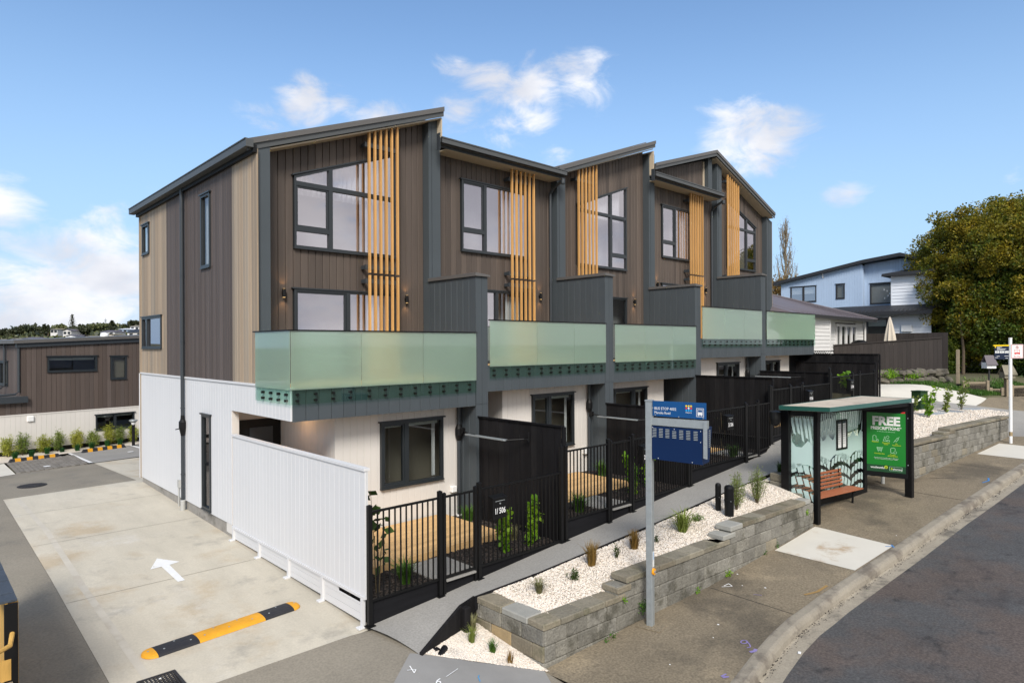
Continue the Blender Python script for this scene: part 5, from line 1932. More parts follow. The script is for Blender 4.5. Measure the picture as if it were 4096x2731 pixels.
# ================================================================== DRIVEWAY THINGS
def hump():
    t = thing('speed_hump', 'orange and black rubber speed hump across the pale driveway', 'speed hump', (3.35, 9.5, -.42))
    A, B = Vector((2.24, 9.38)), Vector((4.47, 9.58))
    u = (B - A).normalized()
    n = Vector((-u.y, u.x))
    L = (B - A).length
    W, Hh = .155, .05
    segs = [(0, .155, 'ochre', 'end_cap'), (.155, .68, 'rubber', 'hump_section'), (.68, 1.62, 'ochre', 'hump_section'), (1.62, 2.08, 'rubber', 'hump_section'), (2.08, L, 'ochre', 'end_cap')]
    for s0, s1, mat, nm in segs:
        k = 8 if nm == 'end_cap' else 2
        V = []
        for i in range(k + 1):
            s = lerp(s0, s1, i / k) if nm != 'end_cap' else lerp(s0 + .001, s1 - .001, i / k)
            f = 1.0
            if s < .155:
                f = math.sqrt(max(.0, 1 - ((.155 - s) / .155) ** 2)) * .98 + .02
            if s > L - .155:
                f = math.sqrt(max(.0, 1 - ((s - L + .155) / .155) ** 2)) * .98 + .02
            for j in range(9):
                a = PI * j / 8
                p = A + u * s + n * (W * math.cos(a) * f)
                V.append((p.x, p.y, Dz(p.y) + .004 + Hh * math.sin(a) ** .8 * min(1, f * 1.2)))
        F = [(i * 9 + j, (i + 1) * 9 + j, (i + 1) * 9 + j + 1, i * 9 + j + 1) for i in range(k) for j in range(8)]
        F += [tuple(range(9))[::-1], tuple(range(k * 9, k * 9 + 9))]
        o = MB().add(V, F).build(nm, mat, t, smooth=False)
        for q in range(1 if nm == 'end_cap' else int((s1 - s0) / .17)):
            s = (s0 + s1) / 2 if nm == 'end_cap' else s0 + .1 + q * .17
            for w_ in ((0,) if nm == 'end_cap' else (-.06, .06)):
                if w_ and (q + (w_ > 0)) % 2:
                    continue
                p = A + u * s + n * w_
                zt = Dz(p.y) + .004 + Hh * (math.sin(math.acos(min(1, abs(w_) / W))) ** .8)
                MB().tube([(p.x, p.y, zt - .01), (p.x, p.y, zt + .004)], .013, 8).build('bolt', 'galv', o)


hump()
arrow = [(3.39, 13.09), (3.65, 12.66), (3.465, 12.60), (3.455, 11.70), (3.345, 11.70), (3.335, 12.60), (3.15, 12.58)]
o = MB().add([(x, y, Dz(y) + .006) for x, y in arrow], [(2, 3, 4, 5), (0, 1, 2, 5, 6)]).build('painted_arrow', 'linep', None, norm=False)
o.location = (0, 0, 0)
tag(o, 'white arrow painted on the pale driveway', 'road marking')
for (q, lb) in (([(4.23, 27.25), (4.32, 27.23), (4.49, 24.56), (4.38, 24.54)], 'white parking line between the two bays with wheel stops'), ([(6.25, 27.75), (6.36, 27.78), (6.60, 25.1), (6.49, 25.08)], 'white parking line beside the bollard light')):
    tag(MB().add([(x, y, Dz(y) + .012) for x, y in q], [(0, 1, 2, 3)]).build('parking_line', 'linep', None, norm=False), lb, 'road marking', 'white parking lines')
for (x, y, r, lb) in ((3.30, 24.75, .10, 'white painted spot on the block-paved bay'), (5.9, 26.0, .10, 'white painted spot on the farther parking bay')):
    tag(MB().lathe((x, y, Dz(y) + .024), [(r, 0), (r * .8, .004)], 12).build('painted_spot', 'linep'), lb, 'road marking')
for i, (a, b, lb) in enumerate((((2.50, 26.46), (3.93, 26.75), 'black and orange wheel stop on the paved bay'), ((4.63, 27.12), (6.07, 27.50), 'black and orange wheel stop nearer the bollard light'))):
    t = thing('wheel_stop', lb, 'wheel stop', ((a[0] + b[0]) / 2, (a[1] + b[1]) / 2, -.14), 'wheel stops in the parking bays')
    A, B = Vector(a), Vector(b)
    u = (B - A).normalized()
    n = Vector((-u.y, u.x))
    ns = 9
    for j in range(ns):
        c0, c1 = A.lerp(B, j / ns), A.lerp(B, (j + 1) / ns)
        if j == 0:
            c0 = c0 + u * .0
        q = [c0 - n * .07, c1 - n * .07, c1 + n * .07, c0 + n * .07]
        q2 = [c0 - n * .045, c1 - n * .045, c1 + n * .045, c0 + n * .045]
        if j == 0:
            q2[0] = q2[0] + u * .06
            q2[3] = q2[3] + u * .06
        if j == ns - 1:
            q2[1] = q2[1] - u * .06
            q2[2] = q2[2] - u * .06
        MB().hexa([(p.x, p.y, -.14) for p in q] + [(p.x, p.y, -.03) for p in q2]).build('section', 'ochre' if j % 2 else 'rubber', t)
t = thing('manhole_cover', 'round dark manhole cover in the grey parking court', 'manhole', (2.56, 21.7, -.15))
MB().lathe((2.56, 21.70, Dz(21.7) - .01), [(.335, 0), (.335, .014)], 28).build('rim', 'iron', t)
m_ = MB().lathe((2.56, 21.70, Dz(21.7) - .003), [(.29, 0), (.29, .013)], 28)
for i in range(-3, 4):
    m_.box(2.56 + i * .075 - .012, 21.5, Dz(21.7) + .008, 2.56 + i * .075 + .012, 21.9, Dz(21.7) + .016)
m_.build('lid', 'iron', t)
# drain grate at the bottom edge
t = thing('drain_grate', 'black cast iron drain grate at the low end of the driveway', 'drain grate', (2.3, 8.45, -.46))
gx = [2.04, 2.47]
gy = [8.20, 8.78]
zz = Dz(8.5) + .012
m_ = MB()
m_.box(gx[0], gy[0], zz - .05, gx[0] + .035, gy[1], zz + .012).box(gx[1] - .035, gy[0], zz - .05, gx[1], gy[1], zz + .012)
m_.box(gx[0] + .035, gy[0], zz - .05, gx[1] - .035, gy[0] + .035, zz + .012).box(gx[0] + .035, gy[1] - .035, zz - .05, gx[1] - .035, gy[1], zz + .012)
m_.build('frame', 'iron', t)
for i in range(9):
    x = lerp(gx[0] + .055, gx[1] - .055, i / 8)
    MB().box(x - .007, gy[0] + .036, zz - .03, x + .007, gy[1] - .036, zz + .009).build('bar', 'iron', t)
for i in range(11):
    y = lerp(gy[0] + .06, gy[1] - .06, i / 10)
    MB().box(gx[0] + .036, y - .006, zz - .03, gx[1] - .036, y + .006, zz + .004).build('cross_bar', 'iron', t)
MB().box(gx[0] + .01, gy[0] + .01, zz - .045, gx[1] - .01, gy[1] - .01, zz - .04).build('pit', 'black', t)
tag(MB().cbox((2.27, 8.66, zz + .012), (1, .4, 0), (-.4, 1, 0), (0, 0, 1), .012, .008, .006, .002).build('paper_scrap', 'wpaint'), 'tiny white scrap lying on the drain grate', 'litter')

# neighbour's timber fence at the lower left
t = thing('paling_fence', 'yellow pine paling fence with dark cap at the lower left edge', 'fence', (.62, 7, -.5))
zt = 1.2
xf = .73
for j in range(26):
    y = 7.84 - .02 + .0 + j * .15
    MB().box(xf - .02, y, -.6, xf, y + .145, zt - .06).build('paling', 'pine', t)
for z in (zt - .35, .35, -.2):
    MB().box(xf + .001, 7.9, z - .045, xf + .045, 11.7, z + .045).build('rail', 'pine', t)
for j in range(4):
    y = 7.92 + j * 1.25
    MB().box(xf + .0, y, -.6, xf + .09, y + .09, zt - .08).build('post', 'pine', t)
for j in range(17):
    y = 7.85 + j * .23
    MB().box(xf - .14, y, zt - .055, xf + .075, y + .226, zt - .035 + .004 * (j % 2)).build('cap_shingle', 'shingle', t)
MB().box(xf - .03, 7.80, -.6, xf + .075, 7.835, zt - .06).build('end_post', 'black', t)
MB().box(xf - .5, 7.4, -.6, xf + .07, 7.79, .36).build('end_panel', 'pine', t)
MB().box(xf - .5, 7.38, .36, xf + .03, 7.80, .40).build('weathered_batten', 'tim', t)
MB().box(xf - .16, 7.795, .42, xf + .02, 7.84, .62).build('block_end', 'pine', t)
MB().tube([(xf - .2, 7.50, .78), (xf + .0, 7.66, .80), (xf + .03, 7.80, .86)], .022, 8).build('brace', 'pine', t)

# ================================================================== NEIGHBOUR AT THE LEFT (two storeys of the same cladding)
NK = (2.43, 28.08)
na = math.radians(10)
NU = (math.cos(na), math.sin(na))
NN = (math.sin(na), -math.cos(na))
t = thing('neighbour_building', 'dark brown and white building across the parking court at the left', 'building', (5, 29, -.14))
NO = (NK, NU, NN)
npf = plane_fn(NK, NU, NN)
# core
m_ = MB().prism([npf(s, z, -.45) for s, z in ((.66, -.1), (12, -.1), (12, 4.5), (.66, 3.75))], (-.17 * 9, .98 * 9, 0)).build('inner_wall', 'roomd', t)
MB().prism([npf(s, z, -.02) for s, z in ((-9, -.1), (.64, -.1), (.64, 1.62), (-9, 1.62))], (-.17 * 9, .98 * 9, 0)).build('lower_body', 'warmwhite', t)
nh = [(1.38, 2.98, 2.72, 3.27), (3.45, 4.02, 2.37, 3.25)]
boards(t, *NO, .60, 12, .152, 1.27, lambda s: 3.62 + .05 * s, 'dbrown', holes=nh, th=.03)
boards(t, *NO, -9, .60, .152, 1.27, 1.68, 'dbrown', th=.03)
gwin = (2.93, 4.29, .47, 1.03)
boards(t, *NO, -9, 12, .152, .02, 1.23, 'warmwhite', holes=[gwin], th=.03, chm=.004)
MB().hexa([npf(s, z, .0) for s, z in rect(-9, 12, 1.23, 1.27)] + [npf(s, z, .045) for s, z in rect(-9, 12, 1.23, 1.27)]).build('flashing', 'warmwhite', t)
MB().hexa([npf(s, z, -.03) for s, z in rect(-9, 12, -.3, .02)] + [npf(s, z, .0) for s, z in rect(-9, 12, -.3, .02)]).build('plinth', 'black', t)
window(t, NK, NU, NN, [rect(*nh[0])], glass='glassd', t=.05, blind=[(1.44, 2.92, 3.13, 3.21)])
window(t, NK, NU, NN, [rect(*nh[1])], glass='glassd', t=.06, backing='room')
window(t, NK, NU, NN, [rect(2.93, 3.6, .47, 1.03), rect(3.6, 4.29, .47, 1.03)], glass='glassd', t=.04, blind=[(2.97, 4.25, .92, .99)])
MB().hexa([npf(s, z, .0) for s, z in ((.45, 3.60), (12, 4.18), (12, 4.42), (.45, 3.84))] + [npf(s, z, .10) for s, z in ((.45, 3.60), (12, 4.18), (12, 4.42), (.45, 3.84))]).build('fascia', 'dgrey', t)
MB().prism([npf(s, z, .16) for s, z in ((.36, 3.74), (12, 4.32), (12, 4.42), (.36, 3.86))], (-.17 * 9.6, .98 * 9.6, 0)).build('roof', 'roofm', t)
# left return of the upper floor, downpipes, lower roof
LU = (-NN[0], -NN[1])
LN = (-NU[0], -NU[1])
boards(t, npf(.60, 0)[:2], LU, LN, 0, 8, .152, 1.7, 3.68, 'dbrown', holes=[(1.2, 2.1, 2.25, 3.1), (4.2, 5.1, 2.25, 3.1)], th=.03)
for s in (1.2, 4.2):
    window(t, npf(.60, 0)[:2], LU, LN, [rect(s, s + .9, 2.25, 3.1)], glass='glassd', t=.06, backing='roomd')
MB().prism([npf(s, z, .12) for s, z in ((-9, 1.70), (.74, 1.70), (.74, 1.90), (-9, 1.90))], (-.17 * 2.6, .98 * 2.6, 0)).build('lower_roof', 'roofm', t)
MB().hexa([npf(s, z, .12) for s, z in rect(-9, .76, 1.68, 1.90)] + [npf(s, z, .17) for s, z in rect(-9, .76, 1.68, 1.90)]).build('lower_gutter', 'dgrey', t)
for (s, d, z0) in ((.53, .03, 1.98), (.50, -1.35, 2.15)):
    p0, p1 = npf(s, 3.74, d), npf(s, z0 + .08, d)
    MB().tube([p0, p1, npf(s - .10, z0, d), npf(s - .9, z0 - .05, d + .02)], .038, 10).build('downpipe', 'dgrey', t)
p0 = npf(.86, .98, .03)
MB().cbox((p0[0], p0[1], 1.09), (*NU, 0), (*NN, 0), (0, 0, 1), .10, .06, .10, .02).build('vent_hood', 'wpaint', t)
# skylight dome on the roof
q = npf(3.72, 4.06, -1.2)
tag(MB().lathe(q, [(.13, 0), (.155, .06), (.14, .13), (.08, .18), (.01, .20)], 18).build('roof_vent', 'wpaint', t, smooth=True), '', '') if False else MB().lathe((q[0], q[1], 3.98), [(.13, 0), (.155, .07), (.14, .14), (.08, .19), (.01, .21)], 18).build('roof_vent', 'wpaint', t, smooth=True)
MB().box(-9, 28.0, -.15, -.0, 28.05, -.0).build('bed_edge', 'tim', None, kind='structure')

# bollard light
t = thing('bollard_light', 'slim black bollard light with pale dish head near the white corner', 'bollard light', (6.36, 27.9, -.14))
bx, by = 6.36, 27.6
t.location = (bx, by, -.14)
MB().lathe((bx, by, -.14), [(.055, 0), (.055, .80)], 14).build('post', 'black', t)
MB().lathe((bx, by, .66), [(.05, 0), (.07, .04), (.075, .08)], 14).build('neck', 'wpaint', t)
MB().lathe((bx, by, .74), [(.08, 0), (.145, .07), (.15, .09), (.10, .12)], 18).build('head', 'galv', t, smooth=True)


# ================================================================== BUS STOP POLE
def V3(p, z):
    return (p[0], p[1], z)


PO = Vector((8.60, 5.92))
SDR = Vector((.216, -.976))
SNR = Vector((.976, .216))             # away from the viewer


def sp(s, z, d=0.0):
    p = PO + SDR * s - SNR * d
    return (p.x, p.y, z)


t = thing('bus_stop_sign', 'galvanised bus stop pole with blue BUS STOP 4002 sign and navy cabinet', 'bus stop sign', (PO.x, PO.y, -.85))
w = .052
gz = G(8.6)
c = Vector((PO.x, PO.y, (gz + 2.70) / 2))
MB().cbox(c, (*SDR, 0), (*SNR, 0), (0, 0, 1), w, w, (2.70 - gz) / 2, .008).build('pole', 'galv', t)
MB().cbox((PO.x, PO.y, 2.712), (*SDR, 0), (*SNR, 0), (0, 0, 1), w + .006, w + .006, .012, .004).build('pole_cap', 'galv', t)
MB().cbox(sp(.02, gz + .006), (*SDR, 0), (*SNR, 0), (0, 0, 1), .20, .16, .010, .003).build('footing', 'foot', t)
u3, n3 = (SDR.x, SDR.y, 0), (-SNR.x, -SNR.y, 0)
MB().hexa([sp(s, z, d) for d in (-.006, .006) for s, z in ((.055, 2.475), (.905, 2.465), (.905, 2.712), (.055, 2.712))]).build('sign_blade', 'blue', t)
for s, z in ((.1, 2.49), (.48, 2.48), (.86, 2.48), (.06, 2.6)):
    MB().tube([sp(s, z, .006), sp(s, z, .012)], .009, 8).build('bolt', 'galv', t)
text('sign_text', 'BUS STOP 4002', .062, sp(.085, 2.575, .0085), u3, (0, 0, 1), 'letter', t, sx=.86)
text('sign_text', 'Manuka Road', .056, sp(.085, 2.512, .0085), u3, (0, 0, 1), 'letter', t, sx=.86)
for i in range(3):
    for j in range(3):
        s, z = .600 + i * .037, 2.655 - j * .034
        mat = ['yellow', 'red', 'skyblue'][j] if not (i == 1 and j == 1) else 'letter'
        if j == 1 and i != 1:
            mat = 'red'
        r_ = .018
        MB().add([sp(s - r_, z, .0085), sp(s, z - r_, .0085), sp(s + r_, z, .0085), sp(s, z + r_, .0085)], [(0, 1, 2, 3)]).build('logo_diamond', mat, t, norm=False)
text('sign_text', 'MAXX', .026, sp(.637, 2.545, .0085), u3, (0, 0, 1), 'letter', t, 'CENTER', sx=1.3)


def ring2(t, s0, z0, s1, z1, th, fn, mat, name):
    m_ = MB()
    for (a, b, c_, d_) in ((s0, z0, s1, z0 + th), (s0, z1 - th, s1, z1), (s0, z0 + th, s0 + th, z1 - th), (s1 - th, z0 + th, s1, z1 - th)):
        m_.add([fn(a, b), fn(c_, b), fn(c_, d_), fn(a, d_)], [(0, 1, 2, 3)])
    return m_.build(name, mat, t, norm=False)


f9 = lambda s, z: sp(s, z, .0085)
ring2(t, .755, 2.50, .870, 2.63, .006, f9, 'letter', 'icon_border')
m_ = MB()
for q in ((.775, 2.555, .850, 2.570), (.775, 2.527, .850, 2.553), (.775, 2.605, .850, 2.613), (.775, 2.57, .781, 2.605), (.844, 2.57, .85, 2.605), (.782, 2.515, .795, 2.527), (.830, 2.515, .843, 2.527)):
    m_.add([f9(q[0], q[1]), f9(q[2], q[1]), f9(q[2], q[3]), f9(q[0], q[3])], [(0, 1, 2, 3)])
m_.build('bus_icon', 'letter', t, norm=False)
MB().hexa([sp(s, z, d) for d in (-.045, .045) for s, z in ((-.03, 2.335), (.93, 2.325), (.93, 2.445), (-.03, 2.445))]).build('arm', 'galv', t)
MB().hexa([sp(s, z, d) for d in (.05, .058) for s, z in ((.875, 1.885), (.935, 1.875), (.935, 2.43), (.875, 2.43))]).build('hanger_plate', 'galv', t)
for z in (1.93, 2.1, 2.3):
    MB().tube([sp(.905, z, .058), sp(.905, z, .064)], .009, 8).build('bolt', 'galv', t)
# navy cabinet, deeper at the top
q = [(.00, 1.80), (.855, 1.78), (.855, 2.31), (.00, 2.32)]
MB().hexa([sp(.055, 1.80, .04), sp(.855, 1.78, .04), sp(.855, 1.78, -.30), sp(.055, 1.80, -.30), sp(.055, 2.32, .04), sp(.855, 2.31, .04), sp(.855, 2.31, -.44), sp(.055, 2.32, -.44)]).build('cabinet', 'navy', t)
for gi, s in enumerate((.100, .205, .310, .420, .530, .640, .755)):
    rows = 5 if gi == 3 else 6
    z0 = 2.282 - (.022 if gi == 3 else 0)
    for r_ in range(rows):
        z = z0 - r_ * .0245 - s * .012
        MB().hexa([sp(a, b, d) for d in (.038, .047) for a, b in ((s - .031, z - .006), (s + .031, z - .006), (s + .031, z + .005), (s - .031, z + .005))]).build('louvre', 'galv', t)
for s, z in ((.07, 2.30), (.42, 2.29), (.42, 2.155), (.83, 2.285), (.83, 2.12), (.07, 2.15), (.16, 1.82), (.70, 1.805)):
    MB().tube([sp(s, z, .04), sp(s, z, .045)], .006, 8).build('rivet', 'wpaint', t)
for r_ in range(9):
    z = 2.26 - r_ * .031
    p0, p1 = sp(.8565, z, -.27), sp(.8565, z - .002, -.34)
    MB().hexa([(p0[0], p0[1], z - .007), (p1[0], p1[1], z - .007), (p1[0] + .003, p1[1] - .006, z - .007), (p0[0] + .003, p0[1] - .006, z - .007),
               (p0[0], p0[1], z + .006), (p1[0], p1[1], z + .006), (p1[0] + .003, p1[1] - .006, z + .006), (p0[0] + .003, p0[1] - .006, z + .006)]).build('louvre', 'galv', t)
# tag-on reader on the pole
tag_ = MB().tube([sp(.052, .02, .015), sp(.08, .02, .015)], .052, 18).build('push_button', 'oran', t)
MB().tube([sp(.0801, .02, .015), sp(.09, .02, .015)], .022, 12).build('button_face', 'galv', tag_)
MB().hexa([sp(s, z, d) for s in (.0525, .0545) for d, z in ((-.03, .09), (.03, .09), (.03, .33), (-.03, .33))]).build('sticker', 'ptext', t)
MB().hexa([sp(s, z, d) for s in (.055, .056) for d, z in ((-.025, .20), (.025, .20), (.025, .32), (-.025, .32))]).build('sticker_print', 'skyblue' if False else 'bbd', t)

# ================================================================== BUS SHELTER
t = thing('bus_shelter', 'black framed bus shelter with frosted glass, green edged roof and poster end', 'bus shelter', (16.6, 5.8, -.4))
SA, SB, SC, SD = Vector((14.98, 5.83)), Vector((18.30, 4.88)), Vector((18.13, 5.87)), Vector((14.87, 6.47))


def vpost(p, z0, z1, w_, d_, name='post', mat='bmetal', u=(1, -.18)):
    uu = Vector(u).normalized()
    return MB().cbox((p.x, p.y, (z0 + z1) / 2), (uu.x, uu.y, 0), (-uu.y, uu.x, 0), (0, 0, 1), w_, d_, (z1 - z0) / 2, .006).build(name, mat, t)


ZR = 2.10
vpost(SA, G(SA.x) - .02, ZR, .055, .055)
vpost(SB, G(SB.x) - .02, ZR, .06, .085)
vpost(SC + Vector((.02, .04)), G(SC.x) - .02, ZR, .06, .09)
vpost(SD, G(SD.x) - .02, ZR, .07, .10)


def beam(a, b, z0, z1, w_, name='rail', mat='bmetal'):
    d = (b - a).normalized()
    n = Vector((-d.y, d.x)) * w_
    return MB().hexa([(a.x - n.x, a.y - n.y, z0), (b.x - n.x, b.y - n.y, z0), (b.x + n.x, b.y + n.y, z0), (a.x + n.x, a.y + n.y, z0),
                      (a.x - n.x, a.y - n.y, z1), (b.x - n.x, b.y - n.y, z1), (b.x + n.x, b.y + n.y, z1), (a.x + n.x, a.y + n.y, z1)]).build(name, mat, t)


beam(SA, SD, 1.95, 2.05, .025)
beam(SA, SD, -.19, -.10, .025)
beam(SD, SC, 1.90, 2.10, .03)
beam(SD, SC, -.30, -.12, .045)
beam(SA, SB, 2.02, 2.10, .035)
# roof tray
rc = [Vector((14.67, 5.44)), Vector((18.58, 4.86)), Vector((18.60, 6.07)), Vector((14.41, 6.42))]
MB().hexa([V3(p, 2.105) for p in rc] + [V3(p, 2.195) for p in rc]).build('roof', 'shroof', t)
for i, (a, b) in enumerate(((0, 1), (3, 0))):
    A, B = rc[a], rc[b]
    d = (B - A).normalized()
    n = Vector((d.y, -d.x)) * .012
    MB().hexa([V3(A, 2.11), V3(B, 2.11), V3(B + n, 2.11), V3(A + n, 2.11), V3(A, 2.205), V3(B, 2.205), V3(B + n, 2.205), V3(A + n, 2.205)]).build('roof_edge', 'teal2' if i == 0 else 'teal', t)
for (a, b) in ((2, 3), (1, 2)):
    A, B = rc[a], rc[b]
    d = (B - A).normalized()
    n = Vector((d.y, -d.x)) * .02
    MB().hexa([V3(A, 2.11), V3(B, 2.11), V3(B + n, 2.11), V3(A + n, 2.11), V3(A, 2.202), V3(B, 2.202), V3(B + n, 2.202), V3(A + n, 2.202)]).build('roof_edge', 'teal2', t)
for p in ((18.5, 4.87),):
    MB().box(p[0] - .05, p[1] - .03, 2.10, p[0] + .08, p[1] - .012, 2.20).build('edge_clip', 'wpaint', t)
MB().lathe((14.60, 6.62, 1.70), [(.02, 0), (.10, .05), (.13, .18), (.13, .34), (.05, .36)], 14).build('rain_pipe_head', 'black', t)

# glazing with printed film
BD = (SC - SD).normalized()
BN = Vector((BD.y, -BD.x))           # towards the street
BL = (SC - SD).length


def bk(s, z, d=0.0):
    p = SD + BD * s + BN * d
    return (p.x, p.y, z)


def sdp(s, z, d=0.0):
    dd = (SD - SA).normalized()
    nn = Vector((-dd.y, dd.x))        # towards the viewer (-x)
    p = SA + dd * s + nn * d
    return (p.x, p.y, z)


ZL, ZH = -.12, 1.90
joints = [.08, 1.05, 2.10, BL - .06]
for a, b in zip(joints, joints[1:]):
    MB().hexa([bk(s, z, d) for d in (-.005, .005) for s, z in rect(a + .006, b - .006, ZL, ZH)]).build('glass_panel', 'shglass', t)
SDL = (SD - SA).length
MB().hexa([sdp(s, z, d) for d in (-.005, .005) for s, z in rect(.06, SDL - .07, -.10, 1.95)]).build('glass_panel', 'shglass', t)


def film(fn, s0, s1, name, seed):
    """printed film: leaf-like bands of frost with clear gaps between"""
    r = random.Random(seed)
    m_ = MB()
    z = lambda f: ZL + (ZH - ZL) * f

    def clipq(q):
        q2 = [(min(max(a, s0), s1), min(max(b, ZL), ZH)) for a, b in q]
        area = sum(q2[i][0] * q2[(i + 1) % len(q2)][1] - q2[(i + 1) % len(q2)][0] * q2[i][1] for i in range(len(q2)))
        if abs(area) > .0008:
            m_.add([fn(a, b, .0062) for a, b in q2], [tuple(range(len(q2)))])
    # top: leaning strokes
    per = .44
    k = math.floor(s0 / per) - 1
    while k * per < s1 + per:
        x = k * per
        for (o_, wd, f0, f1, sk) in ((.0, .055, .78, 1.0, .07), (.085, .05, .72, 1.0, .07), (.17, .06, .76, 1.0, .06), (.26, .05, .70, 1.0, .07), (.345, .06, .80, 1.0, .06)):
            cut = f0 + r.uniform(-.02, .03)
            if x + o_ > s0 - .1 and x + o_ + wd < s1 + .1:
                clipq([(x + o_, z(cut)), (x + o_ + wd, z(cut + .02)), (x + o_ + wd + sk, z(f1)), (x + o_ + sk, z(f1))])
        k += 1
    # middle field with an uneven upper edge
    n = int((s1 - s0) / .11)
    for i in range(n):
        a, b = lerp(s0, s1, i / n), lerp(s0, s1, (i + 1) / n)
        t0, t1 = .70 + .05 * math.sin(i * 1.9), .70 + .05 * math.sin((i + 1) * 1.9)
        b0, b1 = .43 + .05 * math.sin(a * 7.0), .43 + .05 * math.sin(b * 7.0)
        clipq([(a, z(b0)), (b, z(b1)), (b, z(t1)), (a, z(t0))])
    # lower: arching fronds, each a row of slanting panes
    k = math.floor(s0 / .9) - 1
    while k * .9 < s1 + .9:
        cx = k * .9
        for (zf, hh) in ((.285, .095), (.145, .085), (.01, .085), (-.12, .08)):
            for j in range(6):
                a0, a1 = j / 6, (j + .74) / 6
                xa, xb = cx + a0 * .86, cx + a1 * .86
                if xb < s0 or xa > s1:
                    continue
                ya = zf + .11 * math.sin(PI * (a0 * .8 + .15))
                yb = zf + .11 * math.sin(PI * (a1 * .8 + .15))
                clipq([(xa, z(ya)), (xb, z(yb - .012)), (xb + .045, z(yb + hh - .012)), (xa + .045, z(ya + hh))])
        k += 1
    # film is kept off the ragged clear shapes by simple omission
    return m_.build(name, 'film', t, norm=False)


film(bk, .10, BL - .08, 'frost_film', 3)
film(sdp, .06, SDL - .08, 'frost_film', 5)
# timetable frame
tf = MB()
for (a, b, c_, d_) in ((2.02, .99, 2.075, 1.66), (2.245, .99, 2.285, 1.66), (2.46, .99, 2.50, 1.66), (2.02, .95, 2.50, .995), (2.02, 1.655, 2.50, 1.70)):
    tf.hexa([bk(s, z, d) for d in (.008, .030) for s, z in rect(a, c_, b, d_)])
o = tf.build('timetable_frame', 'bmetal', t)
for a, b in ((2.075, 2.245), (2.285, 2.46)):
    MB().hexa([bk(s, z, d) for d in (.009, .013) for s, z in rect(a, b, .99, 1.66)]).build('timetable', 'ptext', o)
    MB().hexa([bk(s, z, d) for d in (.0135, .0145) for s, z in rect(a + .01, b - .01, 1.60, 1.65)]).build('timetable_header', 'navy2', o)
    for q in range(9):
        zq = 1.54 - q * .055
        MB().hexa([bk(s, z, d) for d in (.0135, .0142) for s, z in rect(a + .02, b - .05 + .02 * (q % 2), zq, zq + .006)]).build('timetable_line', 'dgrey', o)
# bench
bz = .03
for i in range(5):
    d = .10 + i * .078
    a, b = bk(.22, bz, d), bk(2.46, bz, d)
    MB().cbox(((a[0] + b[0]) / 2, (a[1] + b[1]) / 2, bz - .005 * abs(i - 2)), (BD.x, BD.y, 0), (BN.x, BN.y, 0), (0, 0, 1), 1.12, .034, .017, .01).build('seat_slat', 'bench', t)
for i in range(5):
    z = bz + .09 + i * .085
    d = .085 - i * .012
    a, b = bk(.20, z, d), bk(2.16, z, d)
    MB().cbox(((a[0] + b[0]) / 2, (a[1] + b[1]) / 2, z), (BD.x, BD.y, 0), (BN.x, BN.y, 0), (0, 0, 1), .98, .012, .030, .008).build('back_slat', 'bench', t)
for s in (.35, 1.25, 2.05):
    p0, p1 = bk(s, bz - .02, .02), bk(s, bz + .52, .0)
    MB().tube([bk(s, bz - .03, .50), bk(s, bz - .06, .08), bk(s, bz + .47, .045)], .018, 8).build('bench_bracket', 'bmetal', t)
for s in (.5, 2.25):
    MB().tube([bk(s, bz - .03, .30), bk(s, G(16) - .05, .28)], .025, 8).build('bench_leg', 'bmetal', t)
# poster case: from the back post to the front post
PD = (SB - SC).normalized()
PN = Vector((PD.y, -PD.x))            # faces -x
C0 = SC + PD * .04
PLn = (SB - C0).length


def ps(s, z, d=0.0):
    p = C0 + PD * s + PN * d
    return (p.x, p.y, z)


MB().hexa([ps(s, z, d) for d in (-.06, .055) for s, z in rect(-.02, PLn, .20, 2.10)]).build('poster_case', 'bmetal', t)
P0, P1, Z0_, Z1_ = .035, .895, .325, 1.83
o = MB().hexa([ps(s, z, d) for d in (.056, .060) for s, z in rect(P0, P1, .50, Z1_)]).build('poster', 'poster', t)
MB().hexa([ps(s, z, d) for d in (.056, .060) for s, z in rect(P0, P1, Z0_, .4995)]).build('poster_foot', 'poster2', o)
pu, pv = (PD.x, PD.y, 0), (0, 0, 1)


def pt(fx, fy, d=.0615):
    return ps(P0 + (P1 - P0) * fx, Z1_ - (Z1_ - Z0_) * fy, d)


def ptx(s, size, fx, fy, mat='ptext', al='CENTER', bold=0.0, sx=1.0):
    return text('poster_text', s, size, pt(fx, fy), pu, pv, mat, o, al, bold, .0006, sx)


ptx('FREE', .300, .50, .205, bold=.013, sx=1.0)
ptx('PRESCRIPTIONS*', .106, .50, .285, bold=.003, sx=.86)
ptx('At Woolworths pharmacies', .042, .50, .325, sx=.85, mat='pgreen')
for (s, fx, fy) in (('Medicines', .22, .505), ('Pharmacist', .50, .515), ('advice', .50, .538), ('Flu', .77, .52), ('Vaccinations', .77, .545),
                    ('One-stop shop', .33, .70), ('Accepts', .67, .705), ('ePrescriptions', .67, .73)):
    ptx(s, .042, fx, fy, 'pyel', bold=.001, sx=.9)
ptx('Prescription charges and conditions apply for eligible persons', .026, .5, .765, sx=.84)
ptx('Not available at all pharmacies, ask in store for full details', .026, .5, .785, sx=.84)
ptx('woolworths', .075, .28, .945, bold=.0015, sx=.85)
ptx('pharmacy', .062, .795, .95, bold=.001, sx=.85)


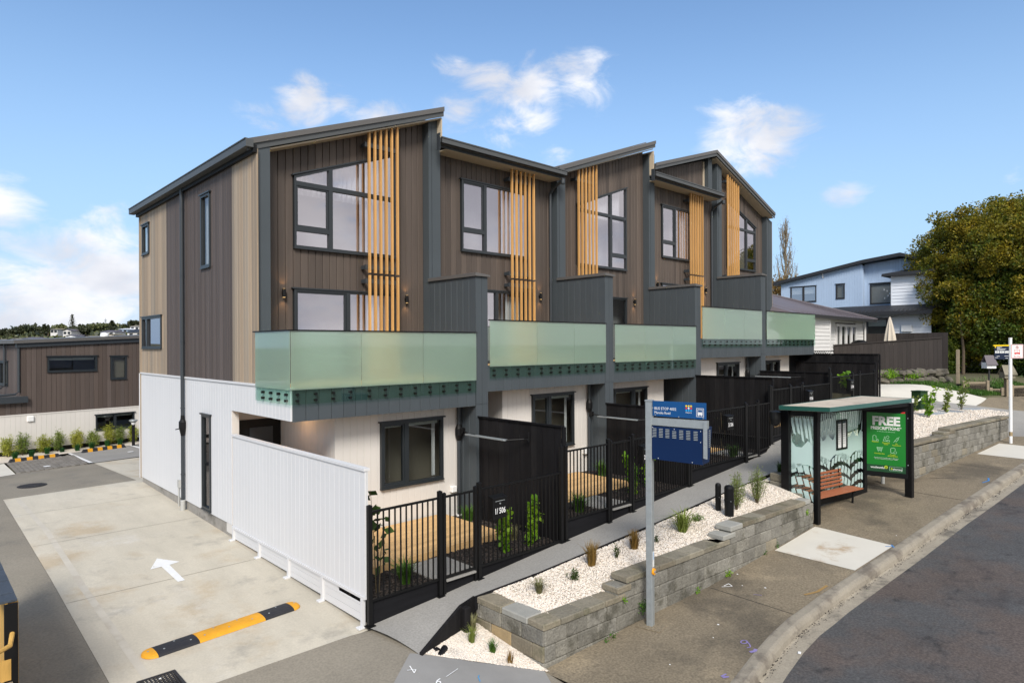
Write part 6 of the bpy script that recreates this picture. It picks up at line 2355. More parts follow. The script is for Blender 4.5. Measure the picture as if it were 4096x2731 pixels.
def pline(pts, th, mat, name='poster_icon'):
    """strokes in poster fractions"""
    m_ = MB()
    W_, H_ = (P1 - P0), (Z1_ - Z0_)
    for a, b in zip(pts, pts[1:]):
        dx, dz = (b[0] - a[0]) * W_, (b[1] - a[1]) * H_
        L = math.hypot(dx, dz)
        nx, nz = -dz / L * th / W_, dx / L * th / H_
        ex, ez = dx / L * th / W_, dz / L * th / H_
        m_.add([pt(a[0] - nx - ex, a[1] - nz - ez), pt(b[0] - nx + ex, b[1] - nz + ez), pt(b[0] + nx + ex, b[1] + nz + ez), pt(a[0] + nx - ex, a[1] + nz - ez)], [(0, 1, 2, 3)])
    return m_.build(name, mat, o, norm=False)


def circ(fx, fy, r, k0=0, k1=1, n=14):
    W_, H_ = (P1 - P0), (Z1_ - Z0_)
    return [(fx + r * math.cos(2 * PI * lerp(k0, k1, i / n)) / W_, fy - r * math.sin(2 * PI * lerp(k0, k1, i / n)) / H_) for i in range(n + 1)]


ic = 'pgreen'
pline([(.16, .48), (.16, .40), (.20, .385), (.245, .40), (.245, .44)], .0045, ic)
pline([(.16, .48), (.24, .48)], .0045, ic)
pline([(.25, .48), (.265, .45), (.29, .45), (.305, .48), (.25, .48)], .0045, ic)
pline(circ(.545, .405, .030), .0045, ic)
pline([(.43, .475), (.455, .43), (.485, .43), (.51, .475), (.43, .475)], .0045, ic)
pline([(.52, .48), (.545, .45), (.575, .45), (.60, .48), (.52, .48)], .0045, ic)
pline(circ(.47, .41, .014), .004, ic)
pline([(.70, .485), (.73, .455), (.79, .41), (.82, .43), (.76, .475), (.73, .455)], .0045, ic)
pline([(.80, .42), (.84, .395)], .0045, ic)
pline([(.42, .585), (.40, .59), (.385, .64), (.29, .64), (.265, .59), (.40, .59)], .005, ic)
pline([(.30, .59), (.31, .64)], .003, ic)
pline([(.33, .59), (.335, .64)], .003, ic)
pline([(.36, .59), (.36, .64)], .003, ic)
pline([(.275, .61), (.395, .61)], .003, ic)
pline(circ(.305, .655, .008), .004, ic)
pline(circ(.375, .655, .008), .004, ic)
pline([(.62, .665), (.62, .60), (.64, .585), (.72, .585), (.735, .60), (.735, .62)], .005, ic)
pline([(.62, .665), (.69, .67)], .005, ic)
pline(circ(.735, .655, .03), .005, ic)
W_, H_ = P1 - P0, Z1_ - Z0_
MB().add([pt(*q) for q in circ(.50, .915, .040, n=18)[:-1]], [tuple(range(18))]).build('poster_icon', 'pyel', o, norm=False)
o2 = MB().add([pt(*q, d=.0625) for q in circ(.50, .918, .022, n=14)[:-1]], [tuple(range(14))]).build('poster_icon', 'poster2', o, norm=False)
MB().add([pt(.49, .90, .063), pt(.51, .90, .063), pt(.505, .935, .063), pt(.495, .935, .063)], [(0, 1, 2, 3)]).build('poster_icon', 'pyel', o, norm=False)
pline([(.59, .90), (.91, .90), (.91, .965), (.59, .965), (.59, .90)], .003, ic)
pline([(.625, .935), (.665, .935)], .008, 'pyel')
pline([(.645, .922), (.645, .948)], .008, 'pyel')
MB().hexa([ps(s, z, d) for d in (.056, .0595) for s, z in ((.78, 1.835), (.885, 1.835), (.885, 1.875), (.83, 1.868))]).build('red_sticker', 'red', t)
for s, z in ((.945, 1.72), (.945, .55)):
    MB().tube([ps(s, z, .06), ps(s, z, .075)], .012, 8).build('latch', 'galv', t)
MB().lathe((19.2, 5.75, G(19.2)), [(.045, 0), (.045, .22), (.04, .24)], 12).build('ground_pipe', 'pvc', t)

# green electrical cabinet
t = thing('utility_cabinet', 'dark green utility cabinet standing in the white pebbles behind the shelter roof', 'utility cabinet', (27.3, 6.92, 1.0))
MB().cbox((27.36, 6.95, 1.42), (.92, -.38, 0), (.38, .92, 0), (0, 0, 1), .19, .19, .39, .012).build('body', 'grbox', t)
MB().cbox((27.36, 6.95, 1.825), (.92, -.38, 0), (.38, .92, 0), (0, 0, 1), .205, .205, .014, .006).build('lid', 'grbox', t)
for i in range(2):
    for j in range(4):
        p = Vector((27.36, 6.95, 1.72 - .2 * i)) + Vector((.92, -.38, 0)) * (-.13 + .085 * j) - Vector((.38, .92, 0)) * .191
        MB().tube([p, p - Vector((.38, .92, 0)) * .006], .008, 6).build('rivet', 'galv', t)

# white bus zone pole
t = thing('bus_zone_sign', 'white round pole with no-parking bus sign and dark timetable panel', 'bus sign', (26.57, 4.13, .3))
px_, py_ = 26.57, 4.13
MB().tube([(px_, py_, .26), (px_, py_, .52)], .047, 14).build('pole_foot', 'wpaint', t)
MB().tube([(px_, py_, .52), (px_, py_, .66)], .049, 14).build('rust_band', 'rustblock', t)
MB().tube([(px_, py_, .66), (px_, py_, 3.72)], .050, 14).build('pole', 'wpaint', t)
MB().tube([(px_, py_, 3.72), (px_, py_, 3.76)], .054, 14).build('pole_cap', 'wpaint', t)
ur, nr = Vector((RT[0], RT[1], 0)), Vector((-FW[0], -FW[1], 0))
cb = Vector((px_, py_, 0))


def bz_(s, z, d):
    p = cb + ur * s + nr * d
    return (p.x, p.y, z)


MB().hexa([bz_(s, z, d) for d in (.052, .056) for s, z in rect(-.02, .385, 3.08, 3.54)]).build('sign_plate', 'ptext', t)
m_ = MB()
for (a, b, c_, d_) in ((-.01, 3.09, .375, 3.10), (-.01, 3.52, .375, 3.53), (-.01, 3.10, 0, 3.52), (.365, 3.10, .375, 3.52)):
    m_.add([bz_(a, b, .0575), bz_(c_, b, .0575), bz_(c_, d_, .0575), bz_(a, d_, .0575)], [(0, 1, 2, 3)])
for (a, b, c_, d_) in ((.09, 3.225, .275, 3.27), (.10, 3.34, .265, 3.35), (.10, 3.27, .11, 3.34), (.255, 3.27, .265, 3.34), (.178, 3.27, .186, 3.34), (.10, 3.205, .13, 3.225), (.235, 3.205, .265, 3.225), (.085, 3.33, .11, 3.355), (.255, 3.33, .28, 3.355)):
    m_.add([bz_(a, b, .0575), bz_(c_, b, .0575), bz_(c_, d_, .0575), bz_(a, d_, .0575)], [(0, 1, 2, 3)])
for k in range(16):
    a0, a1 = 2 * PI * k / 16, 2 * PI * (k + 1) / 16
    m_.add([bz_(.183 + r_ * math.cos(a), 3.44 + r_ * math.sin(a), .0575) for r_, a in ((.042, a0), (.042, a1), (.052, a1), (.052, a0))], [(0, 1, 2, 3)])
m_.add([bz_(.15, 3.468, .0578), bz_(.158, 3.474, .0578), bz_(.216, 3.412, .0578), bz_(.208, 3.406, .0578)], [(0, 1, 2, 3)])
m_.build('sign_print', 'red', t, norm=False)
text('sign_text', 'P', .075, bz_(.183, 3.413, .0576), tuple(ur), (0, 0, 1), 'navy2', t, 'CENTER', bold=.001)
text('sign_text', 'Bus Stop', .062, bz_(.183, 3.125, .0576), tuple(ur), (0, 0, 1), 'red', t, 'CENTER')
MB().hexa([bz_(s, z, d) for d in (-.01, .0) for s, z in rect(-.52, -.04, 3.05, 3.50)]).build('route_panel', 'navy2', t)
MB().hexa([bz_(s, z, d) for d in (-.02, .012) for s, z in rect(-.56, -.02, 3.485, 3.525)]).build('panel_header', 'yellow', t)
m_ = MB()
for i in range(3):
    a = -.50 + i * .155
    m_.add([bz_(a, 3.255, .002), bz_(a + .135, 3.255, .002), bz_(a + .135, 3.325, .002), bz_(a, 3.325, .002)], [(0, 1, 2, 3)])
for (a, z, L) in ((-.44, 3.445, .17), (-.44, 3.42, .10), (-.44, 3.385, .30), (-.44, 3.36, .26), (-.45, 3.145, .10), (-.50, 3.10, .09), (-.20, 3.15, .14), (-.16, 3.08, .08)):
    m_.add([bz_(a, z, .002), bz_(a + L, z, .002), bz_(a + L, z + .012, .002), bz_(a, z + .012, .002)], [(0, 1, 2, 3)])
m_.build('panel_print', 'ptext', t, norm=False)
for i, s in enumerate(('95B', '95C', '95CP')):
    text('route_number', s, .05, bz_(-.4325 + i * .155, 3.272, .0026), tuple(ur), (0, 0, 1), 'navy2', t, 'CENTER')
MB().tube([bz_(-.49, 3.45, .0005), bz_(-.49, 3.45, .003)], .022, 12).build('panel_dot', 'yellow', t)
text('panel_text', 'AT', .03, bz_(-.49, 3.438, .0035), tuple(ur), (0, 0, 1), 'navy2', t, 'CENTER') if False else None


# letterboxes on posts by the hedge
def gable_box(x, y, z, zp, mat_roof, mat_box, mat_post, lb, pr=.035, w_=.20, broad=False):
    t_ = thing('letterbox', lb, 'letterbox', (x, y, z))
    c_ = Vector((x, y, 0))
    u_, v_ = ur, nr

    def q(s, d, zz):
        p = c_ + u_ * s + v_ * d
        return (p.x, p.y, zz)
    if broad:
        MB().hexa([q(s, d, zz) for zz in (z, zp) for s, d in ((-.11, .1), (.11, .1), (.09, -.1), (-.09, -.1))]).build('post', mat_post, t_)
    else:
        MB().tube([q(0, 0, z), q(.01, 0, zp)], pr, 10).build('post', mat_post, t_)
    MB().hexa([q(s, d, zz) for zz in (zp, zp + .26) for s, d in ((-w_, .17), (w_, .17), (w_, -.17), (-w_, -.17))]).build('box', mat_box, t_)
    zr = zp + .54
    MB().hexa([q(-w_ - .06, .24, zp + .14), q(w_ + .03, .24, zp + .14), q(w_ + .0, 0, zr), q(-w_ - .0, 0, zr), q(-w_ - .06, .24, zp + .17), q(w_ + .03, .24, zp + .17), q(w_ + .0, .0, zr + .03), q(-w_ - .0, .0, zr + .03)]).build('roof', mat_roof, t_)
    MB().hexa([q(-w_ - .03, -.24, zp + .14), q(w_ + .07, -.24, zp + .14), q(w_ + .0, 0, zr), q(-w_ - .0, 0, zr), q(-w_ - .03, -.24, zp + .17), q(w_ + .07, -.24, zp + .17), q(w_ + .0, 0, zr + .03), q(-w_ - .0, 0, zr + .03)]).build('roof', mat_roof, t_)
    MB().add([q(w_, .17, zp + .2), q(w_, -.17, zp + .2), q(w_, 0, zr)], [(0, 1, 2)]).build('gable', mat_box, t_)
    return t_


gable_box(34.63, 6.14, 1.38, 2.48, 'bbd' if False else 'roofb', 'wpaint', 'roofk', 'letterbox with slate grey gable roof on a thin dark post by the hedge')
gable_box(35.14, 5.57, 1.2, 2.05, 'cap', 'cap', 'tim', 'weathered stone grey letterbox on a thick post behind the white pole', broad=True, w_=.24)
t = thing('old_post', 'old grey timber post standing in front of the hedge', 'post', (33.9, 7.13, 1.65))
MB().cbox((33.9, 7.13, 2.45), (1, 0, 0), (0, 1, 0), (.02, 0, 1), .06, .06, .85, .01).build('post', 'tim', t)


def trough(name, lb, a, b, z0, h_, dpt=.35, mat='tim'):
    t_ = thing(name, lb, 'planter box', (a[0], a[1], z0))
    A, B = Vector(a), Vector(b)
    d = (B - A).normalized()
    n = Vector((-d.y, d.x)) * (dpt if True else 0)
    for r_ in range(3):
        zz0, zz1 = z0 + h_ * r_ / 3, z0 + h_ * (r_ + 1) / 3 - .006
        m__ = .03
        nn = n.normalized() * .03
        MB().hexa([(A.x, A.y, zz0), (B.x, B.y, zz0), (B.x + nn.x, B.y + nn.y, zz0), (A.x + nn.x, A.y + nn.y, zz0), (A.x, A.y, zz1), (B.x, B.y, zz1), (B.x + nn.x, B.y + nn.y, zz1), (A.x + nn.x, A.y + nn.y, zz1)]).build('board', mat, t_)
    for p in (A, B):
        MB().cbox((p.x - d.x * 0 - n.x * .05, p.y - n.y * .05, z0 + h_ / 2 + .02), (d.x, d.y, 0), (-d.y, d.x, 0), (0, 0, 1), .07, .05, h_ / 2 + .03, .01).build('post', 'tim', t_)
    MB().hexa([(A.x, A.y, z0), (B.x, B.y, z0), (B.x + n.x, B.y + n.y, z0), (A.x + n.x, A.y + n.y, z0), (A.x, A.y, z0 + h_ * .8), (B.x, B.y, z0 + h_ * .8), (B.x + n.x, B.y + n.y, z0 + h_ * .8), (A.x + n.x, A.y + n.y, z0 + h_ * .8)]).build('soil', 'soil', t_)
    return t_


trough('planter_box', 'weathered timber planter box on the grass left of the grey-roofed letterbox', (33.55, 6.86), (34.6, 6.20), 1.40, .50)
trough('planter_box', 'low timber edging box between the two old letterboxes', (34.75, 6.12), (35.1, 5.75), 1.28, .3)
trough('planter_box', 'timber trough with a green lid right of the white pole', (35.6, 5.5), (36.3, 5.05), 1.15, .55)

# rock wall with plants
t = thing('rock_wall', 'low mossy rock wall below the dark brown fence', 'rock wall', (33, 8.8, 1.8))
A, B = Vector((29.6, 10.6)), Vector((34.5, 7.75))
rr = random.Random(4)
i = 0
for row in range(2):
    s = 0
    L = (B - A).length
    while s < L:
        w_ = rr.uniform(.35, .75)
        h_ = rr.uniform(.22, .36)
        p = A.lerp(B, (s + w_ / 2) / L)
        bm = bmesh.new()
        bmesh.ops.create_icosphere(bm, subdivisions=2, radius=1)
        ph = rr.random() * 9
        for v in bm.verts:
            k_ = 1 + .18 * math.sin(v.co.x * 3 + ph) + .14 * math.sin(v.co.y * 4 + ph * 2) + .1 * math.sin(v.co.z * 5 + ph)
            v.co = Vector((v.co.x * w_ / 2 * k_, v.co.y * .28 * k_, v.co.z * h_ / 1.7 * k_))
        me = bpy.data.meshes.new('rock')
        bm.to_mesh(me)
        bm.free()
        me.materials.append(M['rock'])
        o_ = bpy.data.objects.new('rock', me)
        C.objects.link(o_)
        o_.parent = t
        o_.location = (p.x - 33, p.y - 8.8 + row * .12, (1.80 + row * .34 + .1) - 1.8)
        o_.rotation_euler = (rr.uniform(-.2, .2), rr.uniform(-.2, .2), math.atan2(B.y - A.y, B.x - A.x))
        s += w_ * .92

# dark brown boundary fence behind
t = thing('paling_fence', 'long dark brown paling fence stepping up towards the hedge', 'fence', (35, 10, 1.9))
n = 40
for i in range(32):
    y0, y1 = lerp(13.4, 6.8, i / n), lerp(13.4, 6.8, (i + 1) / n)
    zt0, zt1 = lerp(3.40, 3.93, i / n), lerp(3.40, 3.93, (i + 1) / n)
    xa = lerp(33.2, 36.3, i / n)
    xb_ = lerp(33.2, 36.3, (i + .96) / n)
    MB().hexa([(xa, y0, 1.5), (xb_, y1 + .006, 1.5), (xb_ + .02, y1 + .006, 1.5), (xa + .02, y0, 1.5), (xa, y0, zt0), (xb_, y1 + .006, zt1), (xb_ + .02, y1 + .006, zt1), (xa + .02, y0, zt0)]).build('paling', 'dfence', t)
MB().hexa([(33.15, 13.4, 3.40), (35.63, 8.12, 3.824), (35.74, 8.12, 3.824), (33.26, 13.4, 3.40), (33.15, 13.4, 3.45), (35.63, 8.12, 3.874), (35.74, 8.12, 3.874), (33.26, 13.4, 3.45)]).build('cap_board', 'dfence', t)
t2 = thing('paling_fence', 'darker upper fence behind the cream umbrella', 'fence', (38, 11, 2), None)
for i in range(24):
    y0, y1 = lerp(13.6, 8.4, i / 24), lerp(13.6, 8.4, (i + 1) / 24)
    MB().box(38.0, y1 + .006, 2.0, 38.03, y0, 4.12).build('paling', 'dfence', t2)
# trellis panel on the fence
t = thing('trellis', 'small dark lattice panel above the black fence by the end balcony', 'trellis', (28, 10.7, 3.0))
for i in range(14):
    y = 10.3 + i * .09
    MB().hexa([(28, y - .012, 2.95), (28, y + .012, 2.95), (28.012, y + .012, 2.95), (28.012, y - .012, 2.95), (28, y + .29, 3.27), (28, y + .314, 3.27), (28.012, y + .314, 3.27), (28.012, y + .29, 3.27)]).build('lath', 'bkick', t)
    MB().hexa([(28.013, y - .012, 3.27), (28.013, y + .012, 3.27), (28.025, y + .012, 3.27), (28.025, y - .012, 3.27), (28.013, y + .29, 2.95), (28.013, y + .314, 2.95), (28.025, y + .314, 2.95), (28.025, y + .29, 2.95)]).build('lath', 'bkick', t)
MB().box(28.0, 10.2, 3.27, 28.03, 12.0, 3.30).build('rail', 'bkick', t)
MB().box(28.0, 10.2, 1.6, 28.03, 12.0, 2.95).build('panel', 'bkick', t)

# closed umbrella and covered grill
t = thing('umbrella', 'closed cream garden umbrella standing behind the brown fence', 'umbrella', (36.6, 10.6, 2.0))
MB().lathe((36.6, 10.6, 0), [(.02, 2.0), (.02, 3.55)], 8).build('pole', 'wpaint', t)
m_ = MB()
prof = [(.30, 3.50), (.27, 3.62), (.22, 4.0), (.13, 4.5), (.05, 4.85), (.01, 4.95)]
n = 24
Vv = []
for r_, z in prof:
    for k in range(n):
        rr_ = r_ * (1.0 + .16 * (1 if k % 3 == 0 else -.5))
        Vv.append((36.6 + rr_ * math.cos(2 * PI * k / n), 10.6 + rr_ * math.sin(2 * PI * k / n), z))
m_.add(Vv, [(i * n + k, i * n + (k + 1) % n, (i + 1) * n + (k + 1) % n, (i + 1) * n + k) for i in range(len(prof) - 1) for k in range(n)])
m_.build('canopy', 'cream', t)
t = thing('covered_grill', 'black covered grill showing above the brown fence', 'covered grill', (36.2, 12.0, 2.0))
MB().lathe((36.2, 11.9, 0), [(.5, 2.0), (.5, 3.4), (.42, 3.62), (.25, 3.74), (.02, 3.78)], 16).build('cover', 'black', t, smooth=True)

# ================================================================== NEIGHBOURING HOUSES ON THE RIGHT
t = thing('weatherboard_house', 'single-storey cream weatherboard house with low brown-grey roof and white french doors', 'house', (33, 14, 1.9))
zb, ze = 1.5, 4.82
y0 = 12.3


def wboards(parent, o, u, n, s0, s1, z0, z1, pitch, mat, holes=(), th=.03):
    """lapped horizontal boards"""
    pf = plane_fn(o, u, n)
    k = round((z1 - z0) / pitch)
    for i in range(k):
        za, zb_ = lerp(z0, z1, i / k), lerp(z0, z1, (i + 1) / k)
        segs = [(s0, s1)]
        for h_ in holes:
            if h_[2] < zb_ and h_[3] > za:
                ns_ = []
                for a, b in segs:
                    if h_[0] > a and h_[1] < b:
                        ns_ += [(a, h_[0]), (h_[1], b)]
                    elif h_[0] <= a < h_[1]:
                        ns_.append((h_[1], b))
                    elif h_[0] < b <= h_[1]:
                        ns_.append((a, h_[0]))
                    else:
                        ns_.append((a, b))
                segs = ns_
        for a, b in segs:
            if b - a < .02:
                continue
            V_ = [pf(s, z, d) for s in (a, b) for z, d in ((za, 0), (za, th), (zb_ - .002, .006), (zb_ - .002, 0))]
            MB().add(V_, [(0, 1, 2, 3), (4, 7, 6, 5), (0, 4, 5, 1), (1, 5, 6, 2), (2, 6, 7, 3), (3, 7, 4, 0)]).build('weatherboard', mat, parent)


MB().box(27.2, y0 + .5, zb, 38.0, 20, ze - .02).build('inner_wall', 'room', t)
wboards(t, (0, y0 + .03), (1, 0), (0, -1), 31.95, 38.0, 2.4, ze, .17, 'wbd', holes=[(34.0, 36.85, 2.0, 4.56)])
wboards(t, (0, y0 - .5), (1, 0), (0, -1), 28.2, 31.93, 2.4, ze, .17, 'wbd')
MB().box(31.85, y0 - .53, 2.4, 31.98, y0 + .03, ze).build('corner_board', 'wbd', t)
MB().box(28.2, y0 - .45, 2.4, 31.9, y0 + .5, ze).build('bay_wall', 'wbd', t)
MB().box(37.96, y0, 2.4, 38.06, 20, ze).build('corner_board', 'wbd', t)
fd = window(t, (0, y0), (1, 0), (0, -1), [rect(34.0, 34.6, 2.3, 4.56), rect(34.6, 35.35, 2.3, 4.56), rect(35.35, 36.1, 2.3, 4.56), rect(36.1, 36.85, 2.3, 4.56)], name='french_door', glass='glassd', t=.11, fmat='wbd', blind=[(34.15, 36.7, 4.0, 4.42)])
MB().tube([(37.95, y0 - .1, 4.75), (37.95, y0 - .1, 2.3)], .05, 8).build('downpipe', 'wbd', t)
# hip roof
E = [(26.6, y0 - 1.0, ze + .07), (38.75, y0 - .45, ze + .07), (38.75, 20.8, ze + .07), (26.6, 20.8, ze + .07)]
R1_, R2_ = (28.0, 15.8, 6.28), (33.4, 15.9, 6.35)
MB().add(E + [R1_, R2_], [(0, 1, 5, 4), (1, 2, 5), (2, 3, 4, 5), (3, 0, 4)]).build('roof', 'roofb', t)
MB().hexa([(26.6, y0 - 1.0, ze - .08), (38.75, y0 - .45, ze - .08), (38.75, y0 - .40, ze - .08), (26.6, y0 - .95, ze - .08), (26.6, y0 - 1.0, ze + .065), (38.75, y0 - .45, ze + .065), (38.75, y0 - .40, ze + .065), (26.6, y0 - .95, ze + .065)]).build('gutter', 'roofk', t)
MB().hexa([(26.7, y0 - .9, ze - .0), (38.6, y0 - .36, ze - .0), (38.6, 20.6, ze - .0), (26.7, 20.6, ze), (26.7, y0 - .9, ze + .03), (38.6, y0 - .36, ze + .03), (38.6, 20.6, ze + .03), (26.7, 20.6, ze + .03)]).build('soffit', 'wbd', t)
MB().tube([Vector(E[1]) + Vector((0, 0, .02)), Vector(R2_) + Vector((0, 0, .02))], .05, 6).build('hip_capping', 'roofb', t)
MB().tube([(28.9, 13.4, 5.3), (31.6, 12.6, 5.05)], .04, 6).build('roof_pipe', 'roofb', t)
# roof ribs
for i in range(24):
    x = lerp(27.5, 38, i / 23)
    yb0 = lerp(y0 - 1.0, y0 - .45, (x - 26.6) / 12.15)
    yt = 15.8 if x < 33.4 else lerp(15.85, yb0, (x - 33.4) / 5.35)
    zt_ = lerp(ze + .07, 6.3, (yt - yb0) / (15.8 - yb0))
    MB().tube([(x, yb0 + .02, ze + .085), (x if x < 33.4 else x, yt, zt_ + .015)], .012, 4).build('roof_rib', 'roofb', t)

t = thing('board_house', 'pale blue two-storey house with black sloping roof beyond the brown roof', 'house', (48, 15, 3))
X = 45.0
BO = ((X, 0), (0, 1), (-1, 0))
topl = lambda y: float(np.interp(y, [11.6, 12.36, 14.51, 20.1], [8.56, 8.90, 8.72, 7.82]))
bh = [(17.49, 19.23, 6.45, 7.52), (15.68, 16.23, 6.55, 7.52)]
boards(t, *BO, 14.6, 19.9, .16, 3.0, topl, 'bbd', holes=bh, th=.03)
window(t, *BO, [rect(17.49, 18.36, 6.45, 7.52), rect(18.36, 19.23, 6.45, 7.52)], glass='glass', fmat='roofk', t=.06, blind=[(17.55, 19.17, 7.0, 7.46)])
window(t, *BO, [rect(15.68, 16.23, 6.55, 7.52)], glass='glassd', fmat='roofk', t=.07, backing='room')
boards(t, (X + .4, 0), (0, 1), (-1, 0), 11.0, 14.6, .16, 3.0, lambda y: topl(y), 'bbd', holes=[(12.95, 14.28, 6.12, 7.44)], th=.03)
MB().box(X, 14.58, 3.0, X + .45, 14.61, 8.6).build('return_board', 'bbd', t)
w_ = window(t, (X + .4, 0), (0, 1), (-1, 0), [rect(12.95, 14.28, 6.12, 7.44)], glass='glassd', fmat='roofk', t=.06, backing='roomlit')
for (y, z) in ((13.45, 6.95), (13.28, 6.85), (13.12, 6.68), (13.22, 6.55), (13.42, 6.40)):
    MB().lathe((X + .33, y, z), [(.012, 0), (.03, .03), (.006, .12)], 8).build('pendant_lamp', 'wpaint', w_)
MB().box(X + .95, 11.4, 2.5, X + 12, 19.8, 8.0).build('inner_wall', 'room', t)
ry = [(20.3, 7.72), (14.51, 8.74), (12.36, 8.98), (11.0, 8.52)]
for (a, b) in zip(ry, ry[1:]):
    MB().hexa([(X - .35, a[0], a[1]), (X - .35, b[0], b[1]), (X + 12, b[0], b[1]), (X + 12, a[0], a[1]), (X - .35, a[0], a[1] + .2), (X - .35, b[0], b[1] + .2), (X + 12, b[0], b[1] + .2), (X + 12, a[0], a[1] + .2)]).build('roof', 'roofk', t)
MB().tube([(X - .05, 17.05, 8.0), (X - .1, 17.05, 8.35), (X - .1, 16.95, 8.42)], .05, 6).build('roof_vent', 'wpaint', t)
# white weatherboard front part
XW = 42.0
WO = ((XW, 0), (0, 1), (-1, 0))
wboards(t, (XW, 0), (0, 1), (-1, 0), 10.0, 12.05, 5.80, 7.50, .19, 'wbd2')
MB().box(XW + .02, 10.02, 5.7, XW + 3.3, 12.03, 7.5).build('front_body', 'wbd2', t)
MB().box(XW - .02, 12.02, 5.8, XW + .1, 12.1, 7.5).build('corner_board', 'wbd2', t)
MB().hexa([(XW - .4, 12.5, 7.5), (XW - .4, 9.8, 7.5), (XW + 3.4, 10.4, 7.5), (XW + 3.4, 12.5, 7.5), (XW - .4, 12.45, 7.64), (XW - .4, 9.8, 7.72), (XW + 3.4, 10.4, 8.0), (XW + 3.4, 11.5, 8.25)]).build('front_roof', 'roofk', t)
# skirt roof and ground floor
MB().hexa([(XW - 1.0, 15.7, 5.36), (XW - 1.0, 9.8, 5.36), (XW + .0, 9.8, 5.80), (XW + .0, 15.7, 5.80), (XW - 1.0, 15.7, 5.42), (XW - 1.0, 9.8, 5.42), (XW + 3, 10.2, 6.0), (XW + 3, 15.7, 6.0)]).build('skirt_roof', 'roofk', t)
MB().box(XW - 1.05, 9.8, 5.22, XW - .95, 15.8, 5.38).build('gutter', 'roofk', t)
for i in range(26):
    y = lerp(9.9, 15.6, i / 25)
    MB().tube([(XW - 1.0, y, 5.43), (XW + .0, y, 5.72 if y > 12 else 5.72)], .02, 4).build('roof_rib', 'roofk', t)
wboards(t, (XW - .3, 0), (0, 1), (-1, 0), 10.0, 15.4, 3.0, 5.25, .19, 'wbd2', holes=[(12.16, 14.4, 3.4, 5.06)])
window(t, (XW - .33, 0), (0, 1), (-1, 0), [rect(12.16, 13.3, 3.6, 5.06), rect(13.3, 14.4, 3.6, 5.06)], glass='glassd', fmat='roofk', t=.08, blind=[(12.2, 14.35, 4.6, 5.0)], backing=None)
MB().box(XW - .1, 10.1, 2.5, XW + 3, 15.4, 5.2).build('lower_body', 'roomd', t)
MB().cbox((XW - .38, 11.2, 4.45), (0, 1, 0), (1, 0, 0), (0, 0, 1), .28, .05, .2, .02).build('meter_box', 'wpaint', t)
t = thing('distant_house', 'corner of a white house with grey roof left of the pale blue house', 'house', (52, 26, 5))
MB().box(52, 22.6, 3, 58, 30, 7.15).build('wall', 'wbd2', t)
MB().hexa([(51.6, 22.2, 7.15), (58.4, 22.2, 7.15), (58.4, 30.4, 7.9), (51.6, 30.4, 8.1), (51.6, 22.2, 7.3), (58.4, 22.2, 7.3), (58.4, 30.4, 8.05), (51.6, 30.4, 8.25)]).build('roof', 'roofb', t)
# service wires crossing in front of the white house
t = thing('overhead_wire', 'thin service wires running down to the cream weatherboard house', 'wire', (40, 8, 8))
for k in range(2):
    A_, B_ = Vector((37.9, 12.0, 4.75)), Vector((50, 2, 9.5 + k * .4))
    MB().tube([A_.lerp(B_, i / 12) - Vector((0, 0, .5 * math.sin(PI * i / 12))) for i in range(13)], .012, 5).build('wire', 'black', t)


# ================================================================== PLANTS
def tuft(name, lb, cat, x, y, z, h, n, mat, w=.012, lean=.5, spread=.04, group=None, seed=1):
    r = np.random.default_rng(seed)
    n = int(n * 2.4)
    w *= 1.35
    a = r.uniform(0, 2 * PI, n)
    rad = spread * 1.25 * np.sqrt(r.random(n))
    S = np.stack([x + rad * np.cos(a), y + rad * np.sin(a), np.full(n, z - .01)], 1)
    o = blades(name, S, h, w, mat, None, (x, y, z), lean, r)
    return tag(o, lb, cat, group)


def stem_plant(name, lb, cat, x, y, z, h, stems, nl, size, mat, spread=.15, group=None, seed=1, leafasp=.6, low=.1):
    r = np.random.default_rng(seed)
    t_ = thing(name, lb, cat, (x, y, z), group)
    m_ = MB()
    Pp = []
    for i in range(stems):
        a = r.uniform(0, 2 * PI)
        hh = h * r.uniform(.65, 1.0) if i else h
        d = spread * r.uniform(.3, 1.0)
        p0 = Vector((x + .02 * math.cos(a), y + .02 * math.sin(a), z - .03))
        p1 = Vector((x + d * .5 * math.cos(a), y + d * .5 * math.sin(a), z + hh * .5))
        p2 = Vector((x + d * math.cos(a), y + d * math.sin(a), z + hh))
        m_.tube([p0, p1, p2], [.009, .007, .003], 5)
        for k in range(nl):
            f = low + (1 - low) * r.random() ** .9
            q = p0.lerp(p1, f * 2) if f < .5 else p1.lerp(p2, f * 2 - 1)
            Pp.append((q.x + r.normal(0, .022), q.y + r.normal(0, .022), q.z))
    m_.build('stem', 'twig', t_)
    V, F = leaves(np.array(Pp), size, leafasp, .25, r)
    npmesh('foliage', V, F, mat, t_)
    return t_


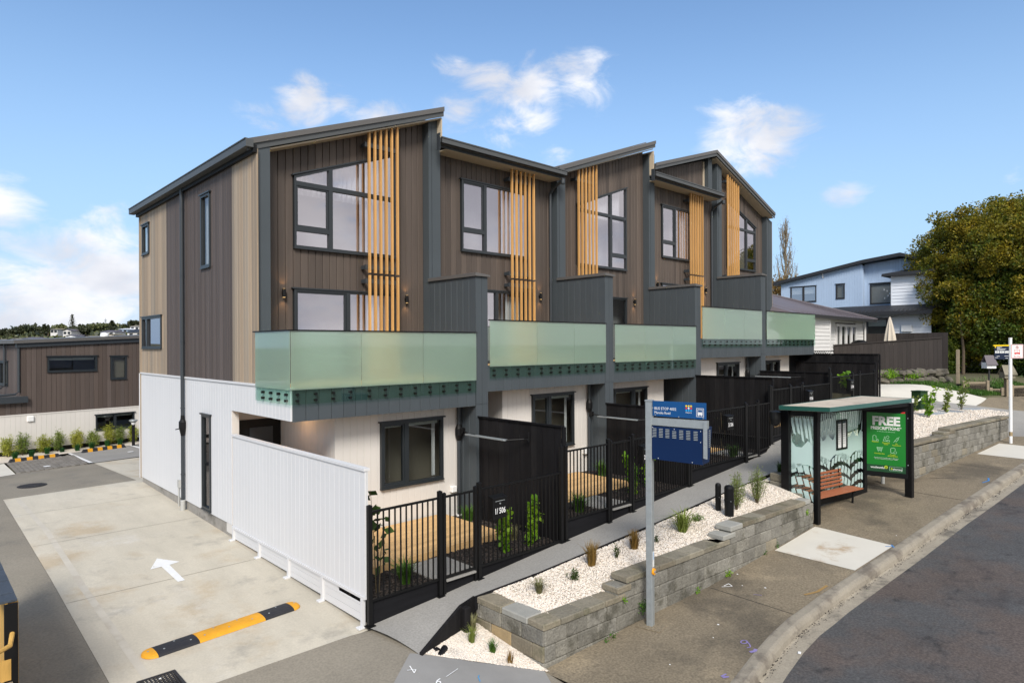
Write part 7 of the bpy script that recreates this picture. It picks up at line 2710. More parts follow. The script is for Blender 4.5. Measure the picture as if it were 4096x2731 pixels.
def bush(name, lb, cat, x, y, z, rx, rz, n, size, mat, group=None, seed=1, asp=.35, up=.3, stems=7):
    """loose shrub: fine leaves through an uneven volume, thin stems"""
    r = np.random.default_rng(seed)
    t_ = thing(name, lb, cat, (x, y, z), group)
    m_ = MB()
    tips = []
    for i in range(stems * 3):
        a = r.uniform(0, 2 * PI)
        d = rx * r.uniform(.1, 1.0)
        hh = rz * (1.15 - .45 * (d / rx)) * r.uniform(.8, 1.1)
        p2 = Vector((x + d * math.cos(a), y + d * math.sin(a), z + hh * 1.12))
        p0 = Vector((x, y, z - .03))
        p1 = p0.lerp(p2, .5) + Vector((d * .15 * math.cos(a), d * .15 * math.sin(a), -hh * .05))
        if i < stems * 2:
            m_.tube([p0, p1, p2], [.006, .005, .002], 4)
        tips.append((p0, p1, p2))
    m_.build('stem', 'twig', t_)
    Pp = []
    for k in range(n):
        p0, p1, p2 = tips[r.integers(len(tips))]
        f = .22 + .78 * r.random() ** .75
        q = p0.lerp(p1, f * 2) if f < .5 else p1.lerp(p2, f * 2 - 1)
        s_ = rx * .16
        Pp.append((q.x + r.normal(0, s_), q.y + r.normal(0, s_), max(z + .02, q.z + r.normal(0, s_ * .8))))
    V, F = leaves(np.array(Pp), size, asp, up, r)
    npmesh('foliage', V, F, mat, t_)
    return t_


# long planter
tuft('grass_tuft', 'small pale grass tuft in the white pebbles nearest the block wall corner', 'grass tuft', 7.24, 7.05, PW(7.24, 7.05), .26, 60, 'l_pale', .008, .8, .03, seed=2)
tuft('grass_tuft', 'taller rust-coloured grass tuft nearer the wall corner in the long pebble planter', 'grass tuft', 8.50, 7.03, PW(8.5, 7.03), .42, 110, 'l_brown', .008, .45, .05, seed=3)
tuft('grass_tuft', 'smaller rust-coloured grass tuft just left of the bus stop pole', 'grass tuft', 9.60, 6.95, PW(9.6, 6.95), .36, 90, 'l_brown', .008, .5, .05, seed=4)
tuft('flax_plant', 'spreading green flax with long arching leaves right of the bus stop pole', 'plant', 10.92, 6.77, PW(10.92, 6.77), .50, 38, 'l_olive', .022, .95, .05, seed=5)
bush('ground_shrub', 'low dark green shrub between the pale tuft and the rust grass', 'shrub', 7.96, 6.98, PW(7.96, 6.98), .13, .12, 260, .04, 'l_dark', seed=6, stems=6)
bush('ground_shrub', 'small upright dark green shrub between the two rust grasses', 'shrub', 9.05, 6.92, PW(9.05, 6.92), .08, .19, 160, .04, 'l_dark', seed=7, stems=5)
bush('ground_shrub', 'small green sprig half hidden right behind the bus stop pole', 'shrub', 10.14, 6.83, PW(10.1, 6.83), .07, .12, 90, .035, 'l_dark', seed=8, stems=4)
bush('ground_shrub', 'small bright green shrub just beyond the arching flax', 'shrub', 11.47, 6.80, PW(11.47, 6.8), .12, .14, 200, .04, 'l_green', seed=9, stems=6)
bush('shrub', 'feathery green shrub directly behind the two black pipes', 'shrub', 12.62, 6.55, PW(12.6, 6.55), .20, .66, 2600, .035, 'l_olive', seed=10, asp=.25, up=.6, stems=9, group='feathery shrubs by the pipes')
bush('shrub', 'feathery green shrub nearer the bus shelter than its twin', 'shrub', 13.36, 6.46, PW(13.36, 6.46), .22, .62, 2600, .035, 'l_olive', seed=11, asp=.25, up=.6, stems=9, group='feathery shrubs by the pipes')
for (x, y, r_, h_, lb) in ((12.35, 6.81, .060, .57, 'slim black vent pipe with domed cap in the pebble planter'), (12.19, 6.48, .095, .62, 'thick black vent pipe with domed cap nearest the block wall')):
    z = PW(x, y)
    t = thing('vent_pipe', lb, 'pipe', (x, y, z))
    MB().lathe((x, y, z), [(r_ * .97, -.05), (r_ * .97, h_ * .5)], 18).build('pipe', 'bmetal', t, smooth=False)
    MB().lathe((x, y, z), [(r_ * 1.06, h_ * .48), (r_ * 1.06, h_ * .53)], 18).build('collar', 'bmetal', t)
    MB().lathe((x, y, z), [(r_, h_ * .53), (r_, h_ * .90), (r_ * .92, h_ * .95), (r_ * .7, h_ * .985), (r_ * .3, h_), (.005, h_)], 18).build('cap', 'bmetal', t)
    MB().tube([(x - r_ * .7, y - r_ * .75, z + h_ * .5), (x - r_ * .76, y - r_ * .82, z + h_ * .5)], .008, 6).build('screw', 'galv', t)
tag(MB().lathe((13.12, 6.12, PW(13.12, 6.12) + .005), [(.10, 0), (.10, .012), (.07, .014)], 16).build('drain_cover', 'iron'), 'flat round black drain cover in the pebbles near the new cap block', 'drain cover')
# lower bed
for i, (x, y, h_, mat, lb) in enumerate(((6.28, 7.52, .26, 'l_pale', 'sparse grass tuft against the black post in the low pebble bed'), (6.0, 7.22, .28, 'l_olive', 'larger grass tuft in the middle of the low pebble bed'),
                                         (6.10, 6.88, .20, 'l_green', 'small dark grass tuft beside the block wall side'), (6.14, 6.56, .20, 'l_brown', 'tiny brown grass tuft near the corner foot of the block wall'))):
    tuft('grass_tuft', lb, 'grass tuft', x, y, LW(x, y), h_, 34 if i < 3 else 14, mat, .008, .55, .03, seed=30 + i)
tuft('grass_tuft', 'green grass tuft left of the bus shelter beside the path', 'grass tuft', 15.65, 6.97, P(15.65), .32, 36, 'l_dark', .012, .5, .04, seed=40)
# planter behind the shelter
for i, (x, y, h_, st, lb) in enumerate(((25.42, 6.2, 1.02, 4, 'leafy young shrub with yellow-green tips nearest the shelter poster'), (27.25, 6.12, .95, 3, 'middle leafy young shrub in the white pebbles right of the green cabinet'),
                                        (28.65, 5.93, 1.2, 3, 'tallest leafy young shrub, nearest the far end of the block wall'))):
    stem_plant('young_shrub', lb, 'shrub', x, y, PW2(x, y), h_, st, 42, .13, 'l_bright' if i == 0 else 'l_olive', .30, 'young shrubs behind the bus shelter', seed=50 + i)
stem_plant('young_shrub', 'small shrub with a white tag stake beside the green cabinet', 'shrub', 26.2, 6.85, PW2(26.2, 6.85), .55, 3, 22, .10, 'l_olive', .18, seed=55)
tag(MB().hexa([(26.25, 6.75, 1.5), (26.27, 6.74, 1.5), (26.27, 6.75, 1.52), (26.25, 6.76, 1.52), (26.50, 6.55, 1.68), (26.52, 6.54, 1.68), (26.52, 6.56, 1.76), (26.50, 6.57, 1.76)]).build('plant_tag', 'wpaint'), 'white plastic plant tag leaning beside the green cabinet', 'plant tag')
pvs = [[(25.62, 6.59), (26.49, 6.42), (27.07, 6.01), (26.25, 6.14)], [(27.0, 6.32), (27.88, 6.09), (28.2, 5.72), (27.45, 5.94)], [(28.56, 6.04), (29.25, 5.92), (30.0, 5.43), (29.18, 5.58)]]
for q, lb in zip(pvs, ('blue-grey stepping paver nearest the shelter poster', 'middle blue-grey stepping paver in the white pebbles', 'blue-grey stepping paver nearest the crossing')):
    z_ = [PW2(a, b) + .012 for a, b in q]
    tag(MB().hexa([(a, b, zz - .04) for (a, b), zz in zip(q, z_)] + [(a, b, zz + .016) for (a, b), zz in zip(q, z_)]).build('stepping_paver', 'slate', loc=None), lb, 'paver', 'stepping pavers')
# weeds in the joints of the wall
for i, (x, y, z, n, s, lb) in enumerate(((7.87, 6.08, -.87, 60, .07, 'green weed at the wall foot left of the bus stop pole'), (7.70, 6.10, -.90, 40, .05, 'tiny weed beside the larger weed at the wall foot'),
                                         (8.66, 6.10, -.62, 120, .08, 'green creeper hanging on the block wall beside the bus stop pole'), (11.22, 5.98, -.73, 110, .08, 'bright weed at the wall foot midway to the white slab'),
                                         (10.21, 6.03, -.76, 40, .05, 'narrow weed at the wall foot right of the pole'), (12.62, 5.93, -.62, 30, .05, 'small weed at the wall foot left of the white slab'),
                                         (13.1, 5.90, -.57, 40, .05, 'small weed at the wall foot by the white slab edge'), (14.44, 5.83, -.10, 60, .05, 'moss clump on the end of the block wall under the pale cap block'),
                                         (8.20, 6.12, -.40, 26, .03, 'small sprig below the first step of the wall cap'))):
    r = np.random.default_rng(80 + i)
    Pp = np.array([x, y, z]) + r.normal(0, 1, (n, 3)) * np.array([s * .6, s * .22, s * .7])
    V, F = leaves(Pp, .032, .7, 0, r)
    tag(npmesh('weed', V, F, 'l_bright' if i in (3, 7, 8, 4) else 'l_green', None, (x, y, z)), lb, 'weed', 'weeds along the block wall')
# yards
stem_plant('sapling', 'thin sapling with large dark leaves behind the first fence post', 'sapling', 5.19, 8.45, -.13, 1.55, 2, 18, .17, 'l_dark', .12, seed=61, leafasp=.65, low=.35)
tuft('grass_clump', 'green grass clump behind the left part of the nearest picket fence', 'grass clump', 5.72, 8.5, -.13, .42, 80, 'l_green', .014, .7, .06, seed=62)
stem_plant('green_shrub', 'bright green leafy shrub right of the 1/506 letterbox', 'shrub', 7.88, 8.55, -.13, .88, 3, 90, .10, 'l_bright', .19, 'bright shrubs in the nearest yard', seed=63, leafasp=.8, low=.05)
stem_plant('green_shrub', 'bright green leafy shrub nearest the black party fence of the first yard', 'shrub', 8.48, 8.52, -.13, .86, 3, 100, .10, 'l_bright', .21, 'bright shrubs in the nearest yard', seed=64, leafasp=.8, low=.05)
tuft('grass_clump', 'pale blue-green grass clump between the two bright shrubs', 'grass clump', 8.48, 8.95, -.13, .32, 60, 'l_pale', .008, .6, .05, seed=65)
tuft('grass_clump', 'green clump against the wall at the far corner of the nearest deck', 'grass clump', 8.72, 10.6, -.13, .36, 70, 'l_green', .014, .6, .08, seed=66)
stem_plant('sapling', 'bare twiggy sapling at the left of the second yard', 'sapling', 9.3, 8.45, .24, 1.0, 4, 2, .06, 'l_dark', .22, seed=67)
tuft('grass_clump', 'green grass clump behind the second picket fence', 'grass clump', 9.9, 8.5, .24, .42, 90, 'l_green', .014, .8, .07, seed=68)
tuft('grass_clump', 'green clump by the downpipe behind the second deck', 'grass clump', 12.98, 10.4, .24, .42, 80, 'l_green', .014, .6, .08, seed=69)
stem_plant('green_shrub', 'bright green shrub left of the bus stop pole behind the fence', 'shrub', 11.9, 8.6, .24, .88, 4, 110, .10, 'l_bright', .24, 'bright shrubs in the second yard', seed=70, leafasp=.8, low=.05)
stem_plant('green_shrub', 'bright green shrub below the navy cabinet of the bus stop sign', 'shrub', 12.72, 8.75, .24, .82, 4, 110, .10, 'l_bright', .24, 'bright shrubs in the second yard', seed=71, leafasp=.8, low=.05)
tuft('grass_clump', 'green grass clump behind the gate of the middle townhouse', 'grass clump', 16.15, 8.45, .58, .36, 80, 'l_green', .014, .7, .07, seed=72)
stem_plant('sapling', 'bare sapling behind the gate of the middle townhouse', 'sapling', 15.9, 8.6, .58, 1.2, 4, 3, .06, 'l_dark', .25, seed=73)
stem_plant('green_shrub', 'small green shrub behind the left part of the middle picket fence', 'shrub', 13.7, 8.5, .6, .45, 3, 50, .09, 'l_bright', .10, seed=77, low=.05)
stem_plant('sapling', 'sapling whose leaves top the fence of the far-end townhouse', 'sapling', 24.0, 8.5, 1.5, 1.15, 3, 16, .16, 'l_bright', .30, seed=74, low=.6)
# bed at the left: nine light shrubs, eight dark tufts
sh = [(x_, 28.08 + (x_ - 2.43) * .176 - .30) for x_ in (2.62, 3.02, 3.62, 4.04, 4.66, 5.20, 5.74, 6.10, 6.52)]
ordn = ['first', 'second', 'third', 'fourth', 'fifth', 'sixth', 'seventh', 'eighth', 'ninth']
for i, (x, y) in enumerate(sh):
    bush('bamboo_shrub', ordn[i] + ' yellow-green shrub from the left against the white neighbouring wall', 'shrub', x, y, -.13, .25, .60 + .09 * math.sin(i * 2.3), 1500, .07, 'l_yel' if i % 2 == 0 else 'l_olive', 'yellow-green shrubs along the neighbouring wall', 90 + i, .25, .1, 6)
tf_ = [(2.75, 27.24), (3.21, 27.31), (3.69, 27.64), (4.14, 27.77), (4.59, 27.7), (5.08, 27.92), (5.61, 28.12), (6.05, 28.23)]
for i, (x, y) in enumerate(tf_):
    tuft('dark_tuft', ordn[i] + ' dark green grass tuft from the left behind the wheel stops', 'grass tuft', x, y, -.13, .26 if i != 3 else .17, 70, 'l_teal', .012, .45, .05, 'dark tufts behind the wheel stops', 100 + i)
# weeds and growth at the rock wall, under the hedge
r = np.random.default_rng(120)
for i, (x, y, z, n, lb) in enumerate(((31.9, 9.2, 2.35, 700, 'bright green plant trailing over the rock wall near the black fence'), (32.9, 8.6, 2.25, 500, 'green plant on the rock wall below the cream umbrella'),
                                      (30.9, 9.7, 2.45, 260, 'small green plant at the left end of the rock wall'))):
    Pp = np.array([x, y, z - .12]) + r.normal(0, 1, (n, 3)) * np.array([.26, .15, .09])
    V, F = leaves(Pp, .06, .7, 0, r)
    tag(npmesh('trailing_plant', V, F, 'l_bright', None, (x, y, z)), lb, 'plant')


# ================================================================== TREES
def crown(name, mat, parent, c, rad, nclump, cr, nleaf, size, seed, shell=.82, lump=.18, zmin=-1, asp=.55, boxy=0.0):
    """clumps of leaves set round an uneven ellipsoid"""
    r = np.random.default_rng(seed)
    d = r.normal(size=(nclump, 3))
    d /= np.linalg.norm(d, axis=1)[:, None]
    d = d[d[:, 2] > zmin]
    if boxy:
        e_ = np.sign(d) * np.abs(d) ** (1 - boxy)
        d = e_ / (np.sum(np.abs(e_) ** 3.2, 1) ** (1 / 3.2))[:, None] * .97
    nb = 1 + lump * (np.sin(d[:, 0] * 5 + seed) * np.cos(d[:, 1] * 4.2 + seed * 2) + .6 * np.sin(d[:, 2] * 7 + seed))
    k = (shell + (1 - shell) * r.random(len(d)) - .25 * (r.random(len(d)) < .3)) * nb
    cen = np.array(c) + d * np.array(rad) * k[:, None]
    ci = r.integers(len(cen), size=nleaf)
    cs = cr * (.55 + .9 * r.random(len(cen)))
    e = r.normal(size=(nleaf, 3))
    e /= np.linalg.norm(e, axis=1)[:, None]
    rr = (.55 + .55 * r.random(nleaf) ** .5)
    e[:, 2] *= .8
    P_ = cen[ci] + e * (cs[ci] * rr)[:, None]
    V, F = leaves(P_, size, asp, .1, r, out=e, ow=.35)
    return npmesh(name, V, F, mat, parent)


def away(a, dist, z=0.0):
    return (dist * (FW[0] + RT[0] * a), dist * (FW[1] + RT[1] * a), z)


# the big hedge tree on the right
cx, cy, _ = away(.81, 36)
t = thing('hedge_tree', 'huge rounded bronze-green tree hedge filling the right edge', 'tree', (cx, cy, 1.9))


def turned_crown(name, mat, c, rad, *a, **k):
    """crown built in a frame turned to the street"""
    o_ = crown(name, mat, None, (0, 0, 0), rad, *a, **k)
    o_.parent = t
    o_.location = (c[0] - cx, c[1] - cy, c[2] - 1.9)
    o_.rotation_euler = (0, 0, -(PI / 2 - YAW))
    return o_


turned_crown('crown', 'l_hedge', (cx, cy, 7.0), (5.35, 4.6, 3.75), 760, .55, 230000, .13, 5, zmin=-.85, shell=.90, lump=.05, boxy=.30)
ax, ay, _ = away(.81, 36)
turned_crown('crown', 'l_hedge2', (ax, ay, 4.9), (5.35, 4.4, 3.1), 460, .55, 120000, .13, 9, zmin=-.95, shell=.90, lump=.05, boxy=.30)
for (a_, z_, r3, sd) in ((.668, 7.0, (.8, 1.8, 1.5), 16), (.680, 5.0, (.8, 1.8, 1.4), 17), (.70, 3.4, (.9, 1.8, 1.0), 18), (.705, 10.1, (1.2, 1.4, .9), 12), (.765, 10.6, (1.1, 1.3, .8), 14)):
    ax, ay, _ = away(a_, 35.5)
    turned_crown('crown', 'l_hedge', (ax, ay, z_), r3, 46, .42, 9000, .13, sd)
turned_crown('crown', 'l_hedge', (cx, cy, 7.0), (5.75, 5.0, 4.1), 420, .30, 30000, .13, 25, zmin=-.5, shell=.93, lump=.06, boxy=.30)
bm = bmesh.new()  # solid dark core standing in for the shade deep in the crown
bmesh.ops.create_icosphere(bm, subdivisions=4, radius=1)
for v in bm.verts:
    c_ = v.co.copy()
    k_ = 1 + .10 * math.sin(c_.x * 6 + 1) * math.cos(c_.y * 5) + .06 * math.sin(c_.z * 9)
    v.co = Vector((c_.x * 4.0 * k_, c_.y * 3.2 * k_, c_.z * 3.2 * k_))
me = bpy.data.meshes.new('crown_core')
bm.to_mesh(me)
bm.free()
me.materials.append(M['coredark'])
o_ = bpy.data.objects.new('crown_core', me)
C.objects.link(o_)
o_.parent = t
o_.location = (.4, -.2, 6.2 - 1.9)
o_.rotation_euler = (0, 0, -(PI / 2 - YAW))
for i, a_ in enumerate((.70, .735, .80, .86, .95)):
    x, y, _ = away(a_, 33.8 + (i % 2))
    MB().tube([(x, y, 1.5), (x + .1, y, 3.2), (x + .25 * (-1) ** i, y + .2, 5.2)], [.09, .07, .04], 7).build('trunk', 'trunk', t)
x, y, _ = away(.675, 34.4)
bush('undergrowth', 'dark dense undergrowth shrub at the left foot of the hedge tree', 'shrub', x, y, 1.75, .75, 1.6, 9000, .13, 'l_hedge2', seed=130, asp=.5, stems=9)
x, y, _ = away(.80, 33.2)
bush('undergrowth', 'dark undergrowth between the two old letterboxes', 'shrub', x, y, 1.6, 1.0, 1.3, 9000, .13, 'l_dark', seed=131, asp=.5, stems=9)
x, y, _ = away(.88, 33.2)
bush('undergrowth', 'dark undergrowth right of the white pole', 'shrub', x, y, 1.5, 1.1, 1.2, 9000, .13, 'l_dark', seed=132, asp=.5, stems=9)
# darker tree beyond, top right
x, y, _ = away(.838, 62)
t = thing('tall_tree', 'dark tree top rising behind the big hedge at the right edge', 'tree', (x, y, 2))
crown('crown', 'l_far', t, (x, y, 13.6), (3.6, 3.6, 3.6), 90, .9, 14000, .38, 21)
MB().tube([(x, y, 1.5), (x, y, 11)], [.35, .15], 8).build('trunk', 'trunk', t)

# bare poplar
x, y, _ = away(.425, 75)
t = thing('poplar_tree', 'tall bare poplar with thin upright brown branches right of the townhouses', 'tree', (x, y, 3))
r = np.random.default_rng(33)
m_ = MB()
m_.tube([(x, y, 2.5), (x + .1, y, 10), (x, y, 18.2)], [.28, .16, .03], 7)
tips = []
for i in range(64):
    z0 = 3.5 + 12.8 * (i / 64)
    a = r.uniform(0, 2 * PI)
    L = lerp(5.5, 1.6, i / 64) * r.uniform(.8, 1.15)
    w_ = lerp(2.0, .45, i / 64) * r.uniform(.5, 1.0)
    p0 = Vector((x, y, z0))
    p1 = Vector((x + w_ * .6 * math.cos(a), y + w_ * .6 * math.sin(a), z0 + L * .4))
    p2 = Vector((x + w_ * math.cos(a), y + w_ * math.sin(a), z0 + L))
    m_.tube([p0, p1, p2], [.06, .045, .012], 4)
    for k in range(9):
        f = r.uniform(.25, 1)
        q = p0.lerp(p1, f * 2) if f < .5 else p1.lerp(p2, f * 2 - 1)
        q2 = q + Vector((r.normal(0, .22), r.normal(0, .22), r.uniform(.5, 1.1)))
        m_.tube([q, q2], [.022, .010], 3, cap=False)
        tips += [q2, q.lerp(q2, .6)]
m_.build('trunk', 'tim', t)
V, F = leaves(np.array([(p.x + r.normal(0, .12), p.y + r.normal(0, .12), p.z + r.normal(0, .2)) for p in tips for _ in range(1)]), .12, .5, .2, r)
npmesh('crown', V, F, 'l_brown', t)
x, y, _ = away(.415, 62)
t = thing('autumn_tree', 'low rusty-brown tree in front of the foot of the bare poplar', 'tree', (x, y, 3))
crown('crown', 'l_aut', t, (x, y, 7.6), (3.4, 3, 2.2), 70, .75, 9000, .24, 41)
MB().tube([(x, y, 2.5), (x, y, 7)], [.2, .1], 7).build('trunk', 'trunk', t)
x, y, _ = away(.475, 70)
t = thing('autumn_tree', 'small rusty tree top showing above the pale blue roof', 'tree', (x, y, 3))
crown('crown', 'l_aut', t, (x, y, 8.4), (4.2, 3, 2.0), 60, .7, 7000, .26, 43)
MB().tube([(x, y, 2.5), (x, y, 7)], [.2, .1], 7).build('trunk', 'trunk', t)

# ================================================================== HILLSIDE ON THE LEFT
def elev(a):
    return float(np.interp(a, [-1.6, -1.1, -.80, -.755, -.735, -.70, -.67, -.63, -.60, -.57, -.4, -.1], [.016, .022, .024, .034, .030, .028, .030, .032, .034, .035, .028, .006]))


m_ = MB()
V, F = [], []
na_, nd_ = 70, 10
for i in range(na_ + 1):
    a = lerp(-1.6, .1, i / na_)
    for j in range(nd_ + 1):
        f = j / nd_
        dist = lerp(170, 380, f)
        z = lerp(-9, 3.6 + elev(a) * 330 - 3.0, min(1, f * 1.25) ** .8)
        if f > .8:
            z -= (f - .8) * 30
        V.append(away(a, dist, z))
for i in range(na_):
    for j in range(nd_):
        F.append((i * (nd_ + 1) + j, (i + 1) * (nd_ + 1) + j, (i + 1) * (nd_ + 1) + j + 1, i * (nd_ + 1) + j + 1))
m_.add(V, F)
m_.build('hill', 'hill', None, smooth=True, norm=False, kind='structure')


def hillz(a, dist):
    f = (dist - 170) / 210
    z = lerp(-9, 3.6 + elev(a) * 330 - 3.0, min(1, f * 1.25) ** .8)
    return z - max(0, f - .8) * 30


rng = np.random.default_rng(77)
for nm, mat, n_, seed_, lb in (('hillside_trees', 'l_far', 420, 1, 'mid green tree cover on the distant hillside'), ('hillside_trees', 'l_fard', 380, 2, 'darker tree cover between the hillside houses')):
    r = np.random.default_rng(seed_)
    VV, FF = [], []
    off_ = 0
    for i in range(n_):
        a = r.uniform(-1.25, -.35) if i > n_ * .45 else r.uniform(-.83, -.55)
        dist = r.uniform(215, 345)
        rad = r.uniform(2.0, 4.6) * (1 if dist < 320 else .8)
        c_ = np.array(away(a, dist, hillz(a, dist) + rad * .35))
        k = 90
        d = r.normal(size=(k, 3))
        d /= np.linalg.norm(d, axis=1)[:, None]
        d[:, 2] *= .75
        V_, F_ = leaves(c_ + d * rad * r.uniform(.6, 1.05, (k, 1)), rad * .55, .8, .1, r)
        VV.append(V_)
        FF.append(F_ + off_)
        off_ += len(V_)
    npmesh(nm, np.concatenate(VV), np.concatenate(FF), mat, None, kind='stuff', label=lb, category='trees')


def hb(px_, py_, dist):
    """bearing and height from the enlarged view of the hill"""
    X_ = px_ / 4.2
    Y_ = 1250 + py_ / 4.2
    a = (X_ - 2048) / 2577
    return a, H + (1380 + .00508 * 2048 * .75 - Y_) / 2577 * dist


def hill_house(x0, x1, yt, yb, dist, wall, roof, lb, gable=True, deck=False):
    a0, zt = hb(x0, yt, dist)
    a1, zb = hb(x1, yb, dist)
    p0, p1 = Vector(away(a0, dist)), Vector(away(a1, dist))
    u = (p1 - p0).normalized()
    n = Vector((FW[0], FW[1], 0))
    L = (p1 - p0).length
    t_ = thing('hill_house', lb, 'house', (p0.x, p0.y, zb), 'houses on the distant hill')
    ze_ = lerp(zb, zt, .55)
    zb -= 3
    W = 7
    q = [p0, p1, p1 + n * W, p0 + n * W]
    MB().hexa([(p.x, p.y, zb) for p in q] + [(p.x, p.y, ze_) for p in q]).build('wall', wall, t_)
    o_ = u * .5
    if gable:
        r0, r1 = p0 + n * W * .5, p1 + n * W * .5
        MB().add([tuple(p0 - o_ - n * .5 + Vector((0, 0, ze_))), tuple(p1 + o_ - n * .5 + Vector((0, 0, ze_))), tuple(p1 + o_ + n * (W + .5) + Vector((0, 0, ze_))), tuple(p0 - o_ + n * (W + .5) + Vector((0, 0, ze_))),
                  tuple(r0 + u * L * .12 + Vector((0, 0, zt))), tuple(r1 - u * L * .12 + Vector((0, 0, zt)))], [(0, 1, 5, 4), (1, 2, 5), (2, 3, 4, 5), (3, 0, 4), (0, 3, 2, 1)]).build('roof', roof, t_)
    else:
        m__ = (p0 + p1) / 2
        MB().add([tuple(p0 - o_ - n * .5 + Vector((0, 0, ze_))), tuple(m__ - n * .5 + Vector((0, 0, zt))), tuple(p1 + o_ - n * .5 + Vector((0, 0, ze_))),
                  tuple(p0 - o_ + n * W + Vector((0, 0, ze_))), tuple(m__ + n * W + Vector((0, 0, zt))), tuple(p1 + o_ + n * W + Vector((0, 0, ze_)))], [(0, 1, 4, 3), (1, 2, 5, 4)]).build('roof', roof, t_)
        MB().add([tuple(p0 + Vector((0, 0, ze_ - .02))), tuple(m__ + Vector((0, 0, zt - .3))), tuple(p1 + Vector((0, 0, ze_ - .02)))], [(0, 1, 2)]).build('gable', wall, t_)
    k = max(2, int(L / 2.2))
    for i in range(k):
        c_ = p0 + u * (L * (i + .5) / k) - n * .05
        MB().hexa([tuple(c_ + u * s * .55 + n * d + Vector((0, 0, z))) for d in (-.05, .05) for s, z in ((-1, ze_ - 1.35), (1, ze_ - 1.35), (1, ze_ - .35), (-1, ze_ - .35))]).build('window', 'frame', t_)
    if deck:
        MB().hexa([tuple(p + Vector((0, 0, z))) for z in (ze_ - 2.4, ze_ - 1.6) for p in (p0 - u * 4 - n * 1.5, p1 + u * .5 - n * 1.5, p1 + u * .5, p0 - u * 4)]).build('balcony', 'wbd2', t_)
    return t_


hill_house(1060, 1195, 268, 340, 262, 'wbd', 'roofb', 'white gabled house with purple-grey roof beside the tall pine on the hill', False)
hill_house(1690, 1930, 292, 362, 250, 'wbd', 'roofb', 'wide white two-storey house with a long balcony on the hill', True, True)
hill_house(1785, 1920, 352, 400, 235, 'cream', 'cap', 'cream house just below the wide white house on the hill', False)
hill_house(1995, 2140, 262, 305, 262, 'bbd', 'wbd2', 'pale mint house right of the wide white house on the hill')
hill_house(2190, 2340, 210, 262, 268, 'wbd', 'cap', 'white house highest on the hill beside the townhouse wall')
hill_house(2140, 2400, 275, 400, 225, 'wbd', 'roofk', 'house with dark grey hip roof and white chimney on the hill')
hill_house(1400, 1515, 380, 425, 225, 'cream', 'cap', 'small cream gable peeking over the neighbouring roof', False)
hill_house(1115, 1270, 365, 420, 230, 'wbd2', 'roofb', 'white roofed house left of the small cream gable', False)
hill_house(370, 590, 400, 458, 225, 'wbd', 'roofb', 'long low house with light grey roof above the neighbouring gutter')
hill_house(130, 285, 418, 468, 225, 'wbd2', 'cap', 'white house with two small gables at the far left of the hill', False)
hill_house(-30, 95, 425, 470, 225, 'wbd', 'cap', 'white house cut by the left edge of the picture')
hill_house(850, 965, 255, 300, 270, 'wbd', 'cap', 'pale house on the hill crest left of the tall pine')


def hill_tree(kind, px_, yt, yb, dist, lb, w_=None, mat='l_fard', seed=1):
    a, zt = hb(px_, yt, dist)
    _, zb = hb(px_, yb, dist)
    x, y, _ = away(a, dist)
    h = zt - zb
    t_ = thing(kind, lb, 'tree', (x, y, zb))
    MB().tube([(x, y, zb - 3), (x, y, zt)], [.28, .05], 6).build('trunk', 'trunk', t_)
    r = np.random.default_rng(seed)
    Pp = []
    if kind == 'norfolk_pine':
        tiers = 12
        for i in range(tiers):
            f = i / tiers
            z = zb + h * (.08 + .90 * f)
            R_ = (w_ or h * .26) * (1 - f) ** .75 * (.8 + .2 * (i % 2)) + .06
            for b_ in range(7):
                an = 2 * PI * b_ / 7 + i
                for k in range(9):
                    q = k / 9
                    Pp.append((x + R_ * q * math.cos(an) + r.normal(0, .05), y + R_ * q * math.sin(an) + r.normal(0, .05), z + R_ * .16 * q * q + r.normal(0, .04)))
        size = .42
    elif kind == 'conifer':
        for k in range(900):
            f = r.random()
            R_ = (w_ or h * .3) * (1 - f) * r.uniform(.5, 1.05)
            an = r.uniform(0, 2 * PI)
            Pp.append((x + R_ * math.cos(an), y + R_ * math.sin(an), zb + h * f))
        size = .7
    else:
        for k in range(1100):
            d = r.normal(size=3)
            d /= np.linalg.norm(d)
            kk = r.uniform(.6, 1.0) * (1 + .2 * math.sin(d[0] * 5 + seed))
            Pp.append((x + d[0] * w_ * kk, y + d[1] * w_ * kk, zb + h * .55 + d[2] * h * .45 * kk))
        size = .9
    V, F = leaves(np.array(Pp), size, .6, .05, r)
    npmesh('crown', V, F, mat, t_)
    return t_


hill_tree('norfolk_pine', 1215, 12, 300, 290, 'tall tiered norfolk pine standing above the distant hill', 2.3, seed=3)
hill_tree('norfolk_pine', 812, 198, 292, 280, 'small tiered pine on the hill crest left of the tall pine', 1.2, seed=4)
hill_tree('conifer', 745, 200, 330, 270, 'dark conical tree left of the small tiered pine', 1.7, seed=5)
hill_tree('conifer', 1885, 145, 262, 270, 'dark conical tree above the wide white house', 1.5, seed=6)
hill_tree('round_tree', 80, 275, 380, 280, 'dark round tree at the far left of the hill crest', 2.6, 'l_fard', 7)
hill_tree('round_tree', 455, 205, 340, 285, 'tall dark tree mass rising left on the hill crest', 4.2, 'l_fard', 8)
hill_tree('round_tree', 330, 250, 350, 285, 'dark tree mass left of the highest one on the crest', 4.5, 'l_fard', 9)
hill_tree('round_tree', 1425, 228, 345, 270, 'dark rounded tree right of the tall pine', 3.0, 'l_fard', 10)
hill_tree('round_tree', 1700, 182, 300, 275, 'broad open-crowned tree above the wide white house', 5.0, 'l_far', 11)
hill_tree('round_tree', 2255, 150, 215, 275, 'dark tree top on the crest beside the townhouse wall', 1.8, 'l_fard', 12)
hill_tree('round_tree', 1030, 200, 300, 275, 'leaning grey-green tree left of the white gabled house', 1.8, 'l_far', 13)
a_, zt_ = hb(1775, 92, 300)
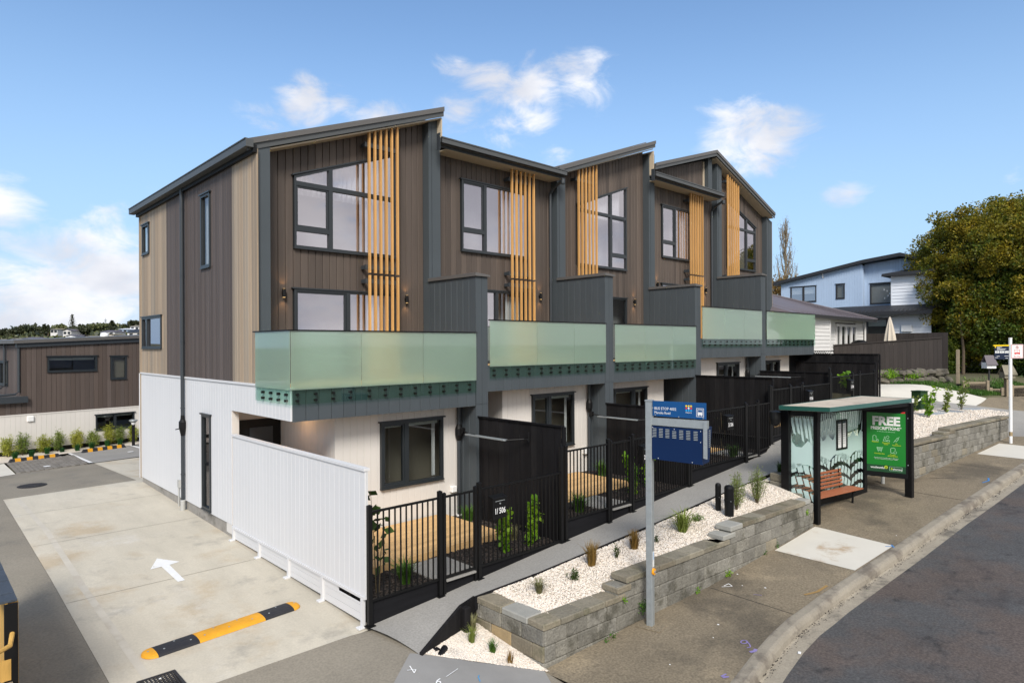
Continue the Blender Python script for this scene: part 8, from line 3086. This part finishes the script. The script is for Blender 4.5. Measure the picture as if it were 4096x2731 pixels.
x, y, _ = away(a_, 300)
t = thing('radio_mast', 'thin pale radio mast on the hill crest', 'mast', (x, y, 10))
MB().tube([(x, y, 8), (x, y, zt_)], .10, 5).build('mast', 'galv', t)
for z in (zt_ - .9, zt_ - 1.6):
    MB().tube([(x - .6 * RT[0], y - .6 * RT[1], z), (x + .6 * RT[0], y + .6 * RT[1], z)], .10, 5).build('cross_arm', 'galv', t)
MB().lathe((x, y, zt_ - 1.3), [(.25, 0), (.3, .3), (.1, .5)], 8).build('aerial', 'galv', t)

# survey paint and small litter on the footpath
def scribble(pts, w_, mat, lb, zf=None, name='painted_mark'):
    zf = zf or (lambda x, y: G(x))
    m_ = MB()
    for a, b in zip(pts, pts[1:]):
        dx, dy = b[0] - a[0], b[1] - a[1]
        L = math.hypot(dx, dy) or 1
        nx, ny = -dy / L * w_ / 2, dx / L * w_ / 2
        m_.add([(a[0] - nx, a[1] - ny, zf(*a) + .009), (b[0] - nx, b[1] - ny, zf(*b) + .009), (b[0] + nx, b[1] + ny, zf(*b) + .009), (a[0] + nx, a[1] + ny, zf(*a) + .009)], [(0, 1, 2, 3)])
    return tag(m_.build(name, mat, None, norm=False), lb, 'paint mark', 'survey paint marks')


def loop_(x, y, r_, n=10):
    return [(x + r_ * math.cos(2 * PI * k / n), y + r_ * .7 * math.sin(2 * PI * k / n)) for k in range(n + 1)]


scribble(loop_(9.08, 4.60, .06) + [(9.06, 4.50), (9.0, 4.46), (8.95, 4.49)], .018, 'purple', 'purple looped paint mark on the footpath near the bending kerb')
scribble([(8.86, 4.40), (8.93, 4.36), (9.0, 4.38)], .05, 'purple', 'purple paint dash on the kerb edge beside the looped mark')
scribble([(7.98, 4.35), (8.06, 4.30), (8.0, 4.38), (8.10, 4.36)], .025, 'purple', 'purple paint scribble at the bottom edge of the footpath')
scribble([(10.78, 5.28), (10.84, 5.16)], .012, 'purple', 'faint purple stroke in the middle of the footpath')
scribble([(14.42, 4.28), (14.5, 4.16), (14.58, 4.22), (14.44, 4.12)], .03, 'bluep', 'blue paint marks at the kerb corner of the white slab')
scribble([(20.6, 3.80), (20.9, 3.72), (21.2, 3.78)], .04, 'bluep', 'blue paint smear on the kerb edge beyond the shelter')
scribble([(11.30, 4.62), (11.55, 4.50), (11.9, 4.47)], .05, 'orap', 'worn orange paint streak beside the kerb')
scribble([(10.72, 5.85), (10.86, 5.72), (10.92, 5.82), (10.78, 5.84)], .018, 'wpaint', 'white chalk mark at the footpath joint by the wall')
cz = lambda x, y: xz(x, y) + .012
scribble([(5.06, 6.60), (5.33, 6.70)], .014, 'wpaint', 'white paint line on the grey crossing slab', cz)
scribble([(4.72, 6.98), (4.82, 6.93), (4.76, 6.88), (4.80, 7.04)], .014, 'wpaint', 'small white paint tick at the left of the grey slab', cz)
scribble([(5.40, 6.33), (5.46, 6.44), (5.50, 6.46)], .010, 'skyblue', 'short blue paint line on the grey crossing slab', cz)
o = text('painted_mark', '.6', .17, (4.80, 6.56, cz(4.9, 6.6) + .004), (.73, -.68, .0), (.68, .73, .12), 'wpaint', None)
tag(o, 'white painted number 6 with a dot on the grey crossing slab', 'paint mark')
GUM = ['white spot on the footpath between the pole and the bending kerb', 'small white spot close to the wall beyond the footpath joint', 'largest white spot, midway across the footpath before the white slab', 'white spot at the wall foot before the white slab',
       'tiny white spot nearest the looped purple mark', 'tiny white spot on the white slab', 'white spot by the kerb just past the white slab', 'white spot low in the picture between wall corner and kerb']
for i, (x, y, r_) in enumerate(((9.34, 5.16, .018), (11.0, 5.60, .012), (11.16, 5.25, .020), (11.4, 5.9, .016), (8.9, 5.0, .010), (12.95, 5.2, .010), (15.2, 4.3, .012), (7.8, 5.05, .012))):
    tag(MB().lathe((x, y, G(x) + .006), [(r_, 0), (r_ * .8, .003)], 9).build('gum_spot', 'wpaint'), GUM[i], 'gum spot', 'white spots on the footpath')
tag(MB().cbox((9.55, 3.98, G(9.55) - .11), (1, .3, 0), (-.3, 1, 0), (0, 0, 1), .03, .02, .006, .003).build('paper_scrap', 'wpaint'), 'white paper scrap lying in the street gutter', 'litter')
